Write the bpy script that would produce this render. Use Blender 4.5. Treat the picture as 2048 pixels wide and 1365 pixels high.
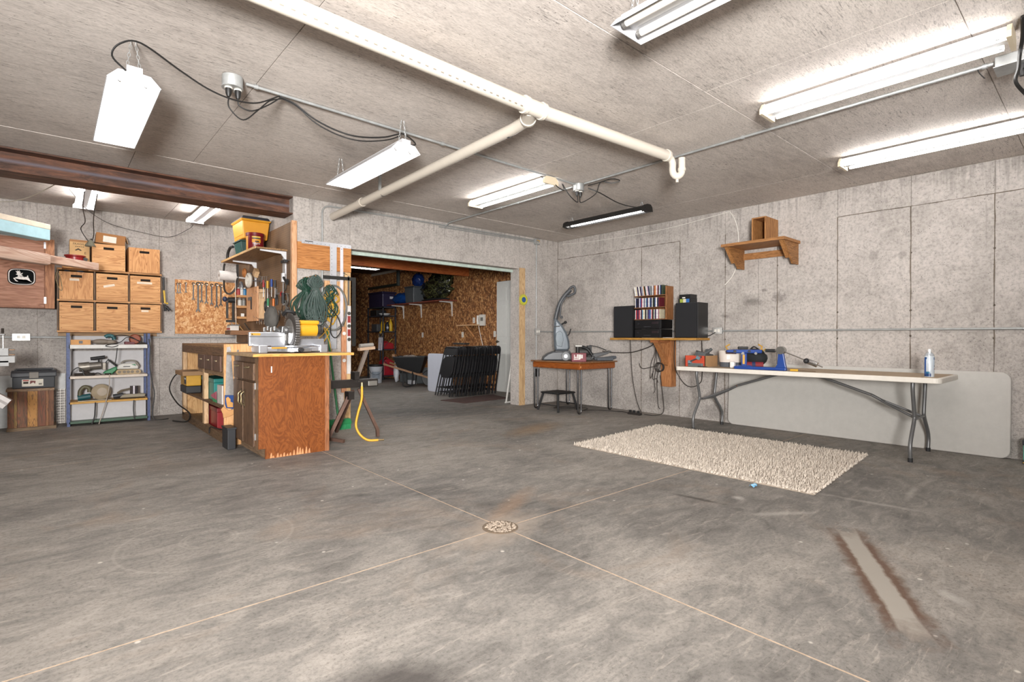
import bpy, bmesh, math, random
from mathutils import Vector, Matrix, Euler
random.seed(7)
for o in list(bpy.data.objects): bpy.data.objects.remove(o)
SC = bpy.context.scene
COL = SC.collection
R = math.radians
# ------------------------------------------------------------------ camera
FPX, YAW, PITCH, ROLL, CZ = 1052.67, R(48.774), R(-0.3207), R(0.1124), 1.05
IW, IH = 2048, 1365
FWD = Vector((math.cos(YAW)*math.cos(PITCH), math.sin(YAW)*math.cos(PITCH), math.sin(PITCH)))
_r = Vector((math.sin(YAW), -math.cos(YAW), 0)); _u = _r.cross(FWD)
RGT = _r*math.cos(ROLL) + _u*math.sin(ROLL); UPV = -_r*math.sin(ROLL) + _u*math.cos(ROLL)
CAM = Vector((0, 0, CZ))
cd = bpy.data.cameras.new('camera'); cam = bpy.data.objects.new('camera', cd); COL.objects.link(cam)
cd.sensor_width = 36; cd.lens = 36*FPX/IW; cd.clip_start = .02; cd.clip_end = 100
m3 = Matrix((RGT, UPV, -FWD)).transposed()
cam.matrix_world = Matrix.Translation(CAM) @ m3.to_4x4()
SC.camera = cam
def ray(px, py): return FWD + RGT*((px-IW/2)/FPX) - UPV*((py-IH/2)/FPX)
def oz(px, py, z=0.): d = ray(px, py); return CAM + d*((z-CZ)/d.z)
def ox(px, py, x): d = ray(px, py); return CAM + d*(x/d.x)
def oy(px, py, y): d = ray(px, py); return CAM + d*(y/d.y)
# ------------------------------------------------------------------ world, lights, exposure
SC.view_settings.view_transform = 'Standard'; SC.view_settings.look = 'None'
SC.view_settings.gamma = 1; SC.view_settings.use_curve_mapping = False
SC.view_settings.exposure = 0.55
w = bpy.data.worlds.new('world'); SC.world = w; w.use_nodes = True
w.node_tree.nodes['Background'].inputs[0].default_value = (.75, .85, 1, 1)
w.node_tree.nodes['Background'].inputs[1].default_value = 0.3
# the photographer's strobe, on a stand behind the camera
fl = bpy.data.lights.new('camera_flash', 'SPOT'); fl.energy = 2050; fl.spot_size = R(118); fl.spot_blend = 1.0
fl.shadow_soft_size = .4; fl.color = (1, .985, .97)
flo = bpy.data.objects.new('camera_flash', fl); COL.objects.link(flo)
flo.location = CAM - FWD*1.5 + UPV*.25
flo.rotation_euler = (FWD + UPV*.22 - RGT*.10).to_track_quat('-Z', 'Y').to_euler()
TUBE = 17.0
# ------------------------------------------------------------------ materials
def lin(h):
    h = h.lstrip('#'); v = [int(h[i:i+2], 16)/255 for i in (0, 2, 4)]
    return tuple((c/12.92 if c <= .04045 else ((c+.055)/1.055)**2.4) for c in v) + (1,)
MATS = {}
class NT:
    def __init__(s, name):
        s.m = bpy.data.materials.new(name); s.m.use_nodes = True; s.t = s.m.node_tree
        s.b = s.t.nodes['Principled BSDF']
    def n(s, ty, **kw):
        nd = s.t.nodes.new(ty)
        for k, v in kw.items():
            if k.startswith('i_'):
                key = k[2:]; key = int(key) if key.isdigit() else key
                nd.inputs[key].default_value = v
            else: setattr(nd, k, v)
        return nd
    def l(s, a, b): s.t.links.new(a, b)
    def coord(s, sc=(1, 1, 1), kind='Object', rot=(0, 0, 0)):
        tc = s.n('ShaderNodeTexCoord'); mp = s.n('ShaderNodeMapping'); mp.inputs['Scale'].default_value = sc
        mp.inputs['Rotation'].default_value = rot
        s.l(tc.outputs[kind], mp.inputs[0]); return mp.outputs[0]
    def noise(s, v, scale, detail=4, rough=.6, dist=0):
        nd = s.n('ShaderNodeTexNoise'); nd.inputs['Scale'].default_value = scale; nd.inputs['Detail'].default_value = detail
        nd.inputs['Roughness'].default_value = rough; nd.inputs['Distortion'].default_value = dist
        s.l(v, nd.inputs['Vector']); return nd.outputs['Fac']
    def ramp(s, f, stops, interp='LINEAR'):
        nd = s.n('ShaderNodeValToRGB'); nd.color_ramp.interpolation = interp
        e = nd.color_ramp.elements
        while len(e) < len(stops): e.new(.5)
        for i, (p, c) in enumerate(stops):
            e[i].position = p; e[i].color = lin(c) if isinstance(c, str) else ((c, c, c, 1) if not isinstance(c, tuple) else c)
        s.l(f, nd.inputs[0]); return nd.outputs[0]
    def mix(s, f, a, b, mode='MIX'):
        nd = s.n('ShaderNodeMix', data_type='RGBA', blend_type=mode)
        for sock, v in ((0, f), (6, a), (7, b)):
            if isinstance(v, (int, float)): nd.inputs[sock].default_value = v if sock == 0 else (v, v, v, 1)
            elif isinstance(v, tuple): nd.inputs[sock].default_value = v
            elif isinstance(v, str): nd.inputs[sock].default_value = lin(v)
            else: s.l(v, nd.inputs[sock])
        return nd.outputs[2]
    def math(s, op, a, b=None, clamp=False):
        nd = s.n('ShaderNodeMath', operation=op, use_clamp=clamp)
        for i, v in enumerate((a, b)):
            if v is None: continue
            if isinstance(v, (int, float)): nd.inputs[i].default_value = v
            else: s.l(v, nd.inputs[i])
        return nd.outputs[0]
    def out(s, col=None, rough=.5, metal=0, bump=None, bstr=.2, bdist=.01, spec=None):
        if col is not None:
            if isinstance(col, (tuple, str)): s.b.inputs['Base Color'].default_value = lin(col) if isinstance(col, str) else col
            else: s.l(col, s.b.inputs['Base Color'])
        if isinstance(rough, (int, float)): s.b.inputs['Roughness'].default_value = rough
        else: s.l(rough, s.b.inputs['Roughness'])
        s.b.inputs['Metallic'].default_value = metal
        if spec is not None: s.b.inputs['Specular IOR Level'].default_value = spec
        if bump is not None:
            bn = s.n('ShaderNodeBump'); bn.inputs['Strength'].default_value = bstr; bn.inputs['Distance'].default_value = bdist
            s.l(bump, bn.inputs['Height']); s.l(bn.outputs[0], s.b.inputs['Normal'])
        return s.m
def paint(h, rough=.45, metal=0, var=.12, scale=14, spec=None):
    """plain coloured surface with a little uneven wear"""
    key = ('p', h, rough, metal, var)
    if key in MATS: return MATS[key]
    t = NT('paint_'+h.strip('#'))
    f = t.noise(t.coord(), scale, 5, .65)
    c = lin(h); d = tuple(x*(1-var) for x in c[:3])+(1,); b = tuple(min(1, x*(1+var*.6)) for x in c[:3])+(1,)
    MATS[key] = t.out(t.ramp(f, [(.3, d), (.7, b)]), rough, metal, spec=spec)
    return MATS[key]
def wood(a, b, c=None, ax='x', scale=1., rough=.6, knots=True):
    """grain stretched along one axis"""
    key = ('w', a, b, c, ax, scale)
    if key in MATS: return MATS[key]
    t = NT('wood_'+a.strip('#'))
    s = [9*scale]*3; s['xyz'.index(ax)] = .9*scale
    v = t.coord(tuple(s))
    f1 = t.noise(v, 1.6, 3, .55, 1.6); f2 = t.noise(v, 9, 4, .7, .4)
    rings = t.math('FRACT', t.math('MULTIPLY', f1, 7.0))
    rings = t.math('ABSOLUTE', t.math('SUBTRACT', rings, .5))
    g = t.math('ADD', t.math('MULTIPLY', rings, .9), t.math('MULTIPLY', f2, .55))
    col = t.ramp(g, [(.2, c or a), (.45, a), (.85, b)])
    MATS[key] = t.out(col, rough, 0, g, .12, .002)
    return MATS[key]
def osb(name, cols, scale=1.):
    if name in MATS: return MATS[name]
    t = NT(name)
    v = t.coord((1, 1, 1)); w1 = t.n('ShaderNodeTexNoise'); w1.inputs['Scale'].default_value = 6; t.l(v, w1.inputs['Vector'])
    mixv = t.n('ShaderNodeMix', data_type='VECTOR'); mixv.inputs[0].default_value = .12
    t.l(v, mixv.inputs[4]); t.l(w1.outputs['Color'], mixv.inputs[5])
    def layer(rot, s):
        mp = t.n('ShaderNodeMapping'); mp.inputs['Rotation'].default_value = rot; mp.inputs['Scale'].default_value = s
        t.l(mixv.outputs[1], mp.inputs[0])
        vo = t.n('ShaderNodeTexVoronoi'); vo.inputs['Scale'].default_value = 1.; t.l(mp.outputs[0], vo.inputs['Vector'])
        sep = t.n('ShaderNodeSeparateColor'); t.l(vo.outputs['Color'], sep.inputs[0]); return sep.outputs[0], vo.outputs['Distance']
    a, da = layer((.5, .6, .3), (26*scale, 60*scale, 16*scale)); b, db = layer((1.9, .2, 1.2), (50*scale, 20*scale, 30*scale))
    f = t.math('ADD', t.math('MULTIPLY', a, .6), t.math('MULTIPLY', b, .4))
    col = t.ramp(f, [(.12, cols[0]), (.4, cols[1]), (.62, cols[2]), (.86, cols[3])])
    MATS[name] = t.out(col, .75, 0, f, .25, .003); return MATS[name]
def emit(name, h, k):
    if name in MATS: return MATS[name]
    t = NT(name); t.b.inputs['Base Color'].default_value = lin(h)
    t.b.inputs['Emission Color'].default_value = lin(h); t.b.inputs['Emission Strength'].default_value = k
    MATS[name] = t.m; return t.m
def concrete(name, lo, mid, hi, stretch=(1, 1, 1), pits=.5, speck=1., streak=0., rough=.85, dash=0., stains=None):
    """cast concrete: broad mottling, form grain, bug holes"""
    if name in MATS: return MATS[name]
    t = NT(name); v = t.coord(stretch); v1 = t.coord()
    big = t.noise(v1, .9, 4, .6, .5); med = t.noise(v, 6, 6, .7, .8); fine = t.noise(v, 42*speck, 3, .7)
    f = t.math('ADD', t.math('MULTIPLY', big, .55), t.math('MULTIPLY', med, .45))
    col = t.ramp(f, [(.32, lo), (.5, mid), (.70, hi)])
    fc = t.ramp(fine, [(.3, .70), (.5, 1.), (.72, 1.12)])
    col = t.mix(1., col, fc, 'MULTIPLY')
    vo = t.n('ShaderNodeTexVoronoi'); vo.inputs['Scale'].default_value = 34; vo.inputs['Randomness'].default_value = 1
    t.l(v1, vo.inputs['Vector'])
    gate = t.ramp(t.noise(v1, 5, 3), [(.44, 0.), (.56, 1.)])
    pit = t.ramp(vo.outputs['Distance'], [(.07, 1.), (.16, 0.)])
    pit = t.math('MULTIPLY', pit, gate)
    col = t.mix(t.math('MULTIPLY', pit, pits), col, tuple(x*.25 for x in lin(lo)[:3])+(1,))
    if streak:
        sv = t.coord((3, 3, .18)); st = t.ramp(t.noise(sv, 5, 4, .7), [(.55, 0.), (.75, 1.)])
        col = t.mix(t.math('MULTIPLY', st, streak), col, lo)
        sz = t.n('ShaderNodeSeparateXYZ'); t.l(v1, sz.inputs[0])
        top = t.ramp(sz.outputs[2], [(.40, 0.), (.60, 1.)])
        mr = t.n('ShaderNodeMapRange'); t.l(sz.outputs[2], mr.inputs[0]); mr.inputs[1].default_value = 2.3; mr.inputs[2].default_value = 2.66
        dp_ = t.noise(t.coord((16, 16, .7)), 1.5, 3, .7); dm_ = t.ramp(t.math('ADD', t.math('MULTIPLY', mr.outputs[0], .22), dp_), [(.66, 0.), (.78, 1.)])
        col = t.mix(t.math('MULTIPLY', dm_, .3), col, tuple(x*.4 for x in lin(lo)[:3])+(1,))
        mr2 = t.n('ShaderNodeMapRange'); t.l(sz.outputs[2], mr2.inputs[0]); mr2.inputs[1].default_value = 1.3; mr2.inputs[2].default_value = .0
        gp = t.ramp(t.math('ADD', t.noise(v1, 75, 3, .8), t.math('MULTIPLY', mr2.outputs[0], .12)), [(.60, 0.), (.70, 1.)]); col = t.mix(t.math('MULTIPLY', gp, .4), col, tuple(x*.35 for x in lin(lo)[:3])+(1,))
    if dash:
        dv = t.coord((13, 85, 85)); ds = t.ramp(t.noise(dv, 1.0, 3, .75, .5), [(.565, 0.), (.64, 1.)]); dk = tuple(x*.38 for x in lin(lo)[:3])+(1,)
        g2 = t.ramp(t.noise(v1, 2.3, 3, .6), [(.38, .15), (.62, 1.)])
        col = t.mix(t.math('MULTIPLY', t.math('MULTIPLY', ds, g2), dash), col, dk)
        dl = t.ramp(t.noise(t.coord((14, 90, 90)), 1.3, 3, .7), [(.56, 0.), (.72, 1.)]); col = t.mix(t.math('MULTIPLY', dl, dash*.5), col, hi)
    for cy, cz, ry, rz_, kk in (stains or ()):
        mp = t.n('ShaderNodeMapping', vector_type='TEXTURE'); tc = t.n('ShaderNodeTexCoord'); t.l(tc.outputs['Object'], mp.inputs[0])
        mp.inputs['Location'].default_value = (0, cy, cz); mp.inputs['Scale'].default_value = (1000, ry, rz_)
        ln = t.n('ShaderNodeVectorMath', operation='LENGTH'); t.l(mp.outputs[0], ln.inputs[0])
        d_ = t.math('ADD', ln.outputs['Value'], t.math('MULTIPLY', t.math('SUBTRACT', t.noise(v1, 26, 5, .8), .5), 2.6))
        col = t.mix(t.math('MULTIPLY', t.ramp(d_, [(.45, 1.), (1.05, 0.)]), kk*.75), col, tuple(x*.45 for x in lin(lo)[:3])+(1,))
    h = t.math('SUBTRACT', t.math('ADD', t.math('MULTIPLY', med, .6), t.math('MULTIPLY', fine, .25)), pit)
    MATS[name] = t.out(col, rough, 0, h, .35, .004, spec=.3); return MATS[name]
# ------------------------------------------------------------------ mesh builder
class MB:
    def __init__(s): s.v = []; s.f = []
    def add(s, vs, fs):
        n = len(s.v); s.v += [tuple(x) for x in vs]; s.f += [tuple(i+n for i in f) for f in fs]; return s
    def box(s, a, b, rot=None, piv=None):
        x0, y0, z0 = (min(a[i], b[i]) for i in range(3)); x1, y1, z1 = (max(a[i], b[i]) for i in range(3))
        vs = [Vector(p) for p in ((x0, y0, z0), (x1, y0, z0), (x1, y1, z0), (x0, y1, z0), (x0, y0, z1), (x1, y0, z1), (x1, y1, z1), (x0, y1, z1))]
        if rot is not None:
            c = Vector(piv) if piv is not None else (Vector(a)+Vector(b))/2
            q = Euler(rot).to_matrix(); vs = [q @ (p-c)+c for p in vs]
        return s.add(vs, [(0, 3, 2, 1), (4, 5, 6, 7), (0, 1, 5, 4), (1, 2, 6, 5), (2, 3, 7, 6), (3, 0, 4, 7)])
    def cb(s, c, d, rot=None):
        c = Vector(c); h = Vector(d)/2; return s.box(c-h, c+h, rot, c)
    def cyl(s, p0, p1, r0, r1=None, n=12, caps=True):
        r1 = r0 if r1 is None else r1; p0 = Vector(p0); p1 = Vector(p1); d = (p1-p0).normalized()
        u = d.orthogonal().normalized(); w_ = d.cross(u); vs = []
        for p, r in ((p0, r0), (p1, r1)):
            vs += [p+(u*math.cos(2*math.pi*i/n)+w_*math.sin(2*math.pi*i/n))*r for i in range(n)]
        fs = [(i, (i+1) % n, n+(i+1) % n, n+i) for i in range(n)]
        if caps: fs += [tuple(range(n))[::-1], tuple(range(n, 2*n))]
        return s.add(vs, fs)
    def tube(s, pts, r, n=6, closed=False, flat=None):
        pts = [Vector(p) for p in pts]; rs = r if isinstance(r, (list, tuple)) else [r]*len(pts)
        m = len(pts); vs = []; pu = None
        for i, p in enumerate(pts):
            a = pts[(i-1) % m] if (closed or i > 0) else p; b = pts[(i+1) % m] if (closed or i < m-1) else p
            d = (b-a)
            d = d.normalized() if d.length > 1e-9 else Vector((0, 0, 1))
            if pu is None: u = d.orthogonal().normalized()
            else:
                u = pu-d*pu.dot(d); u = u.normalized() if u.length > 1e-6 else d.orthogonal().normalized()
            pu = u; w_ = d.cross(u)
            vs += [p+(u*math.cos(2*math.pi*k/n)+w_*math.sin(2*math.pi*k/n)*(flat or 1))*rs[i] for k in range(n)]
        fs = []
        for i in range(m if closed else m-1):
            j = (i+1) % m
            fs += [(i*n+k, i*n+(k+1) % n, j*n+(k+1) % n, j*n+k) for k in range(n)]
        if not closed: fs += [tuple(range(n))[::-1], tuple(range((m-1)*n, m*n))]
        return s.add(vs, fs)
    def lathe(s, prof, c=(0, 0, 0), n=20, axis='z', sx=1, sy=1):
        c = Vector(c); vs = []
        for r, z in prof:
            for k in range(n):
                a = 2*math.pi*k/n; x, y = r*math.cos(a)*sx, r*math.sin(a)*sy
                p = {'z': (x, y, z), 'x': (z, x, y), 'y': (x, z, y)}[axis]; vs.append(c+Vector(p))
        fs = []
        for i in range(len(prof)-1):
            fs += [(i*n+k, i*n+(k+1) % n, (i+1)*n+(k+1) % n, (i+1)*n+k) for k in range(n)]
        fs += [tuple(range(n))[::-1], tuple(range((len(prof)-1)*n, len(prof)*n))]
        return s.add(vs, fs)
    def ext(s, loop, vec):
        """closed 3D outline pushed along vec"""
        loop = [Vector(p) for p in loop]; v = Vector(vec); n = len(loop)
        return s.add(loop+[p+v for p in loop], [tuple(range(n))[::-1], tuple(range(n, 2*n))]+[(i, (i+1) % n, n+(i+1) % n, n+i) for i in range(n)])
    def ball(s, c, r, n=14, m=8, jit=0, seed=0):
        rr = r if isinstance(r, (tuple, list)) else (r, r, r); c = Vector(c); rg = random.Random(seed)
        vs = [c+Vector((0, 0, -rr[2]))]
        for i in range(1, m):
            t = math.pi*i/m
            for k in range(n):
                a = 2*math.pi*k/n; j = 1+jit*(rg.random()-.5)*2
                vs.append(c+Vector((rr[0]*math.sin(t)*math.cos(a)*j, rr[1]*math.sin(t)*math.sin(a)*j, -rr[2]*math.cos(t)*j)))
        vs.append(c+Vector((0, 0, rr[2]))); fs = [(0, 1+(k+1) % n, 1+k) for k in range(n)]
        for i in range(m-2):
            a = 1+i*n; fs += [(a+k, a+(k+1) % n, a+n+(k+1) % n, a+n+k) for k in range(n)]
        a = 1+(m-2)*n; e = len(vs)-1; fs += [(a+k, a+(k+1) % n, e) for k in range(n)]
        return s.add(vs, fs)
    def xf(s, mat):
        s.v = [tuple(mat @ Vector(p)) for p in s.v]; return s
    def obj(s, name, mat, parent=None, bevel=0, smooth=False, seg=2):
        me = bpy.data.meshes.new(name); me.from_pydata(s.v, [], s.f); me.update()
        bm = bmesh.new(); bm.from_mesh(me); bmesh.ops.recalc_face_normals(bm, faces=bm.faces); bm.to_mesh(me); bm.free()
        if smooth:
            for p in me.polygons: p.use_smooth = True
        o = bpy.data.objects.new(name, me); COL.objects.link(o); me.materials.append(mat)
        if smooth and smooth != 'all':
            try: me.set_sharp_from_angle(angle=R(40))
            except Exception: pass
        if bevel:
            md = o.modifiers.new('bevel', 'BEVEL'); md.width = bevel; md.segments = seg; md.limit_method = 'ANGLE'; md.angle_limit = R(40)
        if parent is not None: o.parent = parent
        return o
def tag(o, label, cat, group=None):
    o['label'] = label; o['category'] = cat
    if group: o['group'] = group
    return o
def thing(name, label, cat, loc=None, rot=None, group=None):
    o = bpy.data.objects.new(name, None); COL.objects.link(o); o.empty_display_size = .05
    if loc is not None: o.location = loc; o['_p'] = 1
    if rot is not None: o.rotation_euler = rot
    return tag(o, label, cat, group)
def fin(root):
    """put the Empty at the base of its parts (parts were built in world coordinates)"""
    lo = Vector((1e9,)*3); hi = -lo
    def walk(o):
        for c in o.children:
            if c.type == 'MESH':
                for v in c.data.vertices:
                    p = c.location+v.co if c.parent == root else v.co
                    for i in range(3): lo[i] = min(lo[i], p[i]); hi[i] = max(hi[i], p[i])
            walk(c)
    walk(root)
    b = Vector(((lo.x+hi.x)/2, (lo.y+hi.y)/2, lo.z)); root.location = b
    for c in root.children: c.location = c.location-b
    return root
def single(mb, name, mat, label, cat, group=None, **kw):
    xs = list(zip(*mb.v)); b = Vector(((min(xs[0])+max(xs[0]))/2, (min(xs[1])+max(xs[1]))/2, min(xs[2])))
    mb.v = [tuple(Vector(p)-b) for p in mb.v]
    o = mb.obj(name, mat, **kw); o.location = b; return tag(o, label, cat, group)
def struct(o): o['kind'] = 'structure'; return o
def clone(root, loc=None, rot=None, label=None):
    r = root.copy(); COL.objects.link(r)
    if loc is not None: r.location = loc
    if rot is not None: r.rotation_euler = rot
    if label: r['label'] = label
    for ch in list(root.children):
        c = ch.copy(); COL.objects.link(c); c.parent = r
        for g in list(ch.children):
            d = g.copy(); COL.objects.link(d); d.parent = c
    return r
def text(s, size, mat, name, parent, M, ext=.0006, align='CENTER'):
    cu = bpy.data.curves.new(name, 'FONT'); cu.body = s; cu.size = size; cu.extrude = ext; cu.align_x = align; cu.align_y = 'CENTER'
    o = bpy.data.objects.new(name, cu); COL.objects.link(o)
    dg = bpy.context.evaluated_depsgraph_get(); me = bpy.data.meshes.new_from_object(o.evaluated_get(dg))
    bpy.data.objects.remove(o); me.transform(M); me.materials.clear(); me.materials.append(mat)
    o = bpy.data.objects.new(name, me); COL.objects.link(o)
    if parent is not None: o.parent = parent
    return o
def curve_pts(ps, k=6):
    """Catmull-Rom through points"""
    ps = [Vector(p) for p in ps]; out = []
    for i in range(len(ps)-1):
        a = ps[max(i-1, 0)]; b = ps[i]; c = ps[i+1]; d = ps[min(i+2, len(ps)-1)]
        for j in range(k):
            t = j/k; out.append(.5*((2*b)+(c-a)*t+(2*a-5*b+4*c-d)*t*t+(3*b-a-3*c+d)*t**3))
    return out+[ps[-1]]
def facing(p, right, up):
    """matrix placing flat XY artwork at p with given right/up axes"""
    r = Vector(right).normalized(); u = Vector(up).normalized(); n = r.cross(u)
    return Matrix.Translation(Vector(p)) @ Matrix((r, u, n)).transposed().to_4x4()
def lumpy(c, r_, seed, jit=.16, n_=26, m_=16):
    rg = random.Random(seed); mb = MB(); vs = []; ph = [rg.uniform(0, 6.28) for _ in range(8)]
    def f(a, b): return 1+jit*(.5*math.sin(3*a+ph[0])*math.sin(2*b+ph[1])+.35*math.sin(7*a+ph[2]+3*math.sin(b*3+ph[3]))+.3*math.sin(9*b+ph[4]+2*math.cos(a*4)))+.04*(rg.random()-.5)
    for i in range(m_+1):
        t_ = math.pi*i/m_
        for k_ in range(n_):
            a = 2*math.pi*k_/n_; q = f(a, t_) if 0 < i < m_ else 1
            vs.append((c[0]+r_[0]*math.sin(t_)*math.cos(a)*q, c[1]+r_[1]*math.sin(t_)*math.sin(a)*q, max(c[2]-r_[2], c[2]-r_[2]*math.cos(t_)*q)))
    mb.add(vs, [(i*n_+k_, i*n_+(k_+1) % n_, (i+1)*n_+(k_+1) % n_, (i+1)*n_+k_) for i in range(m_) for k_ in range(n_)]); return mb
# ================================================================== STRUCTURE
XR, YB, YW, XS, ZC = 6.35, 6.10, 8.45, 2.06, 2.65     # right wall, back wall, wing wall, stub wall, ceiling
XL, YF = -2.6, -2.2
WALLC = concrete('concrete_wall', '#958f89', '#b4ada7', '#c6bfb9', pits=.9, streak=.35, stains=[(2.55, 1.53, .10, .07, .8), (2.86, 1.49, .13, .05, .7), (3.20, 1.33, .06, .03, .7), (1.63, 1.90, .05, .06, .5), (1.37, 1.88, .04, .05, .5), (4.1, .25, .5, .12, .5), (5.0, 1.45, .2, .1, .4), (5.2, .2, .3, .15, .4), (3.35, .12, .25, .12, .55), (2.72, 1.62, .04, .025, .8)])
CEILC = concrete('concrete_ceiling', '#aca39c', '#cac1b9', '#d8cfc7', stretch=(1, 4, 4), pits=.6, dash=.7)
JOINT = concrete('joint_concrete', '#7b736a', '#8f877d', '#a1988e')
OSBD = osb('osb_dark', ['#4a2c18', '#7a4c29', '#9a6638', '#d0a26a'], 1.3)
def floor_mat():
    t = NT('concrete_floor'); v = t.coord()
    big = t.noise(v, .55, 5, .62, .6); med = t.noise(t.coord((1, 2.2, 1), rot=(0, 0, R(20))), 4.5, 7, .72, 1.0); fine = t.noise(v, 60, 4, .75)
    f = t.math('ADD', t.math('MULTIPLY', big, .6), t.math('MULTIPLY', med, .4))
    col = t.ramp(f, [(.34, '#4e4b48'), (.47, '#78746f'), (.57, '#928c85'), (.7, '#aba39b')])
    col = t.mix(1., col, t.ramp(fine, [(.28, .62), (.5, 1.), (.75, 1.12)]), 'MULTIPLY')
    gr = t.ramp(t.noise(v, 1.7, 4, .6), [(.4, .1), (.6, .8)]); sp_ = t.ramp(t.noise(t.coord((1, 1.5, 1)), 48, 4, .8), [(.56, 0.), (.66, 1.)]); col = t.mix(t.math('MULTIPLY', sp_, gr), col, '#4a4641')
    sw = t.ramp(t.noise(t.coord((1.5, 9, 1), rot=(0, 0, R(-35))), 3.2, 5, .75, .8), [(.57, 0.), (.72, .5)]); col = t.mix(sw, col, '#b5aca1')
    tan = t.ramp(t.noise(v, 1.1, 5, .65, 1.2), [(.54, 0.), (.72, .3)]); col = t.mix(tan, col, '#97806b')
    vo = t.n('ShaderNodeTexVoronoi'); vo.inputs['Scale'].default_value = 5; t.l(v, vo.inputs['Vector'])
    drop = t.ramp(vo.outputs['Distance'], [(.035, .75), (.06, 0.)]); col = t.mix(drop, col, '#c9c2b8')
    def stain(cx, cy, rx, ry, rot, c, k, soft=.5, nz=.25, blunt=False):
        nonlocal col
        mp = t.n('ShaderNodeMapping', vector_type='TEXTURE'); tc = t.n('ShaderNodeTexCoord'); t.l(tc.outputs['Object'], mp.inputs[0])
        mp.inputs['Location'].default_value = (cx, cy, 0); mp.inputs['Rotation'].default_value = (0, 0, rot); mp.inputs['Scale'].default_value = (rx, ry, 1)
        ln = t.n('ShaderNodeVectorMath', operation='LENGTH'); t.l(mp.outputs[0], ln.inputs[0]); lv = ln.outputs['Value']
        if blunt:
            sp = t.n('ShaderNodeSeparateXYZ'); t.l(mp.outputs[0], sp.inputs[0]); lv = t.math('MAXIMUM', t.math('ABSOLUTE', sp.outputs[0]), t.math('ABSOLUTE', sp.outputs[1]))
        d = t.math('ADD', lv, t.math('MULTIPLY', t.math('SUBTRACT', t.noise(v, 14, 4), .5), nz*2))
        col = t.mix(t.math('MULTIPLY', t.ramp(d, [(1-soft, 1.), (1., 0.)]), k), col, c)
    a = math.atan2(.44-.96, 2.28-3.28)
    stain(2.78, .70, .63, .105, a, '#573c2a', .85, .4, .4, True); stain(2.79, .705, .60, .05, a, '#989289', .95, .3, .35, True)
    stain(3.18, 1.79, .035, .26, .12, '#37322e', .75, .8, .4)
    stain(.80, 1.42, .13, .26, .9, '#383432', .8, .7, .25)
    stain(1.86, 2.22, .4, .22, .3, '#a8998a', .6, .8, .35); stain(2.2, 2.5, .5, .1, .5, '#97775a', .4, .8, .4)
    stain(3.3, 1.3, .25, .04, -.6, '#bdb7ae', .4, .8, .8); stain(3.95, 1.0, .04, .4, .1, '#bdb7ae', .35, .8, .8)
    stain(4.4, .9, .3, .03, .1, '#bdb7ae', .3, .8, .8); stain(2.75, .42, .10, .04, .9, '#c4bfb8', .4, .95, .3); stain(3.4, 1.62, .06, .05, .9, '#c4bfb8', .5, .95, .4)
    stain(1.0, 5.0, .9, .3, 0, '#5b544d', .5, .8, .4); stain(4.2, 4.4, .7, .25, .3, '#97774f', .45, .8, .4)
    ring = t.n('ShaderNodeMapping', vector_type='TEXTURE'); tc = t.n('ShaderNodeTexCoord'); t.l(tc.outputs['Object'], ring.inputs[0])
    ring.inputs['Location'].default_value = (.62, 3.1, 0)
    ln = t.n('ShaderNodeVectorMath', operation='LENGTH'); t.l(ring.outputs[0], ln.inputs[0])
    for rr in (.11, .13, .40):
        rg = t.ramp(t.math('ABSOLUTE', t.math('SUBTRACT', ln.outputs['Value'], rr)), [(.003, .16), (.010, 0.)]); col = t.mix(rg, col, '#b9b1a6')
    h = t.math('ADD', t.math('MULTIPLY', med, .5), t.math('MULTIPLY', fine, .3))
    rough = t.ramp(big, [(.4, .62), (.62, .85)])
    return t.out(col, rough, 0, h, .22, .004, spec=.35)
FLOOR = floor_mat(); FILL = paint('#b39e88', .9, var=.25, scale=30)
# --- floor: slabs with filled control joints
fo = struct(MB().box((XL, YF, -.2), (6.68, 13.5, -.012)).obj('floor', JOINT))
j = .0045
xs = [XL, 1.88, 6.68]; ys = [YF, 2.22, 5.70]
for i in range(2):
    for k in range(2):
        MB().box((xs[i]+(j if i else 0), ys[k]+(j if k else 0), -.012), (xs[i+1]-(0 if i else j), ys[k+1]-j, 0)).obj('slab', FLOOR, fo)
MB().box((XL, 5.70+j, -.012), (1.88-j, YW, 0)).obj('slab', FLOOR, fo)
MB().box((1.88+j, 5.70+j, -.012), (6.68, 6.20-j, 0)).obj('slab', FLOOR, fo)
MB().box((1.88+j, 6.20+j, -.012), (6.68, 13.5, 0)).obj('slab', FLOOR, fo)
f = MB()
f.box((XL, 2.22-j, -.011), (6.68, 2.22+j, -.0004)); MB.box(f, (1.88-j, YF, -.011), (1.88+j, 8.45, -.0004)); f.box((XL, 5.70-j, -.011), (6.68, 5.70+j, -.0004)); f.box((1.88, 6.20-j, -.011), (6.68, 6.20+j, -.0004))
f.obj('joint_filler', FILL, fo)
# floor drain full of gravel
dr = thing('floor_drain', 'shallow round floor drain filled with pale gravel where joints meet', 'drain')
MB().lathe([(.10, .0005), (.10, .003), (.085, .004), (.0, .004)], (1.87, 2.23, 0), 24).obj('rim', paint('#6b5c4c', .9, var=.3), dr)
g = MB(); rg = random.Random(3)
for _ in range(150):
    a = rg.random()*6.28; r_ = .085*math.sqrt(rg.random()); g.ball((1.87+r_*math.cos(a), 2.23+r_*math.sin(a), .005), rg.uniform(.004, .0075), 5, 4, .2, _)
go = g.obj('gravel', paint('#97897a', .9, var=.5, scale=60), dr); go['kind'] = 'stuff'
fin(dr)
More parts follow.
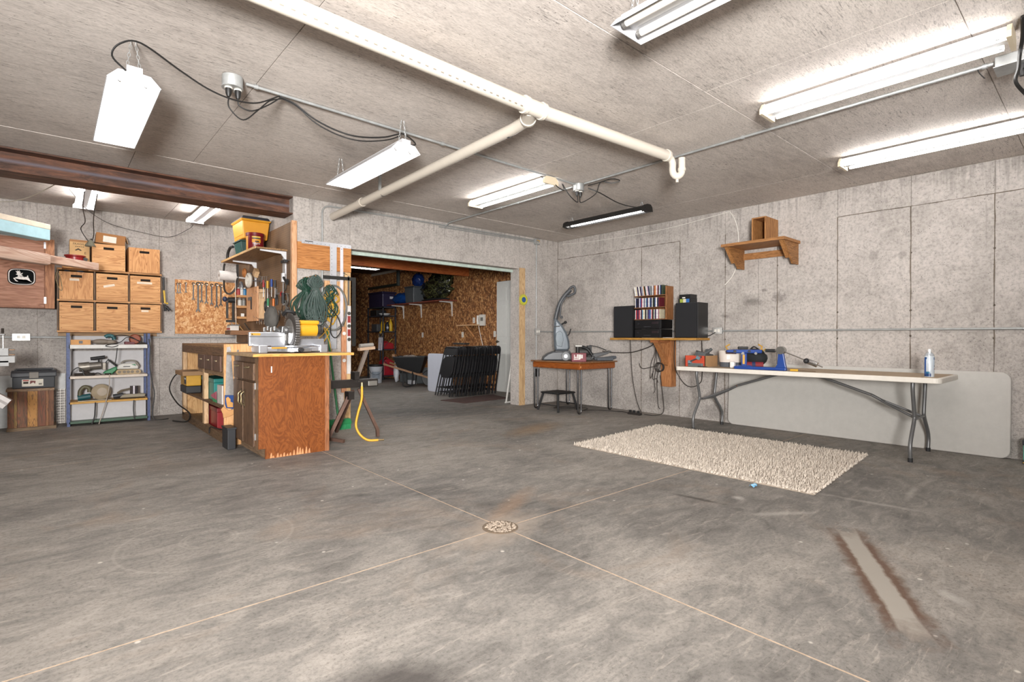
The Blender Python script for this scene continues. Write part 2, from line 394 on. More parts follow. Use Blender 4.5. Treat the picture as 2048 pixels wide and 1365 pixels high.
# --- ceiling: slab with imprints of the form boards
ce = struct(MB().box((XL, YF, ZC+.006), (XR+.35, YW, ZC+.2)).obj('ceiling', JOINT))
rows = [YF, -.75, .5, 1.75, 3.0, 4.25, 5.55, 6.38, YW]
for i in range(len(rows)-1):
    cx = [XL, -1.46, .98, 3.42, 5.6, XR] if i != 2 else [XL, -.3, 2.2, 3.2, 5.6, XR]
    if i == 6: cx = [XL, -1.9, .55, 2.2, 4.2, XR]
    if i == 7: cx = [XL, -1.3, 1.15, XS]
    for k in range(len(cx)-1):
        j = .0025; dz = .0015*((i*7+k*3) % 3)
        MB().box((cx[k]+j, rows[i]+j, ZC+dz), (cx[k+1]-j, min(rows[i+1], 6.105 if (i == 6 and cx[k] >= 2.1) else 99)-j, ZC+.006)).obj('panel', CEILC, ce)
# --- walls: cores with cast panels
def wallpanels(wall, rects, axis, face, inward):
    """rects (a0,a1,z0,z1) on plane axis=face; 6 mm proud in direction inward"""
    for n_, (a0, a1, z0, z1) in enumerate(rects):
        j = .002; d = .006+.0015*(n_ % 3)
        lo, hi = sorted((face, face+inward*d))
        if axis == 'x': MB().box((lo, a0+j, z0), (hi, a1-j, z1-j)).obj('panel', WALLC, wall)
        else: MB().box((a0+j, lo, z0), (a1-j, hi, z1-j)).obj('panel', WALLC, wall)
wr = struct(MB().box((XR+.008, YF, 0), (XR+.3, YB+.1, ZC+.1)).obj('wall_right', JOINT))
sy = [YF, -1.75, -1.13, -.52, .09, .70, 1.31, 1.95, 2.57, 2.79, 3.20, 3.83, 4.44, 5.13, 5.75, 5.94, 6.09]
rc = []
for a, b in zip(sy, sy[1:]):
    if a >= 1.94 and b <= 3.84: rc.append((a, b, 0, ZC))
    else: rc += [(a, b, 0, 2.355), (a, b, 2.355, ZC)]
wallpanels(wr, rc, 'x', XR+.008, -1)
hf = MB(); rg = random.Random(77)
for a, b in ((3.83, 6.08), (YF, 1.95)):
    n_ = 40; hf2 = MB().tube([(XR-.001, a+(b-a)*i/n_, 2.355+rg.uniform(-.003, .003)) for i in range(n_+1)], [rg.uniform(.0015, .0055) for _ in range(n_+1)], 5); hf2.obj('form_fin', concrete('fin_concrete', '#5f564d', '#776c61', '#8d8276'), wr)
# seam fins left by the forms, with tie holes
for yy in (.70, 1.31, 1.95, 2.57, 3.20, 3.83, 4.44):
    f = MB(); rg = random.Random(int(yy*100)); n_ = 22
    pts = [(XR-.0015+rg.uniform(-.001, .001), yy+rg.uniform(-.0025, .0025), 2.35*i/n_) for i in range(n_+1)]
    f.tube(pts, [rg.uniform(.002, .006) for _ in pts], 5); f.obj('form_fin', concrete('fin_concrete', '#5f564d', '#776c61', '#8d8276'), wr)
    h = MB()
    for zz in (.45, 1.05, 1.36, 1.9): h.ball((XR, yy, zz+rg.uniform(-.05, .05)), (.003, .009, .011), 8, 6, .25, int(zz*10))
    h.obj('tie_hole', paint('#4a4138', .95), wr)
wb = MB(); wb.box((XS, YB+.008, 0), (2.73, YB+.2, ZC+.1)); wb.box((2.73, YB+.008, 2.13), (5.49, YB+.2, ZC+.1)); wb.box((5.49, YB+.008, 0), (XR+.33, YB+.2, ZC+.1))
wb = struct(wb.obj('wall_back', WALLC))
wallpanels(wb, [(XS, 2.27, 0, ZC), (2.27, 2.73, 0, ZC), (2.73, 3.03, 2.13, ZC), (3.03, 3.36, 2.13, ZC), (3.36, 3.97, 2.13, ZC), (3.97, 4.58, 2.13, ZC), (4.58, 5.19, 2.13, ZC), (5.19, 5.49, 2.13, ZC), (5.49, 5.9, 0, ZC), (5.9, 6.12, 0, ZC), (6.12, XR-.002, 0, ZC)], 'y', YB+.008, -1)
ww = struct(MB().box((XL, YW+.008, 0), (XS+.2, YW+.25, ZC+.1)).obj('wall_wing', JOINT))
sx = [XL, -1.95, -1.34, -.73, -.12, .49, 1.10, 1.71, XS]
wallpanels(ww, [(a, b, z0, z1) for a, b in zip(sx, sx[1:]) for z0, z1 in ((0, 2.355), (2.355, ZC))], 'y', YW+.008, -1)
wst = struct(MB().box((XS, YB+.2, 0), (XS+.2, YW, ZC+.1)).obj('wall_stub', WALLC))
struct(MB().box((XL-.2, YF, 0), (XL, YW+.2, ZC+.1)).obj('wall_left', WALLC))
struct(MB().box((XL, YF-.2, 0), (XR+.3, YF, ZC+.1)).obj('wall_front', WALLC))
# timber jamb strip on the right of the opening and metal edge along its top
PINE = wood('#c9a57c', '#ddbd95', '#a87f55', 'z')
PINEX = wood('#c9a57c', '#ddbd95', '#a87f55', 'x')
struct(MB().box((5.49, YB-.02, 0), (5.60, YB, 2.145)).obj('trim_1', wood('#c2a177', '#d5b78d', '#8f6d48', 'z')))
struct(MB().box((2.73, YB+.15, 2.09), (5.49, YB+.2, 2.13)).obj('trim_2', paint('#c3d3c8', .5, var=.2)))
# --- back room
XO, YO = 6.68, 13.45
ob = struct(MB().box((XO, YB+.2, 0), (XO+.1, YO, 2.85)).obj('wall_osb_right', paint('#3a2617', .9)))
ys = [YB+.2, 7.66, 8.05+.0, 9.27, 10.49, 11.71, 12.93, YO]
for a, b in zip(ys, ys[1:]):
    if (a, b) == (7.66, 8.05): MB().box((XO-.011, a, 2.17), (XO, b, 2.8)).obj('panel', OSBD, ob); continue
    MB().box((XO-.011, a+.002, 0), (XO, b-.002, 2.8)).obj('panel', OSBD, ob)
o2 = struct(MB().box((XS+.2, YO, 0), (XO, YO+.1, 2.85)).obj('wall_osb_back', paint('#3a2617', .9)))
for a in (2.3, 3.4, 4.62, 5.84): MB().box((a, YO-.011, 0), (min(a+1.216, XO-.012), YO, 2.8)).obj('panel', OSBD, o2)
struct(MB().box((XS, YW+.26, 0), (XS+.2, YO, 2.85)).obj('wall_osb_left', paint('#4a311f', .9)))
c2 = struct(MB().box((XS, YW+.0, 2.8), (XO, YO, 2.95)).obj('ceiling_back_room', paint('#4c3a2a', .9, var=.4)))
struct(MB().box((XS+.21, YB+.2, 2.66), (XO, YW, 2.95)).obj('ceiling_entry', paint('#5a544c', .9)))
struct(MB().box((XO-.012-.04, 11.0, 2.74), (XO-.012, YO-.012, 2.8)).obj('trim_3', paint('#cfc6b8', .6)))
# glulam beam across the back room
tag(MB().box((XS+.21, 9.0, 2.36), (XO-.012, 9.09, 2.64)).obj('timber_beam', wood('#b8622f', '#cc7a42', '#9a4d22', 'x')), 'orange-brown timber beam spanning the back room near its ceiling', 'beam')
# six-panel door at the end of the OSB wall
dm = paint('#cfcfca', .45, var=.04)
d1 = struct(MB().box((XO-.03, 7.42, 0), (XO-.01, 8.05, 2.16)).obj('door_1', dm))
f = MB()
for z0, z1 in ((1.78, 2.03), (1.08, 1.68), (.2, .95)):
    for y0 in (7.47, 7.76):
        b = MB().box((XO-.036, y0, z0), (XO-.03, y0+.22, z1)).obj('door_panel', dm, d1, bevel=.004)
k = MB(); k.ball((XO-.08, 7.98, .98), (.025, .027, .027)); k.cyl((XO-.07, 7.98, .98), (XO-.03, 7.98, .98), .012); k.obj('door_knob', paint('#5b5146', .3, 1), d1, smooth=True)
# steel I-beam over the wing
def rust():
    t = NT('rusty_steel'); v = t.coord((.6, 3, 3)); f = t.noise(v, 5, 6, .75, .6)
    col = t.ramp(f, [(.3, '#33241d'), (.45, '#523a2f'), (.58, '#6f4a38'), (.72, '#8a6857')])
    mp = t.coord(); sp = t.n('ShaderNodeSeparateXYZ'); t.l(mp, sp.inputs[0])
    band = t.ramp(t.math('ABSOLUTE', t.math('SUBTRACT', sp.outputs[2], .115)), [(.0, .75), (.022, 0.)]); col = t.mix(band, col, '#6d6a74')
    return t.out(col, .7, .25, f, .5, .004)
b = MB(); y0, y1 = 6.11, 6.39; x0, x1 = XL, XS+.03
b.box((x0, y0, 2.445), (x1, y1, 2.46)); b.box((x0, 6.235, 2.46), (x1, 6.25, 2.632)); b.box((x0, y0, 2.632), (x1, y1, 2.6465))
single(b, 'steel_beam', rust(), 'rusty brown steel I-beam running along the ceiling on the left', 'beam')
# ================================================================== CEILING SERVICES
GALV = paint('#a9abaa', .42, .45, var=.2); PVC = paint('#cdc5b8', .35, var=.03); BLACKC = paint('#1c1b1a', .5, var=.1)
WHITEM = paint('#c4c4c6', .4, var=.03); TUBEM = emit('tube_light', '#fbf9f7', TUBE)
CREAM = paint('#d8c9ae', .5, var=.05)
OFFT = paint('#efe9df', .3, var=.02)
def chain(mb, p0, p1, link=.022, r=.0016):
    p0 = Vector(p0); p1 = Vector(p1); n_ = max(2, int((p1-p0).length/link)); d = (p1-p0)/n_
    for i in range(n_):
        c = p0+d*(i+.5); a = Vector((1, 0, 0)) if i % 2 else Vector((0, 1, 0))
        ring = [c+d*(.62*math.cos(t))+a*(.006*math.sin(t)) for t in [2*math.pi*q/8 for q in range(8)]]
        mb.tube(ring, r, 4, closed=True)
def shoplight(name, label, x, y0, y1, z, style='white', ends=True, lit=True, wd=.24, endm=None, tilt=0, ztop=None, tm=None):
    """two-tube fluorescent shop light running along y; z = underside of reflector rim"""
    t = thing(name, label, 'ceiling light', (x, (y0+y1)/2, z), (0, R(tilt), 0), 'fluorescent shop lights')
    h = (y1-y0)/2; em = endm or WHITEM
    if style == 'white':
        prof = [(-wd/2, 0), (-wd*.30, .052), (-.035, .055), (-.035, .085), (.035, .085), (.035, .055), (wd*.30, .052), (wd/2, 0), (wd/2-.004, -.002), (wd*.29, .046), (-wd*.29, .046), (-wd/2+.004, -.002)]
    elif style == 'strip':
        prof = [(-.062, .068), (-.062, .060), (-.026, .012), (.026, .012), (.062, .060), (.062, .068)]
    else:
        prof = [(-.075, 0), (-.06, .05), (-.03, .07), (.03, .07), (.06, .05), (.075, 0), (.07, 0), (.054, .045), (-.054, .045), (-.07, 0)]
    MB().ext([(px, -h, pz) for px, pz in prof], (0, 2*h, 0)).obj('reflector', WHITEM if style != 'black' else BLACKC, t)
    for s in (-1, 1):
        m = MB()
        if style == 'white': m.ext([(px, s*h, pz) for px, pz in prof[:8]], (0, s*.004, 0))
        elif style == 'strip':
            m.ext([(-.066, s*h, .072), (.066, s*h, .072), (.10, s*h, .03), (.10, s*h, -.004), (-.10, s*h, -.004), (-.10, s*h, .03)], (0, s*.02, 0))
        else:
            m.ext([(px*1.05, s*h, pz*1.1) for px, pz in prof[:6]]+[(.0, s*h, -.012)], (0, s*.05, 0))
        m.obj('end_cap', em if style != 'black' else BLACKC, t)
    for s in ((-1, 1) if style != 'black' else (0,)):
        tx = s*(wd*.24 if style == 'white' else (.066 if style == 'strip' else 0)); tz = .018; hh = h-.025
        m = MB().cyl((tx, -hh, tz), (tx, hh, tz), .0175 if style != 'strip' else .018, n=12); tb = m.obj('tube', (tm or TUBEM) if lit else OFFT, t, smooth=True)
        for e in (-1, 1):
            MB().cyl((tx, e*hh, tz), (tx, e*(hh-.018), tz), .0182, n=10).obj('tube_cap', paint('#b5b3b0', .3, .8), tb)
    if style == 'white': MB().box((-.04, -h+.03, .042), (.04, h-.03, .0465)).obj('ballast_cover', WHITEM, t)
    top = (ztop or ZC)-z
    for s in (-1, 1):
        m = MB(); yy = s*(h-.05)
        zz = .085 if style == 'white' else .065
        if top-zz > .02: chain(m, (-.03, yy, zz), (-.01, yy, top)); chain(m, (.03, yy, zz), (.01, yy, top)); m.obj('hanging_chain', GALV, t)
        else: MB().box((-.02, yy-.01, zz), (.02, yy+.01, top)).obj('mount', GALV, t)
    return t
shoplight('shop_light', 'white two-tube shop light hanging on chains at the far left ceiling', .34, 3.45, 4.65, 2.41)
shoplight('shop_light', 'white two-tube shop light hanging beside the branch pipe', 1.95, 3.40, 4.60, 2.41)
shoplight('shop_light', 'cream-ended two-tube shop light left of the middle ceiling junction box', 3.70, 3.66, 4.86, 2.565, 'strip', endm=CREAM, wd=.2)
shoplight('shop_light', 'black-housed single-tube light near the far corner', 5.22, 3.60, 4.80, 2.53, 'black')
shoplight('shop_light', 'white two-tube shop light cut off by the top edge of the picture', 2.06, .32, 1.53, 2.49, 'white', lit=False)
shoplight('shop_light', 'long two-tube light with a cream end plate, upper right ceiling', 3.70, .36, 1.56, 2.565, 'strip', endm=CREAM, wd=.2)
shoplight('shop_light', 'two-tube light closest to the right concrete wall', 5.30, .39, 1.58, 2.565, 'strip', endm=CREAM, wd=.2)
shoplight('shop_light', 'shop light behind the steel beam above the cardboard boxes', .29, 6.6, 7.8, 2.53, 'strip', wd=.2)
shoplight('shop_light', 'shop light behind the steel beam right of the wooden crates', 1.40, 6.6, 7.8, 2.53, 'strip', wd=.2)
bl = shoplight('shop_light', 'shop light hanging in the back room behind the timber beam', 4.7, 9.55, 10.75, 2.42, wd=.2, ztop=2.8, tm=emit('bright_tube_light', '#fbf9f7', TUBE*2.2))
back_fill = shoplight('shop_light', 'added unseen shop light brightening the back room, above the wide opening', 4.3, 7.2, 8.4, 2.47, wd=.2, ztop=2.66, tm=emit('bright_tube_light', '#fbf9f7', TUBE*2.2))  # unseen extra fixture, added to brighten the back room
bl.rotation_euler = (0, 0, R(90)); bl.location = (4.35, 9.75, 2.42)
# pull cord on the first light
m = MB().tube([(.37, 3.62, 2.41), (.37, 3.62, 2.30)], .001, 4); m.tube([Vector((.37, 3.62, 2.285))+Vector((.012*math.cos(a), 0, .018*math.sin(a))) for a in [6.28*i/10 for i in range(10)]], .001, 4, closed=True)
m.tube(curve_pts([(.37, 3.62, 2.27), (.365, 3.62, 2.23), (.374, 3.625, 2.24), (.37, 3.62, 2.21)]), .001, 4)
single(m, 'pull_cord', paint('#6b655c', .7), 'thin knotted pull cord dangling below the far left shop light', 'cord')
# PVC drain pipes
PZ = 2.54
dp = thing('drain_pipe', 'cream PVC drain pipe with side branch and trap under the ceiling', 'pipe')
MB().cyl((XL, 2.33, 2.515), (2.28, 2.47, 2.535), .045, n=20).obj('main_pipe', PVC, dp, smooth=True)
MB().cyl((2.42, 2.47, 2.535), (3.80, 2.41, 2.545), .042, n=20).obj('main_pipe', PVC, dp, smooth=True)
w_ = MB(); w_.cyl((2.27, 2.47, 2.535), (2.43, 2.47, 2.535), .05, n=20); w_.cyl((2.33, 2.49, 2.535), (2.42, 2.60, 2.53), .05, n=20)
for x in (2.27, 2.42): w_.cyl((x-.012, 2.47, 2.535), (x+.012, 2.47, 2.535), .056, n=20)
w_.cyl((2.415, 2.595, 2.53), (2.43, 2.612, 2.53), .056, n=20)
w_.obj('wye_fitting', PVC, dp, smooth=True)
MB().tube([(2.42, 2.60, 2.53), (2.445, 2.68, 2.53), (2.46, 2.8, 2.528), (2.47, 5.99, 2.46)], .04, 18).obj('branch_pipe', PVC, dp, smooth=True)
MB().cyl((2.468, 5.20, 2.478), (2.468, 5.26, 2.476), .046, n=18).obj('coupling', PVC, dp, smooth=True)
for yy, zz in ((2.86, 2.527), (4.75, 2.487)):
    s = MB().cyl((2.468, yy-.012, zz), (2.468, yy+.012, zz), .0415, n=18); s.obj('pipe_strap', paint('#4a4a4a', .5), dp); 
MB().box((2.42, 4.74, 2.5), (2.445, 4.76, ZC)).obj('strap_hanger', GALV, dp)
tr = [(3.78, 2.41, 2.545), (3.84, 2.405, 2.53), (3.86, 2.40, 2.49), (3.86, 2.40, 2.44), (3.868, 2.394, 2.405), (3.89, 2.376, 2.388), (3.912, 2.358, 2.405), (3.92, 2.352, 2.44), (3.92, 2.352, 2.54)]
MB().tube(curve_pts(tr, 5), .028, 16).obj('trap', PVC, dp, smooth=True)
MB().cyl((3.89, 2.376, 2.362), (3.89, 2.376, 2.338), .012, n=10).obj('clean_out_plug', PVC, dp)
w_ = MB(); w_.cyl((3.775, 2.41, 2.545), (3.80, 2.41, 2.545), .048, n=18); w_.obj('collar', PVC, dp, smooth=True); MB().cyl((3.92, 2.352, 2.43), (3.92, 2.352, 2.455), .033, n=18).obj('collar', PVC, dp, smooth=True)
# printed marks along the pipe
m = MB()
for i in range(34):
    x = .55+i*.05; yy = 2.33+(x-XL)*.14/4.88; m.box((x, yy-.036, 2.497), (x+.018, yy-.034, 2.503))
pp = m.obj('pipe_print', paint('#8b8276', .8), dp); pp['kind'] = 'stuff'
fin(dp)
st = thing('hanger_strap', 'dark perforated strap left hanging beside the pipe junction', 'strap')
MB().box((1.93, 2.62, 2.605), (2.2, 2.635, 2.609), rot=(0, R(-6), R(-8))).obj('strap', paint('#3b3a39', .5, .6), st)
MB().tube([(2.20, 2.60, 2.61), (2.22, 2.60, ZC)], .004).obj('nail', GALV, st); fin(st)
# conduits
def conduit(label, pts, r=.010, clips=(), name='conduit'):
    t = thing(name, label, 'conduit')
    MB().tube(pts, r, 10).obj('pipe', GALV, t, smooth=True)
    for c, ax in clips:
        m = MB().cyl(Vector(c)-Vector(ax)*.011, Vector(c)+Vector(ax)*.011, r+.005, n=10)
        m.obj('coupling', GALV, t, smooth=True)
    return fin(t)
X = Vector((1, 0, 0)); Y = Vector((0, 1, 0))
zc = ZC-.013
conduit('ceiling conduit crossing from left junction box to middle box', [(.92, 3.58, zc), (4.08, 3.66, zc)], clips=[((2.41, 3.618, zc), X), ((.98, 3.58, zc), X)])
conduit('ceiling conduit running from middle junction box to back wall', [(4.12, 3.74, zc), (4.12, 6.0, zc), (4.12, 6.08, zc-.03)], clips=[((4.12, 4.9, zc), Y), ((4.12, 4.6, zc), Y)])
conduit('long ceiling conduit from middle junction box to right edge box', [(4.12, 3.58, zc), (4.09, .46, zc)], clips=[((4.105, 1.93, zc), Y), ((4.09, .50, zc), Y)])
def bend(a, b, c, n_=6):
    a, b, c = map(Vector, (a, b, c)); return [a*(1-t)**2+b*2*t*(1-t)+c*t*t for t in [i/n_ for i in range(n_+1)]]
yc = YB-.013
conduit('vertical conduit rising up the pier left of the opening', [(2.385, yc, 1.1), (2.385, yc, 2.50)])
conduit('conduit bending over and running along the back wall top', bend((2.385, yc, 2.50), (2.385, yc, 2.60), (2.50, yc, 2.60))+[(5.80, yc, 2.61)], clips=[((4.12, yc, 2.605), X)])
conduit('second thin conduit along the top of the back wall', [(4.0, yc, 2.575), (5.80, yc, 2.585)], .008)
conduit('vertical conduit dropping beside the timber jamb on the back wall', [(5.85, yc, 2.57), (5.85, yc, .55)], clips=[((5.85, yc, 1.7), Vector((0, 0, 1)))])
xc = XR-.013
conduit('horizontal conduit along the right concrete wall', [(5.90, yc, 1.155)]+bend((6.2, yc, 1.155), (xc, yc, 1.155), (xc, 5.9, 1.155))+[(xc, 3.42, 1.145), (xc, YF+.02, 1.14)], .011, clips=[((xc, 2.2, 1.143), Y), ((xc, .5, 1.141), Y)])
yw = YW-.013
conduit('horizontal conduit along the left wing wall', [(XL+.02, yw, 1.05), (2.03, yw, 1.05)], .011, clips=[((1.55, yw, 1.05), X)])
# junction boxes with plugs
def jbox(label, c, plugs=((-.022, 0), (.03, 0))):
    t = thing('junction_box', label, 'electrical box')
    MB().lathe([(.055, c[2]-.07), (.058, c[2]-.066), (.058, c[2]-.004), (.05, c[2])], (c[0], c[1], 0), 18).obj('box', GALV, t, smooth=True)
    MB().lathe([(.06, c[2]-.075), (.06, c[2]-.069)], (c[0], c[1], 0), 18).obj('cover', GALV, t)
    for a, b_ in plugs:
        p = MB().lathe([(.010, c[2]-.13), (.017, c[2]-.11), (.019, c[2]-.08), (.019, c[2]-.07)], (c[0]+a, c[1]+b_, 0), 12).obj('plug', BLACKC, t, smooth=True)
        MB().lathe([(.022, c[2]-.082), (.022, c[2]-.074)], (c[0]+a, c[1]+b_, 0), 12).obj('socket', paint('#e2ddd2', .4), t)
    return fin(t)
jbox('round galvanised ceiling box with two black plugs, left', (.84, 3.56, ZC))
jbox('round galvanised ceiling box with two plugs where three conduits meet', (4.12, 3.66, ZC))
t = thing('junction_box', 'square galvanised ceiling box at the right edge of the picture', 'electrical box')
MB().box((4.03, .28, ZC-.06), (4.17, .45, ZC)).obj('box', GALV, t, bevel=.006); MB().box((4.02, .27, ZC-.064), (4.18, .455, ZC-.06)).obj('cover', GALV, t)
MB().lathe([(.012, ZC-.13), (.02, ZC-.10), (.02, ZC-.064)], (4.08, .34, 0), 12).obj('plug', BLACKC, t, smooth=True); fin(t)
t = thing('junction_box', 'open wall box with coloured wires at the top of the back wall', 'electrical box')
MB().box((5.80, YB-.045, 2.545), (5.90, YB-.001, 2.635)).obj('box', GALV, t, bevel=.004)
MB().tube(curve_pts([(5.83, YB-.05, 2.61), (5.85, YB-.08, 2.60), (5.87, YB-.06, 2.58)]), .004).obj('wire', paint('#d09a2c', .5), t)
MB().tube(curve_pts([(5.83, YB-.05, 2.57), (5.86, YB-.075, 2.565), (5.875, YB-.05, 2.6)]), .004).obj('wire', paint('#c9c5bc', .5), t); fin(t)
def cord(label, pts, r=.005, mat=None, k=6, name='cord'):
    return single(MB().tube(curve_pts(pts, k), r, 6), name, mat or BLACKC, label, 'cord', smooth=True)
z = ZC
cord('black cord sagging from far left light to the left junction box', [(.30, 3.44, 2.46), (.24, 3.40, 2.5), (.27, 3.37, 2.56), (.36, 3.38, 2.6), (.55, 3.48, 2.56), (.70, 3.53, 2.52), (.84, 3.55, 2.505), (.98, 3.565, 2.53), (1.12, 3.575, 2.62)])
cord('black cord looping under the left junction box plugs', [(.82, 3.56, z-.13), (.82, 3.55, z-.20), (.90, 3.56, z-.25), (.99, 3.57, z-.16), (1.06, 3.575, z-.08), (1.14, 3.58, z-.04)], .004)
cord('second black cord looping beside the left junction box', [(.87, 3.56, z-.13), (.88, 3.56, z-.17), (.95, 3.56, z-.18), (1.05, 3.575, z-.11), (1.13, 3.58, z-.035)], .004)
cord('black cord drooping along the ceiling conduit to the second light', [(1.12, 3.58, z-.03), (1.22, 3.58, z-.05), (1.35, 3.57, z-.12), (1.5, 3.56, z-.16), (1.65, 3.54, z-.17), (1.85, 3.55, z-.12), (2.02, 3.59, z-.04), (2.08, 3.56, z-.07), (2.07, 3.47, z-.14), (2.0, 3.42, 2.47)], .0055)
cord('black cord running beside the drooping light cord', [(1.14, 3.6, z-.03), (1.24, 3.59, z-.06), (1.36, 3.58, z-.14), (1.52, 3.57, z-.185), (1.68, 3.55, z-.19), (1.88, 3.56, z-.13), (2.02, 3.6, z-.05)], .0045)
cord('black cord from middle junction box to the cream-ended light', [(4.10, 3.66, z-.13), (4.08, 3.64, z-.2), (3.98, 3.66, z-.14), (3.90, 3.68, z-.04), (3.86, 3.62, z-.12), (3.78, 3.62, z-.11), (3.74, 3.66, z-.06), (3.62, 3.70, z-.02)], .005)
cord('black cord loop tied to the conduit right of the middle box', [(4.14, 3.66, z-.13), (4.12, 3.62, z-.2), (4.20, 3.5, z-.12), (4.16, 3.40, z-.03), (4.22, 3.30, z-.05), (4.26, 3.24, z-.03), (4.18, 3.28, z-.02), (4.16, 3.44, z-.03), (4.18, 3.58, z-.02)], .005)
cord('black cord sagging from middle box to the black light', [(4.20, 3.60, z-.04), (4.3, 3.52, z-.09), (4.6, 3.52, z-.14), (4.9, 3.54, z-.13), (5.18, 3.56, z-.08)], .0055)
cord('black cable dangling in front of the lights at the upper right corner', [(3.60, .30, z-.01), (3.72, .31, z-.06), (3.78, .325, z-.12), (3.72, .325, z-.22), (3.68, .33, z-.30), (3.8, .29, z-.36), (3.9, .27, z-.43)], .009)
cord('thin wire end hanging from the right edge conduit', [(4.09, .53, z-.02), (4.08, .52, z-.05), (4.10, .50, z-.08)], .003)
cord('thin white cable swagged along the top of the right wall', [(XR-.01, 5.98, 2.60), (XR-.008, 5.4, 2.56), (XR-.008, 4.6, 2.545), (XR-.008, 3.9, 2.56), (XR-.006, 3.14, 2.625)], .004, paint('#e4e0d8', .5), name='cable')
cord('white cable hanging in a curve behind the empty wall shelf', [(XR-.006, 3.14, 2.625), (XR-.008, 3.07, 2.50), (XR-.008, 3.03, 2.30), (XR-.008, 3.04, 2.0), (XR-.008, 3.10, 1.83), (XR-.008, 3.20, 1.72)], .005, paint('#e4e0d8', .5), name='cable')
t = thing('power_adapter', 'small black transformer box dangling at the right edge near the ceiling', 'adapter')
MB().box((3.62, .14, 2.26), (3.70, .24, 2.36)).obj('case', BLACKC, t, bevel=.008); MB().tube([(3.66, .19, 2.36), (3.8, .26, 2.46), (4.05, .33, 2.55)], .005).obj('lead', BLACKC, t)
MB().box((3.615, .17, 2.29), (3.62, .21, 2.33)).obj('sticker', paint('#d8d6d0', .5), t); fin(t)
# ================================================================== RIGHT SIDE OF THE GARAGE
STEELG = paint('#6f6f6f', .4, .5, var=.08); CHROME = paint('#b9b9b9', .15, 1, var=.05); PLASTB = paint('#1f1f20', .55, var=.1)
# --- shag rug
def rug():
    c = [Vector((3.84, 3.47, 0)), Vector((5.46, 3.58, 0)), Vector((5.49, 1.44, 0)), Vector((3.84, 1.31, 0))]
    t = thing('shag_rug', 'cream rectangular shag rug lying on the concrete floor', 'rug')
    MB().ext([p+Vector((0, 0, .001)) for p in c], (0, 0, .008)).obj('backing', paint('#9c8f80', .95), t)
    rg = random.Random(5); m = MB(); vs = []; fs = []
    nu, nv = 105, 135
    for i in range(nu):
        for k in range(nv):
            u = (i+rg.random())/nu; v = (k+rg.random())/nv
            p = (c[0]*(1-u)+c[1]*u)*(1-v)+(c[3]*(1-u)+c[2]*u)*v
            a = rg.random()*6.28; r_ = .012; h = rg.uniform(.022, .04); lean = Vector((rg.uniform(-.012, .012), rg.uniform(-.012, .012), h))
            n0 = len(vs)
            for q in range(3): vs.append(p+Vector((r_*math.cos(a+q*2.09), r_*math.sin(a+q*2.09), .006)))
            vs.append(p+lean); fs += [(n0, n0+1, n0+3), (n0+1, n0+2, n0+3), (n0+2, n0, n0+3)]
    m.v = [tuple(p) for p in vs]; m.f = fs
    me = bpy.data.meshes.new('pile'); me.from_pydata(m.v, [], m.f); me.materials.append(paint('#bfb4a7', .95, var=.25, scale=40))
    o = bpy.data.objects.new('pile', me); COL.objects.link(o); o.parent = t; o['kind'] = 'stuff'
    fin(t)
rug()
# candy wrapper
m = MB(); w0 = Vector((3.74, 1.67, 0))
vs = [(-.03, -.015, .002), (-.012, -.02, .012), (.012, -.018, .004), (.034, -.01, .014), (-.028, .006, .016), (-.008, .004, .022), (.014, .006, .012), (.03, .01, .02), (-.024, .022, .004), (-.006, .024, .012), (.014, .024, .006), (.034, .022, .003)]
m.add([w0+Vector(v) for v in vs], [(i+r_*4, i+1+r_*4, i+5+r_*4, i+4+r_*4) for r_ in range(2) for i in range(3)])
t = thing('candy_wrapper', 'crumpled light blue wrapper on the floor by the rug edge', 'litter')
m.obj('foil', paint('#6fa6c9', .3, .2, var=.3), t); MB().box(w0+Vector((.0, -.012, .016)), w0+Vector((.012, .008, .0175)), rot=(.1, .2, .4)).obj('print', paint('#e8e6e0', .5), t); fin(t)
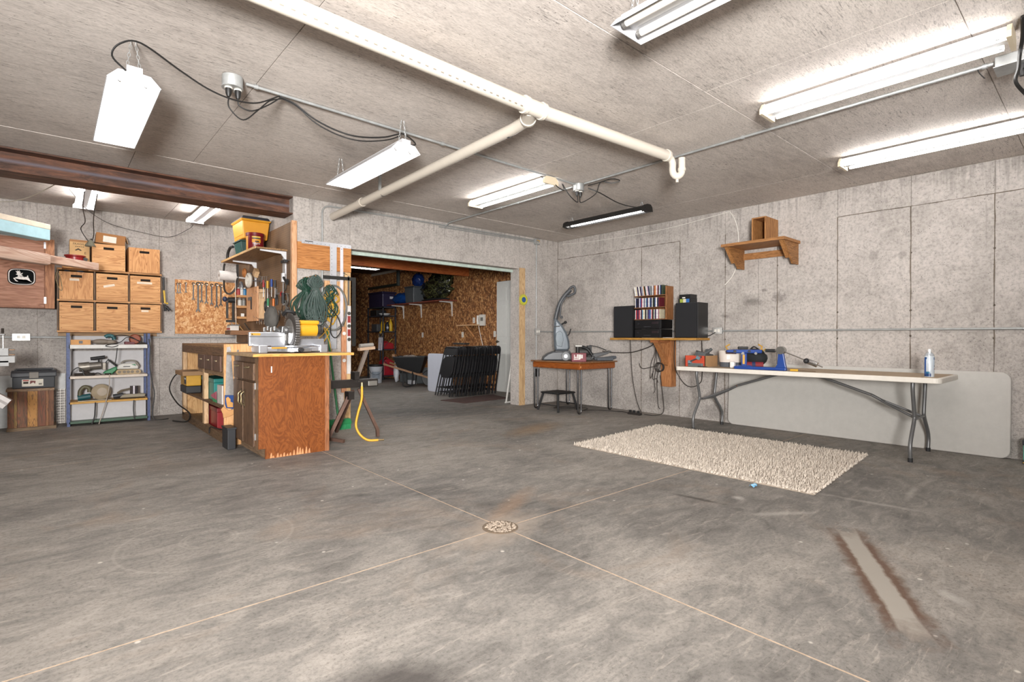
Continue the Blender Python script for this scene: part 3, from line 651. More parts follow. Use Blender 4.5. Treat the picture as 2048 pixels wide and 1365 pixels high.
# --- folding tables
WTOP = paint('#cfc7b9', .55, var=.06, scale=8); WEDGE = paint('#d6d0c6', .5, var=.05)
def rrect(x0, y0, x1, y1, r, n_=5):
    pts = []
    for cx, cy, a0 in ((x1-r, y1-r, 0), (x0+r, y1-r, 90), (x0+r, y0+r, 180), (x1-r, y0+r, 270)):
        for i in range(n_+1):
            a = R(a0+90*i/n_); pts.append((cx+r*math.cos(a), cy+r*math.sin(a)))
    return pts
t = thing('folding_table', 'long white plastic folding table with gray legs holding tools', 'table')
MB().ext([(x, y, .68) for x, y in rrect(5.46, .92, 6.22, 3.36, .05)], (0, 0, .045)).obj('table_top', WEDGE, t, bevel=.006)
MB().ext([(x, y, .7252) for x, y in rrect(5.49, .95, 6.19, 3.33, .03)], (0, 0, .001)).obj('top_surface', paint('#a8947c', .75, var=.22, scale=10), t)
def wish(yl, s):
    for xs_ in ((5.57, 5.63, 5.62, 5.50, 5.50), (6.02, 5.98, 6.0, 6.16, 6.16)):
        l = MB().tube(curve_pts([(xs_[0], yl, .68), (xs_[0]+.0, yl, .60), (xs_[1], yl, .40), (xs_[2], yl, .33), (xs_[3], yl, .16), (xs_[4], yl, .03)], 4), .0155, 12).obj('leg', STEELG, t, smooth=True)
        MB().cyl((xs_[4], yl, 0), (xs_[4], yl, .035), .018, n=12).obj('foot_cap', PLASTB, l)
    MB().cyl((5.625, yl, .35), (5.99, yl, .35), .012, n=10).obj('cross_bar', STEELG, t, smooth=True)
    k = (5.81, yl+s*.36, .52)
    for x in (5.70, 5.92): MB().tube([(x, yl, .35), (5.81+(x-5.81)*.2, yl+s*.28, .475)], .011, 8).obj('brace_strut', STEELG, t, smooth=True)
    MB().tube([(5.81, yl+s*.26, .465), k, (5.81, yl+s*.80, .67)], .0135, 10).obj('brace', STEELG, t, smooth=True)
    MB().cyl((5.79, k[1], k[2]), (5.83, k[1], k[2]), .008, n=8).obj('brace_rivet', CHROME, t)
wish(1.13, 1); wish(3.14, -1)
fin(t)
t = thing('folded_table', 'folded white plastic table leaning on its long edge against the right wall', 'table', (6.262, 1.85, 0.002), (0, R(2.6), 0))
MB().ext([(0, y, z) for y, z in rrect(-1.27, 0, 1.27, .757, .07)], (.035, 0, 0)).obj('table_top', paint('#b9b5af', .55, var=.05), t, bevel=.008)
MB().ext([(-.0015, y, z) for y, z in rrect(-1.245, .025, 1.245, .735, .055)], (.0015, 0, 0)).obj('top_surface', paint('#b8b5af', .6, var=.06), t)
# --- things on the folding table
zt = .7265
t = thing('cardboard_box', 'orange-red cardboard box full of gray hardware on the folding table', 'box')
bx, by = 5.64, 3.17
q = .006
MB().box((bx-.07, by-.13, zt), (bx-.07+q, by+.12, zt+.125)).obj('front_panel', paint('#b8442a', .7), t)
m = MB().box((bx-.07, by-.13, zt), (bx+.22, by-.13+q, zt+.125)).obj('side_panel', paint('#a9835c', .8), t)
MB().box((bx-.07, by+.12-q, zt), (bx+.22, by+.12, zt+.125)).obj('side_panel', paint('#a9835c', .8), t)
MB().box((bx+.214, by-.13, zt), (bx+.22, by+.12, zt+.125)).obj('back_panel', paint('#a9835c', .8), t)
MB().box((bx-.06, by-.12, zt), (bx+.21, by+.11, zt+.01)).obj('bottom', paint('#a9835c', .8), t); fin(t)
m = MB(); m.box((bx-.03, by-.10, zt+.06), (bx+.17, by-.0, zt+.155), rot=(.15, .1, .05)); m.box((bx+.06, by+.0, zt+.08), (bx+.16, by+.09, zt+.165), rot=(.3, -.2, .5)); m.cyl((bx+.02, by-.02, zt+.1), (bx+.15, by-.09, zt+.2), .018); m.cyl((bx+.1, by-.07, zt+.1), (bx+.16, by-.03, zt+.185), .025)
single(m, 'hardware_bundle', paint('#5c5f60', .5, .4), 'gray metal hardware piled inside the orange-red box', 'hardware')
t = thing('clamp', 'gray clamp lying in front of the orange-red box', 'clamp')
MB().box((5.545, 3.06, zt), (5.575, 3.24, zt+.04)).obj('bar', paint('#7c8586', .4, .6), t, bevel=.004)
MB().cyl((5.55, 3.21, zt+.06), (5.565, 3.08, zt+.115), .009).obj('handle', paint('#3d3d3d', .5), t)
MB().box((5.54, 3.09, zt+.085), (5.56, 3.135, zt+.12), rot=(.4, 0, 0)).obj('jaw', paint('#84a0ab', .4, .5), t); MB().box((5.545, 3.2, zt+.03), (5.57, 3.24, zt+.07)).obj('jaw', paint('#84a0ab', .4, .5), t); fin(t)
single(MB().cyl((5.52, 3.1, zt+.006), (5.53, 2.99, zt+.006), .006, .003), 'pen', PLASTB, 'small dark pen beside the clamp on the folding table', 'pen')
t = thing('fabric_basket', 'round white canvas basket with gray base and leather handle', 'basket')
cx, cy = 5.85, 2.875
MB().lathe([(.115, zt), (.120, zt+.002), (.122, zt+.055)], (cx, cy, 0), 28).obj('base_band', paint('#55585e', .9), t, smooth=True)
MB().lathe([(.122, zt+.055), (.134, zt+.185), (.128, zt+.185), (.116, zt+.06)], (cx, cy, 0), 28).obj('body', paint('#d8cfc6', .9, var=.04), t, smooth=True)
d = (CAM-Vector((cx, cy, CZ))).normalized(); pr = Vector((-d.y, d.x, 0))
h = MB(); P0 = Vector((cx, cy, zt+.150))+d*.130
h.ext([P0+pr*x+d*y for x, y in ((-.055, -.006), (.055, -.006), (.055, .006), (0, .012), (-.055, .006))], (0, 0, .02)); h.obj('handle', paint('#4a2a22', .6), t)
Pt = Vector((cx, cy, zt+.09))+d*.1255
MB().ext([Pt+pr*x+d*(y) for x, y in ((-.045, -.004), (-.01, -.0), (-.01, .003), (-.045, -.001))], (0, 0, .05)).obj('label_patch', paint('#e6e2de', .7), t); fin(t)
# blue rod-holder stand (tall)
BLUE = paint('#1c3f86', .35, var=.1)
t = thing('blue_vise_stand', 'blue metal gun vise with crossbar and yellow label on folding table', 'vise')
p = Vector((5.62, 2.62, zt)); A = Vector((-math.sin(YAW-.2)*-1, -math.cos(YAW-.2), 0)); A = Vector((.62, -.78, 0)); N = Vector((-.78, -.62, 0))
def lb(mb, c, sz, tilt=0):   # box in the stand's own axes
    M = Matrix.Translation(p+A*c[0]+N*c[1]+Vector((0, 0, c[2]))) @ Matrix((A, N, Vector((0, 0, 1)))).transposed().to_4x4() @ Matrix.Rotation(tilt, 4, 'Y')
    k = MB().cb((0, 0, 0), sz).xf(M); return mb.add(k.v, k.f)
lb(MB(), (0, 0, .09), (.055, .05, .15)).obj('column', BLUE, t, bevel=.006)
m = MB(); lb(m, (0, 0, .018), (.14, .09, .036)); m.obj('base', BLUE, t, bevel=.008)
m = MB(); lb(m, (.0, 0, .185), (.22, .06, .04)); lb(m, (-.13, 0, .187), (.10, .05, .03)); lb(m, (.14, 0, .185), (.08, .05, .04)); m.obj('crossbar', BLUE, t, bevel=.01)
for i, x in enumerate((-.10, -.02, .045, .11)):
    q = p+A*x+Vector((0, 0, .165 if i % 2 else .185))
    MB().cyl(q+N*.02, q+N*.045, .014, n=12).obj('knob', paint('#1b1b1c', .4) if i % 2 == 0 else paint('#d8d8d8', .2, .8), t, smooth=True)
lb(MB(), (-.008, .0265, .10), (.022, .002, .10)).obj('label', paint('#c99a3a', .6), t)
for s in (-1, 1):
    q = p+A*(s*.165)+Vector((0, 0, .20)); MB().tube([q, q+A*(s*.02)+Vector((0, 0, .035)), q+A*(-s*.02)+Vector((0, 0, .06))], .009).obj('rest_fork', paint('#b58a35', .5), t)
lb(MB(), (-.01, 0, .222), (.1, .05, .03)).obj('pad', PLASTB, t, bevel=.008)
fin(t)
t = thing('tool_bag', 'black soft bag with yellow cord behind the blue stand', 'bag')
MB().ball((5.90, 2.62, zt+.105), (.09, .12, .105), 16, 10, .08, 4).obj('body', paint('#15181a', .8), t, smooth=True)
MB().tube(curve_pts([(5.86, 2.66, zt+.20), (5.86, 2.62, zt+.232), (5.86, 2.56, zt+.20)]), .008).obj('handle', PLASTB, t, smooth=True)
MB().tube(curve_pts([(5.83, 2.55, zt+.17), (5.82, 2.52, zt+.21), (5.83, 2.50, zt+.19), (5.82, 2.48, zt+.215)]), .005).obj('yellow_cord', paint('#d0a52c', .5), t); fin(t)
t = thing('sleeping_roll', 'small red and navy roll at the foot of the black bag', 'roll')
MB().cyl((5.74, 2.66, zt+.035), (5.82, 2.50, zt+.035), .034, n=16).obj('roll', paint('#7d1f28', .7), t, smooth=True); MB().cyl((5.77, 2.60, zt+.035), (5.785, 2.57, zt+.035), .0355, n=16).obj('navy_band', paint('#1e2a52', .7), t); fin(t)
single(MB().tube(curve_pts([(5.66, 2.55, zt+.006), (5.68, 2.50, zt+.01), (5.72, 2.51, zt+.006), (5.70, 2.46, zt+.006), (5.76, 2.45, zt+.008)]), .006), 'cord', paint('#d8b12e', .5), 'loop of yellow cord on the table in front of the bag', 'cord')
single(MB().box((5.60, 2.72, zt), (5.65, 2.77, zt+.07)), 'white_jar', paint('#e4e2dd', .4), 'white plastic block left of the blue stand base', 'jar', bevel=.012)
# low blue cradle with chrome rod
t = thing('rod_cradle', 'low blue metal cradle with upright holding a chrome adjusting rod', 'vise')
a0 = oz(1475, 741, zt+.015); 
P1 = Vector((5.50, 2.66, zt)); P2 = Vector((5.54, 2.15, zt)); D = (P2-P1).normalized(); S = Vector((0, 0, 1)).cross(D)
m = MB(); M0 = Matrix.Translation((P1+P2)/2) @ Matrix((D, S, Vector((0, 0, 1)))).transposed().to_4x4()
MB().cb((0, 0, .016), ((P2-P1).length, .06, .032)).xf(M0).obj('base_bar', BLUE, t, bevel=.008)
u = P2-D*.05
MB().ext([u+D*x+Vector((0, 0, z))-S*.02 for x, z in ((-.055, .03), (-.035, .06), (-.025, .19), (.02, .19), (.045, .05), (.05, .03))], S*.04).obj('upright', BLUE, t, bevel=.006)
q = u+Vector((0, 0, .205)); m = MB().cyl(q-S*.035, q+S*.035, .04, n=20); m.obj('pivot_disc', paint('#a9a9a6', .25, .9), t, smooth=True)
r1 = q+D*.02+Vector((0, 0, -.01)); r2 = q+D*.37+Vector((0, 0, -.155)); MB().cyl(r1, r2, .006, n=8).obj('rod', CHROME, t, smooth=True)
k = r1.lerp(r2, .72); e = (r2-r1).normalized(); MB().cyl(k-e*.055+S*.0, k+e*.055, .026, n=16).obj('counterweight', CHROME, t, smooth=True)
MB().ball(k-e*.04-S*.03, .026).obj('knob', PLASTB, t, smooth=True)
l = q-D*.06+Vector((0, 0, -.005)); m = MB().cyl(l, l-D*.09, .017, n=12); m.obj('eyepiece', PLASTB, t, smooth=True); MB().cyl(l-D*.09, l+D*.02, .011, n=10).obj('eyepiece_tube', CHROME, t, smooth=True)
fin(t)
t = thing('screwdriver', 'small yellow-handled screwdriver lying by the rod cradle', 'screwdriver')
MB().cyl((5.50, 2.10, zt+.012), (5.51, 2.03, zt+.012), .012, n=10).obj('handle', paint('#c79a2a', .5), t, smooth=True); MB().cyl((5.51, 2.03, zt+.012), (5.53, 1.88, zt+.008), .004).obj('shaft', paint('#6d5a44', .5), t); fin(t)
# spray can
t = thing('spray_can', 'white and blue aerosol can standing on the folding table end', 'spray can')
c = (5.64, 1.03, 0)
MB().lathe([(.033, zt), (.0345, zt+.003), (.0345, zt+.175), (.032, zt+.178)], c, 24).obj('can', paint('#d6dfe6', .25, .3, var=.02), t, smooth=True)
MB().lathe([(.0335, zt+.178), (.028, zt+.195), (.016, zt+.207), (.013, zt+.212)], c, 24).obj('shoulder', paint('#c9cfd4', .25, .5), t, smooth=True)
MB().lathe([(.012, zt+.212), (.012, zt+.232), (.007, zt+.238)], c, 12).obj('nozzle', paint('#e6e6e6', .4), t, smooth=True)
def wrap(a0, a1, z0, z1, h, name):
    m = MB(); n_ = 8; d0 = math.atan2(-c[1], -c[0])
    vs = []
    for i in range(n_+1):
        a = d0+R(a0+(a1-a0)*i/n_)
        for zz in (z0, z1): vs.append((c[0]+.0349*math.cos(a), c[1]+.0349*math.sin(a), zt+zz))
    m.add(vs, [(2*i, 2*i+2, 2*i+3, 2*i+1) for i in range(n_)]); m.obj(name, paint(h, .35), t)
wrap(-85, 20, .004, .03, '#1c3c6b', 'label_band'); wrap(-85, 10, .03, .045, '#2a6d8c', 'label_band'); wrap(-80, -38, .02, .15, '#3b5f9c', 'label_panel'); wrap(50, 88, .05, .16, '#b9c6d3', 'label_panel'); wrap(52, 86, .145, .165, '#1b4f86', 'label_logo'); wrap(-70, -30, .150, .168, '#1b4f86', 'label_logo'); wrap(62, 84, .085, .10, '#303040', 'label_text'); wrap(64, 84, .06, .075, '#8c3d2f', 'label_text')
fin(t)
# --- teal box cut off at the right edge of the picture
t = thing('teal_container', 'teal plastic container with dark lid at the right picture edge', 'container')
MB().box((6.13, .40, .03), (6.30, .49, .16)).obj('body', paint('#63b39a', .5), t, bevel=.008); MB().box((6.12, .39, .16), (6.31, .495, .205)).obj('lid', paint('#22252c', .5), t, bevel=.006); MB().box((6.12, .39, 0), (6.31, .495, .03)).obj('base', paint('#2a2a26', .5), t)
MB().box((6.115, .40, .012), (6.12, .49, .018)).obj('trim_strip', paint('#c89b30', .5), t); fin(t)
# --- wall shelf with open wooden box
SHW = wood('#9a6a3c', '#b98552', '#6f4826', 'y', 1.2); SHZ = wood('#a26f3f', '#bd8a55', '#6f4826', 'z', 1.2); SHX = wood('#8f6237', '#b07d4a', '#68421f', 'x', 1.2)
t = thing('wall_shelf', 'brown wooden bracket shelf high on the right concrete wall', 'shelf')
MB().box((5.90, 2.32, 2.118), (6.345, 3.03, 2.15)).obj('shelf_board', SHW, t, bevel=.002)
for y0 in (2.34, 2.955):
    b = MB().ext([(5.945, y0, 2.118), (6.345, y0, 2.118), (6.345, y0, 1.885), (6.19, y0, 1.885)], (0, .018, 0)).obj('bracket', SHX, t)
    MB().ext([(5.945, y0+.018, 2.118), (5.99, y0+.018, 2.118), (6.15, y0+.018, 1.96), (6.12, y0+.018, 1.945)], (0, .035, 0)).obj('bracket_front', SHZ, b)
MB().box((6.32, 2.358, 2.0), (6.345, 2.955, 2.075)).obj('cleat', SHW, t); fin(t)
t = thing('wooden_box', 'small open-front wooden box standing on the high wall shelf', 'box')
x0, x1, y0, y1, z0, z1 = 5.98, 6.31, 2.548, 2.705, 2.15, 2.415
MB().box((x0, y0, z0), (x1, y0+.014, z1)).obj('side_board', SHZ, t); MB().box((x0, y1-.014, z0), (x1, y1, z1)).obj('side_board', SHZ, t)
MB().box((x0, y0+.014, z1-.014), (x1, y1-.014, z1)).obj('top_board', SHW, t); MB().box((x0, y0+.014, z0), (x1, y1-.014, z0+.014)).obj('bottom_board', SHW, t)
MB().box((x1-.012, y0+.014, z0+.014), (x1, y1-.014, z1-.014)).obj('back_board', SHZ, t); fin(t)
# --- stereo shelf on post
t = thing('stereo_shelf', 'wooden plank shelf on a braced wall post holding the stereo', 'shelf')
OAK = wood('#a5762f', '#c29244', '#7d5520', 'y', 1.2); PST = wood('#a0683c', '#b98355', '#7d4c28', 'z', 1.3)
MB().box((5.90, 3.34, 1.028), (6.24, 4.65, 1.056)).obj('shelf_board', OAK, t, bevel=.004)
MB().box((5.945, 3.90, .995), (6.24, 4.02, 1.028)).obj('arm', wood('#9a5f34', '#b3784a', '#774524', 'x', 1.3), t)
MB().box((6.225, 3.88, .40), (6.345, 4.04, 1.028)).obj('post', PST, t, bevel=.003)
MB().ext([(5.97, 3.925, .995), (6.04, 3.925, .995), (6.15, 3.925, .84), (6.225, 3.925, .80), (6.225, 3.925, .68), (6.20, 3.925, .70), (6.14, 3.925, .79)], (0, .07, 0)).obj('brace', PST, t, bevel=.003); fin(t)
zs = 1.0565
SPK = paint('#17171a', .85, var=.08, scale=120); SPKS = paint('#141416', .35, var=.05)
for nm, y0, y1, dep, lab in (('s', 4.30, 4.62, .21, 'black loudspeaker at the far left end of the stereo shelf'), ('s', 3.345, 3.65, .25, 'black loudspeaker with boxes on it at the right shelf end')):
    t = thing('loudspeaker', lab, 'speaker', group='stereo loudspeakers')
    MB().box((5.955, y0, zs), (5.95+dep, y1, zs+.44)).obj('cabinet', SPKS, t, bevel=.004); MB().box((5.935, y0+.006, zs+.006), (5.955, y1-.006, zs+.434)).obj('grille', SPK, t, bevel=.006); fin(t)
m = MB(); m.box((6.0, 4.38, zs+.4405), (6.10, 4.52, zs+.446)); single(m, 'paper_stack', paint('#cfcac0', .8), 'few loose papers on the left loudspeaker', 'paper')
# component stack
for i, (z0, hh, lab) in enumerate(((zs, .114, 'black stereo receiver at the bottom of the component stack'), (zs+.116, .122, 'black cassette deck stacked on the stereo receiver'))):
    t = thing('stereo_component', lab, 'stereo', group='stereo components')
    MB().box((5.955, 3.86, z0+.006), (6.22, 4.27, z0+hh)).obj('case', paint('#0f0f10', .35), t, bevel=.003)
    MB().box((5.950, 3.875, z0+.008), (5.955, 4.265, z0+hh-.004)).obj('faceplate', paint('#1a1a1c', .25), t)
    for y in (3.9, 4.23): MB().cyl((5.98, y, z0), (5.98, y, z0+.006), .01).obj('foot', PLASTB, t)
    for k_ in range(5): MB().box((5.948, 4.02+k_*.022, z0+.03), (5.9505, 4.034+k_*.022, z0+.036)).obj('button', paint('#55555a', .3, .5), t)
    MB().cyl((5.950, 4.21, z0+hh*.6), (5.940, 4.21, z0+hh*.6), .014, n=14).obj('dial', paint('#3a3a3e', .3, .6), t)
    MB().box((5.9485, 3.9, z0+hh*.55), (5.9505, 4.0, z0+hh*.8)).obj('display', paint('#2a2326', .1), t)
    fin(t)
# CD rack with three shelves of cases
zr = zs+.2395
t = thing('cd_rack', 'brown three-shelf wooden CD rack on top of the stereo stack', 'rack')
CDW = wood('#8a5a33', '#a3714a', '#5e3a1e', 'z', 1.4)
MB().box((5.975, 3.795, zr), (6.135, 3.812, zr+.435)).obj('side_board', CDW, t)
MB().box((6.125, 3.812, zr), (6.135, 4.285, zr+.40)).obj('back_board', CDW, t)
for k_ in range(3): MB().box((5.975, 3.812, zr+k_*.157), (6.125, 4.295, zr+.012+k_*.157)).obj('shelf', wood('#6b4527', '#84593a', '#4a2e17', 'y', 1.4), t)
fin(t)
cdc = [('white', '#d8d5d2'), ('black', '#1f1e22'), ('red', '#a33a44'), ('dark green', '#3b4a38'), ('blue', '#3d5d8f'), ('pale pink', '#cbb4bd'), ('navy', '#272b4a'), ('cream', '#cfc6ab'), ('orange', '#b5733d'), ('maroon', '#6b2a33'), ('gray', '#8d8f93'), ('teal', '#3f7f92'), ('purple', '#4a3a66')]
ordn = lambda n_: {1: 'first', 2: 'second', 3: 'third', 4: 'fourth', 5: 'fifth', 6: 'sixth', 7: 'seventh', 8: 'eighth', 9: 'ninth', 10: 'tenth', 11: 'eleventh', 12: 'twelfth', 13: 'thirteenth', 14: 'fourteenth', 15: 'fifteenth', 16: 'sixteenth', 17: 'seventeenth', 18: 'eighteenth', 19: 'nineteenth', 20: 'twentieth'}.get(n_) or 'twenty-'+{1: 'first', 2: 'second', 3: 'third', 4: 'fourth', 5: 'fifth', 6: 'sixth', 7: 'seventh', 8: 'eighth', 9: 'ninth'}[n_-20]
rg = random.Random(11)
for row, rn in ((2, 'top'), (1, 'middle'), (0, 'bottom')):
    y = 4.288; n_ = 0; lean = row == 2
    while y > 3.835 and n_ < 28:
        n_ += 1; th = rg.choice((.0105, .0105, .0105, .021)); nm, hx = rg.choice(cdc)
        if n_ % 4 == 1: nm, hx = cdc[0]
        elif n_ % 4 == 3: nm, hx = cdc[rg.choice((1, 6, 9, 12))]
        z0 = zr+.0125+row*.157
        tl = .17 if (lean and n_ < 17) else 0
        yy = y-th
        m = MB()
        m.ext([(5.985, y+tl*.125, z0+.1245), (5.985, yy+tl*.125, z0+.1245), (5.985, yy, z0), (5.985, y, z0)], (.12, 0, 0))
        if tl and n_ == 16: y -= tl*.125+.002
        single(m, 'cd_case', paint(hx, .35, var=.25, scale=60), '%s CD case, %s from the left on the %s rack shelf' % (nm, ordn(n_), rn), 'cd case', 'CD cases on the wooden rack')
        y = yy - (.0012 if not (tl and n_ == 16) else .02)
# boxes on the right speaker
zz = zs+.4405
t = thing('cassette_box', 'blue and yellow printed box on the right loudspeaker', 'box'); MB().box((5.97, 3.45, zz), (6.12, 3.62, zz+.05)).obj('case', paint('#16181c', .4), t)
MB().box((5.968, 3.47, zz+.003), (5.97, 3.515, zz+.047)).obj('print', paint('#2f66a8', .4), t); MB().box((5.968, 3.515, zz+.003), (5.97, 3.555, zz+.047)).obj('print', paint('#cfc9b0', .4), t); MB().box((5.968, 3.555, zz+.003), (5.97, 3.60, zz+.047)).obj('print', paint('#8d9a3c', .4), t); fin(t)
t = thing('video_case', 'upper black case stacked on the printed box', 'box'); MB().box((5.975, 3.455, zz+.0505), (6.125, 3.615, zz+.105)).obj('case', paint('#111113', .35), t, bevel=.003); MB().box((5.9735, 3.53, zz+.056), (5.975, 3.57, zz+.07)).obj('sticker', paint('#e0ddd5', .5), t); fin(t)
t = thing('papers', 'white sheet poking out in front of the right speaker', 'paper'); MB().box((5.905, 3.67, zs), (5.95, 3.80, zs+.004)).obj('sheet', paint('#dcd9d4', .7), t); fin(t)
# outlets on right wall
def outlet(label, p, ax, w_=.115, h=.075, dep=.045, horiz=True):
    t = thing('wall_outlet', label, 'outlet'); p = Vector(p)
    n_ = Vector((-1, 0, 0)) if ax == 'x' else Vector((0, -1, 0)); s = Vector((0, 1, 0)) if ax == 'x' else Vector((1, 0, 0)); U = Vector((0, 0, 1))
    def bb(u0, u1, v0, v1, d0, d1, nm, mt):
        a = p+s*u0+U*v0+n_*d0; b = p+s*u1+U*v1+n_*d1; MB().box(a, b).obj(nm, mt, t, bevel=.002)
    bb(-w_/2, w_/2, -h/2, h/2, 0, dep, 'box', GALV); bb(-w_/2-.003, w_/2+.003, -h/2-.003, h/2+.003, dep, dep+.004, 'cover_plate', paint('#c8c6c2', .35, .5) if dep > .02 else paint('#e5e3de', .4))
    for k_ in (-1, 1):
        if horiz: bb(k_*.022-.015, k_*.022+.015, -.018, .018, dep+.004, dep+.008, 'socket', paint('#e6e2d8', .4))
        else: bb(-.015, .015, k_*.022-.014, k_*.022+.014, dep+.004, dep+.007, 'socket', paint('#e6e2d8', .4))
    return fin(t)
outlet('metal outlet box on the right wall with a black plug lead', (XR-.001, 3.28, 1.148), 'x')
outlet('metal outlet box beside the vertical conduit on the back wall', (5.85, YB-.02, 1.155), 'y', .09, .10, .03)
outlet('white-plated outlet box on the left wing wall conduit', (-.26, YW-.001, 1.05), 'y', .15, .075, .045)
t = thing('black_box', 'small black box at the foot of the vertical conduit', 'electrical box'); MB().box((5.815, YB-.05, .435), (5.89, YB-.002, .56)).obj('case', PLASTB, t, bevel=.004); MB().cyl((5.85, YB-.013, .55), (5.85, YB-.013, .575), .014).obj('connector', GALV, t); fin(t)
# round thermometer badge on the jamb
t = thing('round_badge', 'round yellow and green ornament with blue centre hung on the jamb', 'ornament')
c = oy(1046, 600, YB-.022)
MB().lathe([(.088, 0), (.088, .008), (.075, .012)], (c.x, YB-.034, c.z), 24, 'y').obj('rim', paint('#b9b24a', .4), t); MB().lathe([(.066, 0), (.066, .006)], (c.x, YB-.040, c.z), 24, 'y').obj('ring', paint('#c8c93a', .4), t); MB().lathe([(.042, 0), (.042, .005)], (c.x, YB-.045, c.z), 24, 'y').obj('centre', paint('#2c5594', .4, var=.3, scale=80), t); fin(t)
# --- hairpin-leg table with carpet cleaner
t = thing('hairpin_table', 'brown veneer table with chrome hairpin legs against the right wall', 'table')
VEN = wood('#8c4a1c', '#a8612c', '#6d3512', 'y', 1.0, .35)
x0, x1, y0, y1 = 5.40, 6.22, 4.76, 5.74
MB().box((x0+.02, y0+.02, .615), (x1-.02, y1-.02, .705)).obj('apron', VEN, t, bevel=.02)
MB().box((x0, y0, .705), (x1, y1, .722)).obj('table_top', wood('#7e5636', '#99704c', '#5a3b22', 'y', 1.0, .5), t, bevel=.003)
for x, y in ((x0+.07, y0+.07), (x1-.06, y0+.09), (x0+.06, y1-.06), (x1-.06, y1-.06)):
    m = MB(); pts = [(x-.035, y, .615), (x-.033, y, .05)]+[(x+.033*-math.cos(a), y, .045-.035*math.sin(a)) for a in [math.pi*i/8 for i in range(1, 8)]]+[(x+.033, y, .05), (x+.035, y, .615)]
    m.tube(pts, .0125, 10); m.obj('hairpin_leg', paint('#7a7a7c', .2, 1), t, smooth=True)
MB().lathe([(.012, 0), (.008, .004)], (x0+.03, y0+.015, .655), 12, 'y').obj('corner_boss', paint('#d9a06a', .3), t); fin(t)
zt = .7225
CCG = paint('#47494c', .4, var=.1); SMK = paint('#656d74', .2, .15, var=.15)
t = thing('carpet_cleaner', 'gray upright carpet cleaner with tall curved handle on the brown table', 'carpet cleaner', (5.64, 5.42, zt), (0, 0, R(-41.2)))
s = .0074
def L(px, py, y=0.): return Vector(((px-1105)*s, y, (719-py)*s))
def slab(pts, y0, y1, name, mat, bev=.01, par=None): return MB().ext([L(a, b, y0) for a, b in pts], (0, y1-y0, 0)).obj(name, mat, par or t, bevel=bev, smooth=True)
slab([(1074, 719), (1076, 712), (1085, 705), (1095, 701), (1118, 700), (1130, 703), (1133, 712), (1131, 719)], -.13, .13, 'base', CCG, .02)
for yy in (-.15, .13): 
    w0 = MB().lathe([(.0, 0), (.06, 0), (.066, .006), (.066, .024), (.06, .03), (.0, .03)], L(1120, 710.2, yy), 24, 'y').obj('wheel', paint('#6c6e70', .45), t, smooth=True)
    MB().lathe([(.03, 0), (.03, .036), (.0, .036)], L(1120, 710.2, yy-.003), 16, 'y').obj('hub', paint('#8c8e90', .3, .5), w0)
slab([(1100, 700), (1098, 690), (1097, 665), (1098, 645), (1099, 634), (1106, 640), (1115, 650), (1123, 664), (1128, 680), (1129, 694), (1126, 700)], -.10, .10, 'tank', SMK, .03)
slab([(1103, 690), (1100, 676), (1102, 664), (1109, 660), (1114, 664), (1116, 678), (1113, 692)], -.115, -.10, 'tank_window', paint('#7b848a', .15, .2), .006)
slab([(1098, 651), (1109, 650), (1109, 652), (1098, 653)], -.104, -.098, 'seam', PLASTB, 0)
hp = [L(1101, 640), L(1104, 625), L(1109, 608), L(1116, 595), L(1124, 585), L(1131, 578)]
MB().tube(curve_pts(hp, 5), .034, 12, flat=.95).obj('handle_stem', CCG, t, smooth=True)
gp = [L(1122, 587), L(1128, 577.5), L(1134, 572), L(1138.5, 571.5), L(1140.5, 577), L(1140, 584), L(1133, 588), L(1126, 591)]
MB().tube(curve_pts(gp+[gp[0]], 4)[:-1], .017, 10, closed=True).obj('handle_loop', CCG, t, smooth=True)
MB().tube(curve_pts([L(1110, 632, -.03), L(1111, 620, -.03), L(1113, 606, -.03), L(1121, 594, -.03)], 4), .012, 10).obj('rear_hose', paint('#4a4c4e', .4), t, smooth=True)
MB().lathe([(.022, 0), (.022, .04), (.0, .045)], L(1113, 633, -.05), 14, 'y').obj('dial', PLASTB, t, smooth=True)
ck = MB().ball(L(1121, 643, -.02), .022); ck.tube([L(1112, 648, -.02), L(1121, 643, -.02)], .012); ck.obj('cord_hook', PLASTB, t, smooth=True)
MB().tube([L(1122, 674), L(1129, 666), L(1132, 656)], .009).obj('cord_hook', PLASTB, t, smooth=True)
slab([(1098, 704), (1100, 699), (1128, 699), (1131, 704)], -.12, .12, 'collar', paint('#3c3d3f', .5), .008)
# small engine-like pump behind
t = thing('pump_motor', 'dark greasy pump motor behind the carpet cleaner tank', 'motor', (5.92, 5.16, zt), (0, 0, R(-41.2)))
D2 = paint('#3a3836', .5, .3, var=.3, scale=30)
m = MB().cyl((-.06, 0, .12), (.10, 0, .13), .075, n=16); m.obj('motor_body', D2, t, smooth=True)
MB().box((-.10, -.08, 0), (.13, .08, .06)).obj('base_plate', D2, t, bevel=.01); MB().box((.06, -.05, .06), (.12, .05, .22)).obj('bracket', PLASTB, t)
MB().cyl((-.08, 0, .06), (-.08, 0, .2), .03, n=12).obj('valve', D2, t, smooth=True); MB().box((-.12, -.03, .2), (-.02, .03, .225)).obj('valve_cap', paint('#b9b6b0', .4), t, bevel=.005)
MB().tube(curve_pts([(-.02, -.06, .2), (.05, -.09, .17), (.12, -.10, .08), (.16, -.11, .02)]), .022, 10).obj('hose', PLASTB, t, smooth=True)
t = thing('red_box', 'small dark red box with white lettering on the brown table', 'box')
c = Vector((5.56, 4.93, zt)); 
rz = R(-41.2); M0 = Matrix.Translation(c) @ Matrix.Rotation(rz, 4, 'Z')
MB().cb((0, 0, .06), (.20, .12, .12)).xf(M0).obj('body', paint('#74222f', .5), t, bevel=.004)
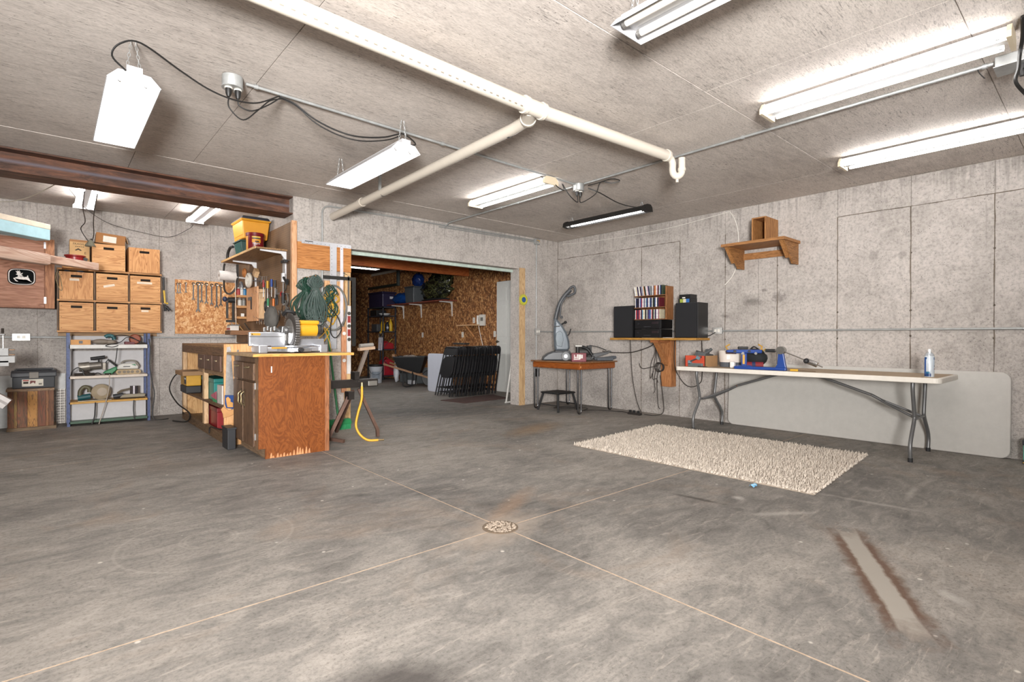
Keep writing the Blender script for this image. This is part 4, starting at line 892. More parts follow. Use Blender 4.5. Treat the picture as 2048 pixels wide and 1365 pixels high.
for i, (x, z_, w_, h) in enumerate(((-.065, .072, .012, .05), (-.045, .06, .016, .02), (-.02, .075, .02, .055), (.01, .07, .03, .06), (.04, .072, .022, .05), (-.03, .035, .09, .012))):
    MB().cb((x, -.061, z_), (w_, .002, h)).xf(M0).obj('lettering', paint('#d9d4cf', .6), t)
fin(t)
t = thing('floor_tool', 'gray plastic floor tool lying on the right part of the brown table', 'tool', (6.06, 4.97, zt+.002), (0, 0, R(-35)))
MB().ext([(-.14, -.06, .02), (.12, -.06, .10), (.14, -.06, .13), (-.10, -.06, .10)], (0, .12, 0)).obj('head', paint('#5e5f60', .5), t, bevel=.008); MB().tube([(-.12, 0, .02), (-.13, 0, .0)], .012).obj('foot', PLASTB, t); MB().box((.10, -.07, .12), (.16, .07, .135), rot=(0, -.3, 0)).obj('lip', paint('#4e4f50', .5), t)
t = thing('vacuum_wands', 'pair of gray hose wands at the right end of the brown table', 'hose', (6.07, 4.85, zt), (0, 0, R(-30)))
MB().tube([(-.18, 0, .03), (-.05, 0, .03), (.10, .0, .045), (.15, 0, .05)], [.02, .022, .028, .02], 12).obj('wand', paint('#55595e', .4), t, smooth=True); MB().tube([(-.16, -.045, .024), (.08, -.045, .024)], .022, 12).obj('wand', paint('#5c6065', .4), t, smooth=True)
single(MB().tube(curve_pts([(5.99, 5.10, .945), (6.07, 5.0, .92), (6.15, 4.91, .872)]), .006), 'cord', BLACKC, 'short black lead rising behind the gray floor tool', 'cord')
# stool
t = thing('step_stool', 'low black step stool standing under the brown table', 'stool')
ft = [(5.37, 5.55), (5.37, 5.14), (5.80, 5.16), (5.80, 5.56)]; tp = [(5.43, 5.50), (5.43, 5.2), (5.74, 5.2), (5.74, 5.5)]
MB().box((5.40, 5.17, .245), (5.77, 5.53, .27)).obj('seat', paint('#1a1a1b', .6), t, bevel=.012)
for (a, b), (c_, d) in zip(ft, tp): MB().tube([(a, b, 0), (c_, d, .245)], .017, 8).obj('leg', PLASTB, t, smooth=True)
MB().tube([(5.385, 5.535, .09), (5.385, 5.155, .09)], .008).obj('rung', PLASTB, t); MB().tube([(5.785, 5.545, .09), (5.785, 5.175, .09)], .008).obj('rung', PLASTB, t); fin(t)
# --- cords on the right wall and floor
DK = paint('#2b2623', .6)
cord('dark cord hanging from left end of stereo shelf to floor', [(6.1, 4.45, 1.03), (6.12, 4.45, .8), (6.14, 4.44, .5), (6.15, 4.38, .2), (6.13, 4.30, .05), (6.08, 4.24, .012)], .005, DK)
cord('black cord strung from brown table up to stereo shelf', [(6.1, 4.95, .86), (6.15, 4.85, .845), (6.18, 4.5, .85), (6.18, 4.2, .93), (6.15, 4.07, 1.0)], .006, DK)
cord('dark cord running over the floor from brown table to power strip', [(5.7, 5.0, .012), (5.85, 4.9, .02), (6.0, 4.75, .012), (6.08, 4.55, .012), (6.0, 4.36, .012), (6.05, 4.22, .012)], .006, DK)
for i, (a, b) in enumerate((((6.2, 4.06, 1.0), .9), ((6.19, 4.075, 1.0), .7), ((6.2, 4.09, 1.0), .55), ((6.19, 4.10, 1.0), .45))):
    y = a[1]; cord(['straight dark cord hanging left of the shelf post', 'dark cord with a curl hanging left of the shelf post', 'shorter dark cord bundled beside the shelf post', 'shortest dark cord hanging under the stereo shelf'][i],
        [a, (a[0], y+.01, .85), (a[0]-.005*i, y+.03*(i-1), .7), (a[0], y+.02+.02*i, .5), (a[0], y+.03*(i % 2), 1-b+.05), (a[0]-.02, y+.04*(1 if i % 2 else -1), 1-b)], .0042, DK)
m = MB()
for q in range(3): m.tube([Vector((6.2-.008*q, 4.02+.012*q, .66))+Vector((0, (.05+.006*q)*math.cos(a), (.055+.004*q)*math.sin(a))) for a in [6.28*i/16 for i in range(16)]], .0055, 6, closed=True)
single(m, 'cord_coil', DK, 'small coil of dark cord hanging beside the shelf post', 'cord')
cord('brown cord curling out to the left of the cord coil', [(6.2, 4.06, .68), (6.19, 4.15, .66), (6.19, 4.28, .63), (6.19, 4.34, .65), (6.19, 4.36, .70)], .0045, DK)
cord('dark cord draping from floor strip up to the coil', [(6.08, 4.2, .012), (6.12, 4.05, .012), (6.2, 3.98, .06), (6.22, 4.0, .25), (6.2, 4.03, .55)], .005, DK)
cord('dark cord looping below the left end of the folding table', [(6.24, 3.84, 1.02), (6.24, 3.84, .7), (6.28, 3.80, .55), (6.28, 3.70, .44), (6.28, 3.60, .42), (6.28, 3.50, .47), (6.27, 3.46, .58), (6.26, 3.46, 1.02)], .005, DK)
cord('black lead from right speaker to wall outlet', [(6.2, 3.40, 1.09), (6.26, 3.36, 1.085), (6.30, 3.30, 1.13)], .005, BLACKC)
t = thing('power_strip', 'dark power strip with plugs lying on the floor by the wall', 'power strip'); MB().box((6.0, 4.22, 0.0), (6.05, 4.42, .03)).obj('body', DK, t, bevel=.004)
for y in (4.26, 4.33, 4.39): MB().box((6.01, y-.014, .03), (6.04, y+.014, .06)).obj('plug', PLASTB, t, bevel=.003)
fin(t)
cord('tangle of dark cord on the floor under the brown table', [(5.6, 5.35, .01), (5.8, 5.2, .02), (5.95, 5.3, .01), (5.85, 5.45, .015), (5.65, 5.5, .01), (5.75, 5.3, .025), (6.0, 5.15, .01), (5.75, 5.02, .01)], .006, DK)
# ================================================================== LEFT WING
def flatpoly(pts, y, dy, name, mat, par, bevel=0):
    """outline given in picture points on the plane y, given thickness dy"""
    return MB().ext([oy(a, b, y) for a, b in pts], (0, dy, 0)).obj(name, mat, par, bevel=bevel)
PLY = wood('#c08a55', '#d3a36d', '#a06c3a', 'x', .8); PLYZ = wood('#bd8550', '#d09c66', '#9a6534', 'z', .8); DARKIN = paint('#2e2620', .9)
# --- wall cabinet with leaping deer emblem
t = thing('wall_cabinet', 'reddish plywood wall cabinet with a black leaping deer emblem', 'cabinet')
RED = wood('#96664c', '#b08069', '#7a4d36', 'x', .7)
MB().box((-1.1, 8.20, 1.385), (.035, 8.445, 2.19)).obj('body', wood('#8a5638', '#a06b48', '#6b4028', 'z', .8), t)
dd = MB().box((-1.1, 8.182, 1.39), (-.055, 8.20, 2.185)).obj('door', RED, t, bevel=.003)
MB().box((-.047, 8.185, 1.385), (.035, 8.20, 2.19)).obj('stile', wood('#a06a45', '#b98158', '#7d4d2e', 'z', .9), t)
for z in (1.44, 2.08): MB().box((-.058, 8.174, z), (-.04, 8.185, z+.075)).obj('hinge', paint('#cfcdd2', .3, .7), t)
def loop_px(pts, y): return [oy(a, b, y) for a, b in pts]
c0 = oy(43.5, 554, 8.18); W2, H2 = .118, .094
def badge(k, off):
    pts = []
    for i in range(40):
        a = 2*math.pi*i/40; ca, sa = math.cos(a), math.sin(a); n_ = 4.2
        x = math.copysign(abs(ca)**(2/n_), ca)*W2*k; z = math.copysign(abs(sa)**(2/n_), sa)*H2*k*(1-.06*abs(ca))
        x *= 1+.07*(sa if False else 0); pts.append((c0.x+x, 8.182-off, c0.z+z*(1)))
    return pts
e = MB().ext(badge(1.0, .0005), (0, -.003, 0)).obj('emblem', paint('#121314', .9, spec=.1), dd)
MB().ext(badge(.94, .0035), (0, -.0008, 0)).obj('emblem_border', paint('#d9d2cc', .6), dd); MB().ext(badge(.87, .0043), (0, -.0008, 0)).obj('emblem_field', paint('#121314', .9, spec=.1), dd)
deer = [(a/3.733, 380+b/3.733) for a, b in ((117, 632), (128, 624), (126, 616), (116, 604), (130, 611), (131, 599), (138, 610), (146, 599), (149, 612), (147, 620), (155, 625), (172, 619), (166, 628), (150, 634), (146, 643), (158, 650), (180, 652), (200, 650), (204, 640), (210, 640), (211, 652), (217, 662), (224, 676), (243, 693), (222, 684), (205, 676), (196, 670), (176, 671), (156, 672), (138, 667), (120, 662), (112, 664), (124, 676), (136, 682), (128, 685), (114, 678), (98, 659), (120, 654), (133, 648), (134, 638), (126, 634))]
m = MB(); vs = loop_px(deer, 8.1765)
bm_ = bmesh.new(); fv = [bm_.verts.new(v) for v in vs]; fc = bm_.faces.new(fv); bmesh.ops.triangulate(bm_, faces=[fc])
m.add([v.co for v in bm_.verts], [tuple(bm_.verts[:].index(v) for v in f.verts) for f in bm_.faces]); bm_.free()
m.obj('emblem_deer', paint('#d9d2cc', .6), dd)
fin(t)
# --- foam boards and lumber stored overhead on the left
def bar(p0, p1, w_, h, name, mat, par, bevel=0, roll=0):
    p0 = Vector(p0); p1 = Vector(p1); d = (p1-p0).normalized(); s = Vector((0, 0, 1)).cross(d).normalized(); u = d.cross(s)
    M = Matrix.Translation((p0+p1)/2) @ Matrix((d, s, u)).transposed().to_4x4() @ Matrix.Rotation(roll, 4, 'X')
    return MB().cb((0, 0, 0), ((p1-p0).length, w_, h)).xf(M).obj(name, mat, par, bevel=bevel)
dirv = Vector((.70, .714, 0))
t = thing('foam_board_stack', 'pale blue and cream foam insulation boards stored overhead at left edge', 'foam board')
e = oy(86, 470, 7.3); bar(e-dirv*1.6, e, .16, .12, 'blue_board', paint('#a9cdd6', .7, var=.1), t, .006)
e2 = oy(86, 455, 7.3); bar(e2-dirv*1.6, e2, .17, .055, 'cream_board', paint('#d8cbb8', .8), t, .006); fin(t)
LUM = wood('#c9a894', '#dcc4b4', '#ad8674', 'x', .6)
t = thing('lumber_post', 'thick pale pinkish wood post stored overhead at the left edge', 'lumber'); e = oy(94, 520, 6.9); t.location = e; t.rotation_euler = (0, 0, R(45.6)); MB().cb((-.75, 0, 0), (1.5, .11, .11)).obj('post', LUM, t, bevel=.025)
t = thing('lumber_post', 'long pale wood post reaching under the small red bowl', 'lumber'); e = oy(191, 534, 7.62); t.location = e; t.rotation_euler = (0, 0, R(45.6)); MB().cb((-1.1, 0, 0), (2.2, .085, .08)).obj('post', LUM, t, bevel=.006)
t = thing('overhead_rack', 'steel rack arms carrying overhead lumber on the left', 'rack')
for k_ in (0, 1):
    q = oy(94, 520, 6.9)-dirv*(1.15-.0*k_); x = q.x-.1*k_; MB().box((x-.02, q.y-.3, q.z-.1-.0), (x+.02, q.y+.6, q.z-.065)).obj('arm', STEELG, t); MB().box((x-.02, q.y+.1, q.z-.1), (x+.02, q.y+.14, ZC)).obj('drop_rod', STEELG, t); break
q = oy(86, 470, 7.3)-dirv*1.0; MB().box((q.x-.02, q.y-.25, q.z-.095), (q.x+.02, q.y+.3, q.z-.065)).obj('arm', STEELG, t); MB().box((q.x-.02, q.y+.24, q.z-.095), (q.x+.02, q.y+.28, ZC)).obj('drop_rod', STEELG, t); fin(t)
# --- crate rack
t = thing('crate_rack', 'open plywood wall rack holding rows of wooden crates', 'rack')
x0, x1 = .055, 1.085; yb = 8.445; yf = 8.14
for z in (1.11, 1.478, 1.848): MB().box((x0, yf, z), (x1, yb, z+.02)).obj('shelf', PLY, t)
for x in (x0, .395, .732, x1-.015): MB().box((x, yf+.003, 1.13), (x+.015, yb, 1.848)).obj('divider', wood('#5e4630', '#77593c', '#43311f', 'z'), t)
MB().box((x0+.01, yb-.02, 1.066), (x1-.02, yb, 1.11)).obj('ledger', wood('#9c7a55', '#b6946a', '#7d5c3a', 'x'), t); fin(t)
def crate(label, x, z, w_, h, y=8.11, d=.31, grain='x', labelp=None, slot=1, tilt=0):
    t = thing('wooden_crate', label, 'crate', group='plywood crates on the wing wall'); m_ = PLY if grain == 'x' else PLYZ; q = .012
    # front board with a cut-out hand slot
    sw, sh, sz = .052, .015, z+h-.05
    fr = MB(); xa, xb = x+w_/2-sw, x+w_/2+sw
    outer = [(x, z), (x+w_, z), (x+w_, z+h), (x, z+h)]
    fr.box((x, y, z), (x+w_, y+q, sz-sh)); fr.box((x, y, sz+sh), (x+w_, y+q, z+h)); fr.box((x, y, sz-sh), (xa, y+q, sz+sh)); fr.box((xb, y, sz-sh), (x+w_, y+q, sz+sh))
    fo_ = fr.obj('front_board', m_, t)
    MB().box((x, y+q, z), (x+q, y+d, z+h)).obj('side_board', PLYZ, t); MB().box((x+w_-q, y+q, z), (x+w_, y+d, z+h)).obj('side_board', PLYZ, t)
    MB().box((x+q, y+d-q, z), (x+w_-q, y+d, z+h)).obj('back_board', PLY, t); MB().box((x+q, y+q, z), (x+w_-q, y+d-q, z+q)).obj('bottom_board', PLY, t)
    MB().box((x+q+.004, y+.05, z+q), (x+w_-q-.004, y+d-.03, z+h-.02)).obj('dark_contents', DARKIN, t)  # stored things as one dark block, added so the hand slots look shaded
    for i in (0, 1):
        for k_ in range(3): MB().cb((x+.02+i*(w_-.04), y-.0006, z+.03+k_*(h-.07)/2), (.006, .0015, .006)).obj('nail', DARKIN, fo_)
    if labelp: MB().box((x+w_*labelp[0], y-.001, z+h*labelp[1]), (x+w_*labelp[2], y, z+h*labelp[3]), rot=(0, tilt, 0)).obj('paper_label', paint('#d9cbb8', .8), fo_)
    return fin(t)
crate('plywood crate at the left end of the bottom rack row', .075, 1.131, .312, .33, grain='x')
crate('plywood crate in the middle of the bottom rack row', .415, 1.131, .31, .33)
crate('straight-grained plywood crate at the right of the bottom row', .75, 1.131, .315, .335, labelp=(.36, .72, .6, .79))
crate('shaded plywood crate at the left of the middle rack row', .075, 1.499, .312, .325, grain='z', labelp=(.30, .68, .58, .76))
crate('plywood crate with slanted tape in the middle rack row', .415, 1.499, .31, .325, labelp=(.22, .52, .58, .6), tilt=-.25)
crate('plywood crate with wide paper label at right of middle row', .75, 1.499, .315, .325, labelp=(.22, .70, .72, .78))
crate('plywood crate under the open cardboard box on the rack top', .375, 1.869, .325, .315)
crate('plywood crate with vertical grain at right end of rack top', .735, 1.869, .325, .31, grain='z')
# cardboard boxes
CARD = paint('#a98358', .85, var=.1)
t = thing('cardboard_box', 'tall tan cardboard box printed FRAGILE on the rack top', 'box')
MB().box((.17, 8.16, 1.869), (.355, 8.40, 2.215)).obj('body', paint('#c29c6c', .85, var=.08), t)
MB().box((.17, 8.158, 2.19), (.355, 8.16, 2.215)).obj('top_flap', paint('#9c6f47', .85), t)
ink = paint('#3a3128', .8)
text('FRAGILE', .034, ink, 'print', t, facing((.262, 8.1585, 2.165), (1, 0, 0), (0, 0, 1)))
for k_ in range(5): MB().box((.222+k_*.017, 8.1578, 2.131), (.235+k_*.017, 8.1586, 2.138)).obj('print_mark', ink, t)
MB().ext([(.215, 8.1585, 2.09), (.25, 8.1585, 2.115), (.285, 8.1585, 2.09), (.27, 8.1585, 2.085), (.25, 8.1585, 2.097), (.23, 8.1585, 2.085)], (0, -.0008, 0)).obj('print_mark', ink, t)
text('E', .04, ink, 'print', t, facing((.315, 8.1585, 2.06), (1, 0, 0), (0, 0, 1)))
fin(t)
t = thing('cardboard_box', 'open brown cardboard box with white label standing on a crate', 'box', (.56, 8.27, 2.196), (0, R(4), 0))
MB().box((-.15, -.12, 0), (.14, -.115, .125)).obj('front_panel', paint('#96673c', .85, var=.08), t); MB().box((-.15, .10, 0), (.14, .105, .10)).obj('back_panel', CARD, t)
MB().box((-.15, -.115, 0), (-.145, .10, .12)).obj('side_panel', CARD, t); MB().box((.135, -.115, 0), (.14, .10, .09)).obj('side_panel', CARD, t); MB().box((-.145, -.115, 0), (.135, .10, .005)).obj('bottom', CARD, t)
MB().ext([(.14, -.12, .115), (.145, .1, .115), (.175, .09, .06), (.17, -.11, .04)], (.003, 0, .002)).obj('flap', CARD, t)
MB().box((-.08, -.122, .02), (.05, -.12, .095)).obj('shipping_label', paint('#d8d2c6', .8), t)
t = thing('red_bowl', 'dark red plastic bowl on the rack beside the FRAGILE box', 'bowl')
c = oy(149, 521, 8.04); zz = 1.869+.0
MB().lathe([(.06, 1.869), (.075, 1.875), (.085, 1.99), (.098, 2.0), (.098, 2.012), (.082, 2.012), (.07, 1.89), (.0, 1.885)], (.215, 8.06, 0), 26).obj('body', paint('#8a1f22', .35), t, smooth=True)
MB().box((.29, 8.03, 1.96), (.33, 8.06, 1.99), rot=(0, .3, 0)).obj('handle', PLASTB, t); fin(t)
MB_ = None
t = thing('rack_top_extension', 'thin plywood ledge carrying the red bowl at the rack front', 'ledge'); MB().box((.10, 7.95, 1.852), (.34, 8.138, 1.8685)).obj('board', PLY, t); fin(t)
# contents poking out of crates
single(MB().tube(curve_pts([(.10, 8.18, 1.80), (.14, 8.17, 1.84), (.20, 8.19, 1.815), (.27, 8.18, 1.842), (.33, 8.19, 1.81)]), .009), 'cable_bundle', paint('#23303f', .6), 'dark blue cables poking out of the shaded crate', 'cable')
single(MB().tube([Vector((.985, 8.2, 1.79))+Vector((.03*math.cos(a), 0, .03*math.sin(a))) for a in [6.28*i/14 for i in range(14)]], .005, 6, closed=True), 'yellow_ring', paint('#c9a427', .5), 'yellow cable ring sticking up from the middle-row right crate', 'cable')
single(MB().tube(curve_pts([(.11, 8.2, 1.43), (.18, 8.18, 1.47), (.25, 8.19, 1.44), (.33, 8.18, 1.465)]), .008), 'cable_bundle', PLASTB, 'black cables in the bottom-left crate', 'cable')
single(MB().tube(curve_pts([(.06, 8.12, 1.82), (.045, 8.11, 1.74), (.075, 8.10, 1.62), (.10, 8.10, 1.60), (.095, 8.10, 1.68), (.07, 8.11, 1.80)]), .004), 'string_loop', paint('#8c7a5a', .8), 'loop of string hanging at the left side of the rack', 'string')
t = thing('hand_saw_set', 'black and yellow trimmer hanging at the right side of the rack', 'tool')
MB().tube(curve_pts([(1.10, 8.12, 1.83), (1.105, 8.12, 1.65), (1.11, 8.12, 1.50)]), .012).obj('pole', PLASTB, t); MB().tube([(1.105, 8.115, 1.66), (1.115, 8.115, 1.50), (1.15, 8.115, 1.49)], .012).obj('yellow_arm', paint('#c9a427', .5), t)
MB().cyl((1.115, 8.12, 1.48), (1.12, 8.12, 1.39), .015).obj('grip', PLASTB, t); MB().cyl((1.12, 8.12, 1.46), (1.17, 8.12, 1.40), .016).obj('grip', PLASTB, t); MB().tube([(1.115, 8.118, 1.83), (1.16, 8.118, 1.45)], .002).obj('wire', STEELG, t); MB().box((1.085, 8.115, 1.825), (1.12, 8.2, 1.835)).obj('hook', STEELG, t); fin(t)
# cords from the hidden lights
cord('dark cord dangling from the wing light to a paper shade', [(.25, 6.62, 2.47), (.26, 7.2, 2.42), (.30, 7.8, 2.38), (.27, 8.05, 2.33), (.34, 8.1, 2.2)], .005)
cord('second dark cord dangling beside the wing light', [(.35, 6.64, 2.47), (.36, 7.3, 2.44), (.38, 7.9, 2.40), (.39, 8.05, 2.28), (.37, 8.1, 2.19)], .005)
cord('thin dark cord sagging along the top of the wing wall', [(.14, 6.62, 2.47), (.30, 7.4, 2.45), (.55, 8.15, 2.45), (.9, 8.36, 2.42), (1.2, 8.36, 2.40), (1.36, 8.0, 2.47), (1.38, 7.8, 2.5)], .003)
cord('thin pale cable drooping under the ceiling at the far left', [(-1.0, 8.0, 2.58), (-.5, 7.9, 2.50), (-.2, 7.6, 2.52), (.1, 6.8, 2.6)], .005, paint('#b9b1a4', .6), name='cable')
t = thing('lamp_shade', 'small crumpled gray shade hanging where two cords meet', 'shade'); MB().lathe([(.012, 2.215), (.02, 2.21), (.055, 2.14), (.05, 2.142), (.016, 2.205)], (.36, 8.09, 0), 12).obj('shade', paint('#6f6c5c', .8), t); MB().cyl((.36, 8.09, 2.20), (.37, 8.09, 2.235), .006).obj('neck', DARKIN, t); fin(t)
# --- OSB tool board with wrenches
t = thing('osb_board', 'light OSB tool board fixed to the wing wall', 'board')
MB().box((1.275, 8.428, 1.10), (2.045, 8.444, 1.845)).obj('panel', osb('osb_light', ['#a86b3c', '#c58a55', '#d5a06a', '#e6c193'], 1.8), t); fin(t)
wr_px = [(355, 568, 586, 1), (360, 568, 586, 2), (371.5, 567, 585, 3), (386.5, 568, 599, 4), (396, 568, 622, 5), (403, 568, 604, 6), (412.5, 569, 606, 7), (423, 571, 609, 8), (433, 570, 614, 9), (441.5, 572, 611, 10)]
WR = paint('#9b9d9c', .25, .9, var=.15)
for px, ya, yb_, n_ in wr_px:
    a = oy(px, ya, 8.42); b = oy(px, yb_, 8.42); Lh = a.z-b.z; w_ = .009+.016*min(1, Lh/.4)
    lab = 'longest combination wrench on the OSB tool board' if n_ == 5 else '%s wrench from the left on the OSB tool board' % ordn(n_)
    t = thing('wrench', lab, 'wrench', group='wrenches on the OSB board')
    MB().box((a.x-w_*.45, 8.412, b.z+w_), (a.x+w_*.45, 8.419, a.z-w_)).obj('shank', WR, t, bevel=.001)
    MB().tube([Vector((a.x, 8.4155, a.z))+Vector((w_*.85*math.cos(k_), 0, w_*.85*math.sin(k_))) for k_ in [6.283*i/12 for i in range(12)]], w_*.34, 5, closed=True).obj('ring_end', WR, t)
    MB().ext([(b.x+x*w_, 8.412, b.z+z*w_) for x, z in ((-.5, 1.1), (.5, 1.1), (1.15, .1), (.95, -.9), (.45, -.5), (.4, .15), (-.4, .15), (-.45, -.5), (-.95, -.9), (-1.15, .1))], (0, .007, 0)).obj('open_end', WR, t)
    MB().cyl((a.x, 8.408, a.z+w_*.5), (a.x, 8.43, a.z+w_*.5), .0025, n=6).obj('nail', STEELG, t); fin(t)
# --- blue-post shelf with power tools
BP = paint('#44537f', .5, var=.35, scale=40); WB = paint('#c9c7c8', .6, var=.06)
t = thing('tool_shelf', 'white metal shelf unit with blue posts full of power tools', 'shelf')
x0, x1, y0, y1 = .14, .945, 8.03, 8.40
for x in (x0, x1-.028):
    for y in (y0, y1-.028): MB().box((x, y, 0), (x+.028, y+.028, 1.10)).obj('post', BP, t)
for z, h, mt, yf in ((.915, .045, paint('#d0cec9', .5), y0), (.56, .028, paint('#cdbfb0', .5), y0), (.262, .022, paint('#c08f35', .5), y0), (.03, .025, paint('#3c5a45', .5), y0)):
    MB().box((x0+.02, yf, z), (x1-.02, y1, z+h)).obj('shelf', mt, t)
for z0, z1, yy in ((.96, 1.065, y1-.016), (.588, .88, y1-.016), (.284, .555, y1-.016), (.055, .258, y0+.14)): MB().box((x0+.03, yy, z0), (x1-.03, yy+.012, z1)).obj('back_panel', WB, t)
fin(t)
# tools on shelves
def gt(name, label, cat='power tool'): return thing(name, label, cat)
z = .9605; yq = 8.14
t = gt('wooden_case', 'small tan wooden case with a dark window on the top shelf', 'case'); MB().box((.175, 8.07, z), (.36, 8.2, z+.06)).obj('body', paint('#c58f52', .6), t, bevel=.003); MB().box((.25, 8.068, z+.014), (.285, 8.07, z+.046)).obj('window', paint('#2b2622', .4), t); fin(t)
t = gt('belt_sander', 'dusty gray sander with teal grip on the top shelf')
G1 = paint('#7e7468', .6, var=.25); TEAL = paint('#1f5358', .5)
MB().ball((.46, yq, z+.035), (.09, .05, .034)).obj('body', G1, t, smooth=True); MB().ball((.55, yq, z+.03), (.06, .045, .03)).obj('base', G1, t, smooth=True); MB().tube(curve_pts([(.50, yq-.01, z+.09), (.53, yq-.01, z+.11), (.575, yq-.01, z+.10), (.59, yq-.01, z+.06)]), .022, 10).obj('grip', TEAL, t, smooth=True); fin(t)
t = gt('polisher', 'round brown-red disc polisher at right of the top shelf')
MB().lathe([(.0, -.03), (.05, -.028), (.062, -.01), (.064, .01), (.058, .02), (0, .02)], (.80, yq, z+.066), 24, 'y').obj('disc', paint('#8a4a33', .6), t, smooth=True); MB().box((.69, yq-.03, z), (.80, yq+.03, z+.035)).obj('base', paint('#5f2226', .5), t, bevel=.008); MB().box((.82, yq-.02, z), (.91, yq+.02, z+.025)).obj('foot', DARKIN, t, bevel=.004); fin(t)
cord('dark cord looping over the polisher on the top shelf', [(.58, 8.1, 1.06), (.66, 8.09, 1.08), (.76, 8.06, 1.05), (.83, 8.05, 1.0), (.86, 8.05, .99), (.72, 8.05, 1.05), (.64, 8.03, .99), (.50, 8.02, .95), (.56, 8.01, .93), (.62, 8.015, .95)], .005)
z = .5885
t = gt('router', 'silver router with black T-handle on the second shelf')
MB().cyl((.25, yq, z+.10), (.35, yq, z+.11), .055, n=16).obj('motor', paint('#8b857c', .35, .6, var=.2), t, smooth=True); MB().cyl((.35, yq, z+.11), (.46, yq, z+.12), .045, n=16).obj('gear_case', paint('#77716a', .4, .5, var=.3, scale=40), t, smooth=True); MB().box((.21, yq-.05, z), (.40, yq+.05, z+.03)).obj('base', DARKIN, t, bevel=.006)
MB().box((.30, yq-.03, z+.03), (.33, yq+.03, z+.07)).obj('stand', DARKIN, t); MB().cyl((.44, yq, z+.15), (.44, yq, z+.21), .01).obj('post', PLASTB, t); MB().cyl((.36, yq, z+.20), (.50, yq, z+.22), .02, n=12).obj('handle', PLASTB, t, smooth=True); fin(t)
t = gt('planer', 'green and black hand planer leaning on the second shelf')
MB().ext([(.475, yq, z+.02), (.56, yq, z+.0), (.62, yq, z+.06), (.615, yq, z+.10), (.59, yq, z+.09), (.50, yq, z+.045)], (0, .06, 0)).obj('body', paint('#24774a', .4), t, bevel=.01); MB().tube([(.50, yq+.03, z+.13), (.53, yq+.03, z+.185), (.62, yq+.03, z+.10)], .012).obj('handle', PLASTB, t, smooth=True); MB().box((.475, yq+.01, z+.06), (.51, yq+.05, z+.15)).obj('side_plate', paint('#8c857a', .4, .4), t, bevel=.005); MB().box((.5, yq, z), (.56, yq+.06, z+.02)).obj('shoe', DARKIN, t); fin(t)
t = gt('belt_sander', 'white and green belt sander at right of the second shelf')
MB().ext([(.61, yq, z+.06), (.63, yq, z+.12), (.67, yq, z+.135), (.80, yq, z+.14), (.835, yq, z+.10), (.84, yq, z+.06)], (0, .09, 0)).obj('housing', paint('#cfcdc6', .45), t, bevel=.02); MB().ext([(.76, yq-.002, z+.12), (.80, yq-.002, z+.125), (.81, yq-.002, z+.10)], (0, .002, 0)).obj('green_mark', paint('#2b7a50', .4), t); MB().box((.68, yq-.002, z+.09), (.75, yq, z+.10)).obj('name_plate', paint('#3a3a3a', .5), t)
o_ = MB(); pts = [(.63, z+.025), (.84, z+.025)]; o_.ext([(x, yq-.01, zz) for x, zz in rrect(.605, z, .86, z+.058, .028)], (0, .10, 0)); o_.obj('belt', paint('#b09a78', .8, var=.2), t)
for x in (.64, .69, .73, .77, .825): MB().lathe([(.018, 0), (.018, .004)], (x, yq-.014, z+.029), 12, 'y').obj('roller', paint('#6b6154', .5, .3), t)
MB().tube(curve_pts([(.66, yq+.04, z+.135), (.70, yq+.04, z+.165), (.80, yq+.04, z+.16), (.845, yq+.04, z+.09)]), .010, 8).obj('handle', paint('#8c877c', .5), t, smooth=True); fin(t)
cord('dark cord bunched around the router on the second shelf', [(.18, 8.08, .6), (.19, 8.06, .65), (.24, 8.06, .69), (.28, 8.06, .66), (.30, 8.05, .6), (.36, 8.06, .595), (.42, 8.05, .62), (.46, 8.05, .60)], .006)
z = .2845
t = gt('circular_saw', 'dusty tan circular saw on the third shelf')
TAN = paint('#9a8a70', .6, var=.15)
MB().lathe([(.0, -.012), (.085, -.012), (.095, -.006), (.095, .03), (.08, .035), (.0, .035)], (.46, yq, z+.098), 26, 'y').obj('blade_guard', TAN, t, smooth=True)
MB().lathe([(.0, 0), (.05, 0), (.05, .006)], (.47, yq-.018, z+.10), 20, 'y').obj('blade', paint('#7d7264', .4, .5), t); MB().tube(curve_pts([(.26, yq+.03, z+.06), (.265, yq+.03, z+.12), (.30, yq+.03, z+.165), (.345, yq+.03, z+.15), (.35, yq+.03, z+.10)]), .022, 10).obj('handle', paint('#5f5a44', .5), t, smooth=True)
MB().cyl((.24, yq+.03, z+.035), (.36, yq+.03, z+.05), .034, n=14).obj('motor', TEAL, t, smooth=True); MB().box((.24, yq-.05, z), (.56, yq+.08, z+.006)).obj('shoe', paint('#8d8576', .4, .6), t); fin(t)
t = gt('reciprocating_saw', 'chrome-bodied sander with dark grip on the third shelf right')
MB().cyl((.79, yq, z+.055), (.79, yq, z+.155), .045, n=18).obj('motor', paint('#a9a3a8', .2, .9), t, smooth=True); MB().ext([(.64, yq-.03, z+.01), (.90, yq-.03, z+.01), (.91, yq-.03, z+.05), (.80, yq-.03, z+.06), (.66, yq-.03, z+.05)], (0, .07, 0)).obj('base', paint('#8f8672', .5), t, bevel=.01)
MB().cyl((.58, yq, z+.03), (.68, yq, z+.045), .03, n=12).obj('front_grip', paint('#2f3034', .5), t, smooth=True); MB().tube([(.62, yq, z+.07), (.66, yq, z+.10), (.75, yq, z+.12)], .014).obj('handle', paint('#6b6254', .5), t, smooth=True); MB().box((.60, yq-.03, z), (.90, yq+.04, z+.01)).obj('shoe', DARKIN, t); fin(t)
cord('black cord hanging from circular saw to the floor', [(.40, 8.02, .27), (.395, 8.0, .18), (.39, 8.0, .10), (.365, 7.99, .02)], .007)
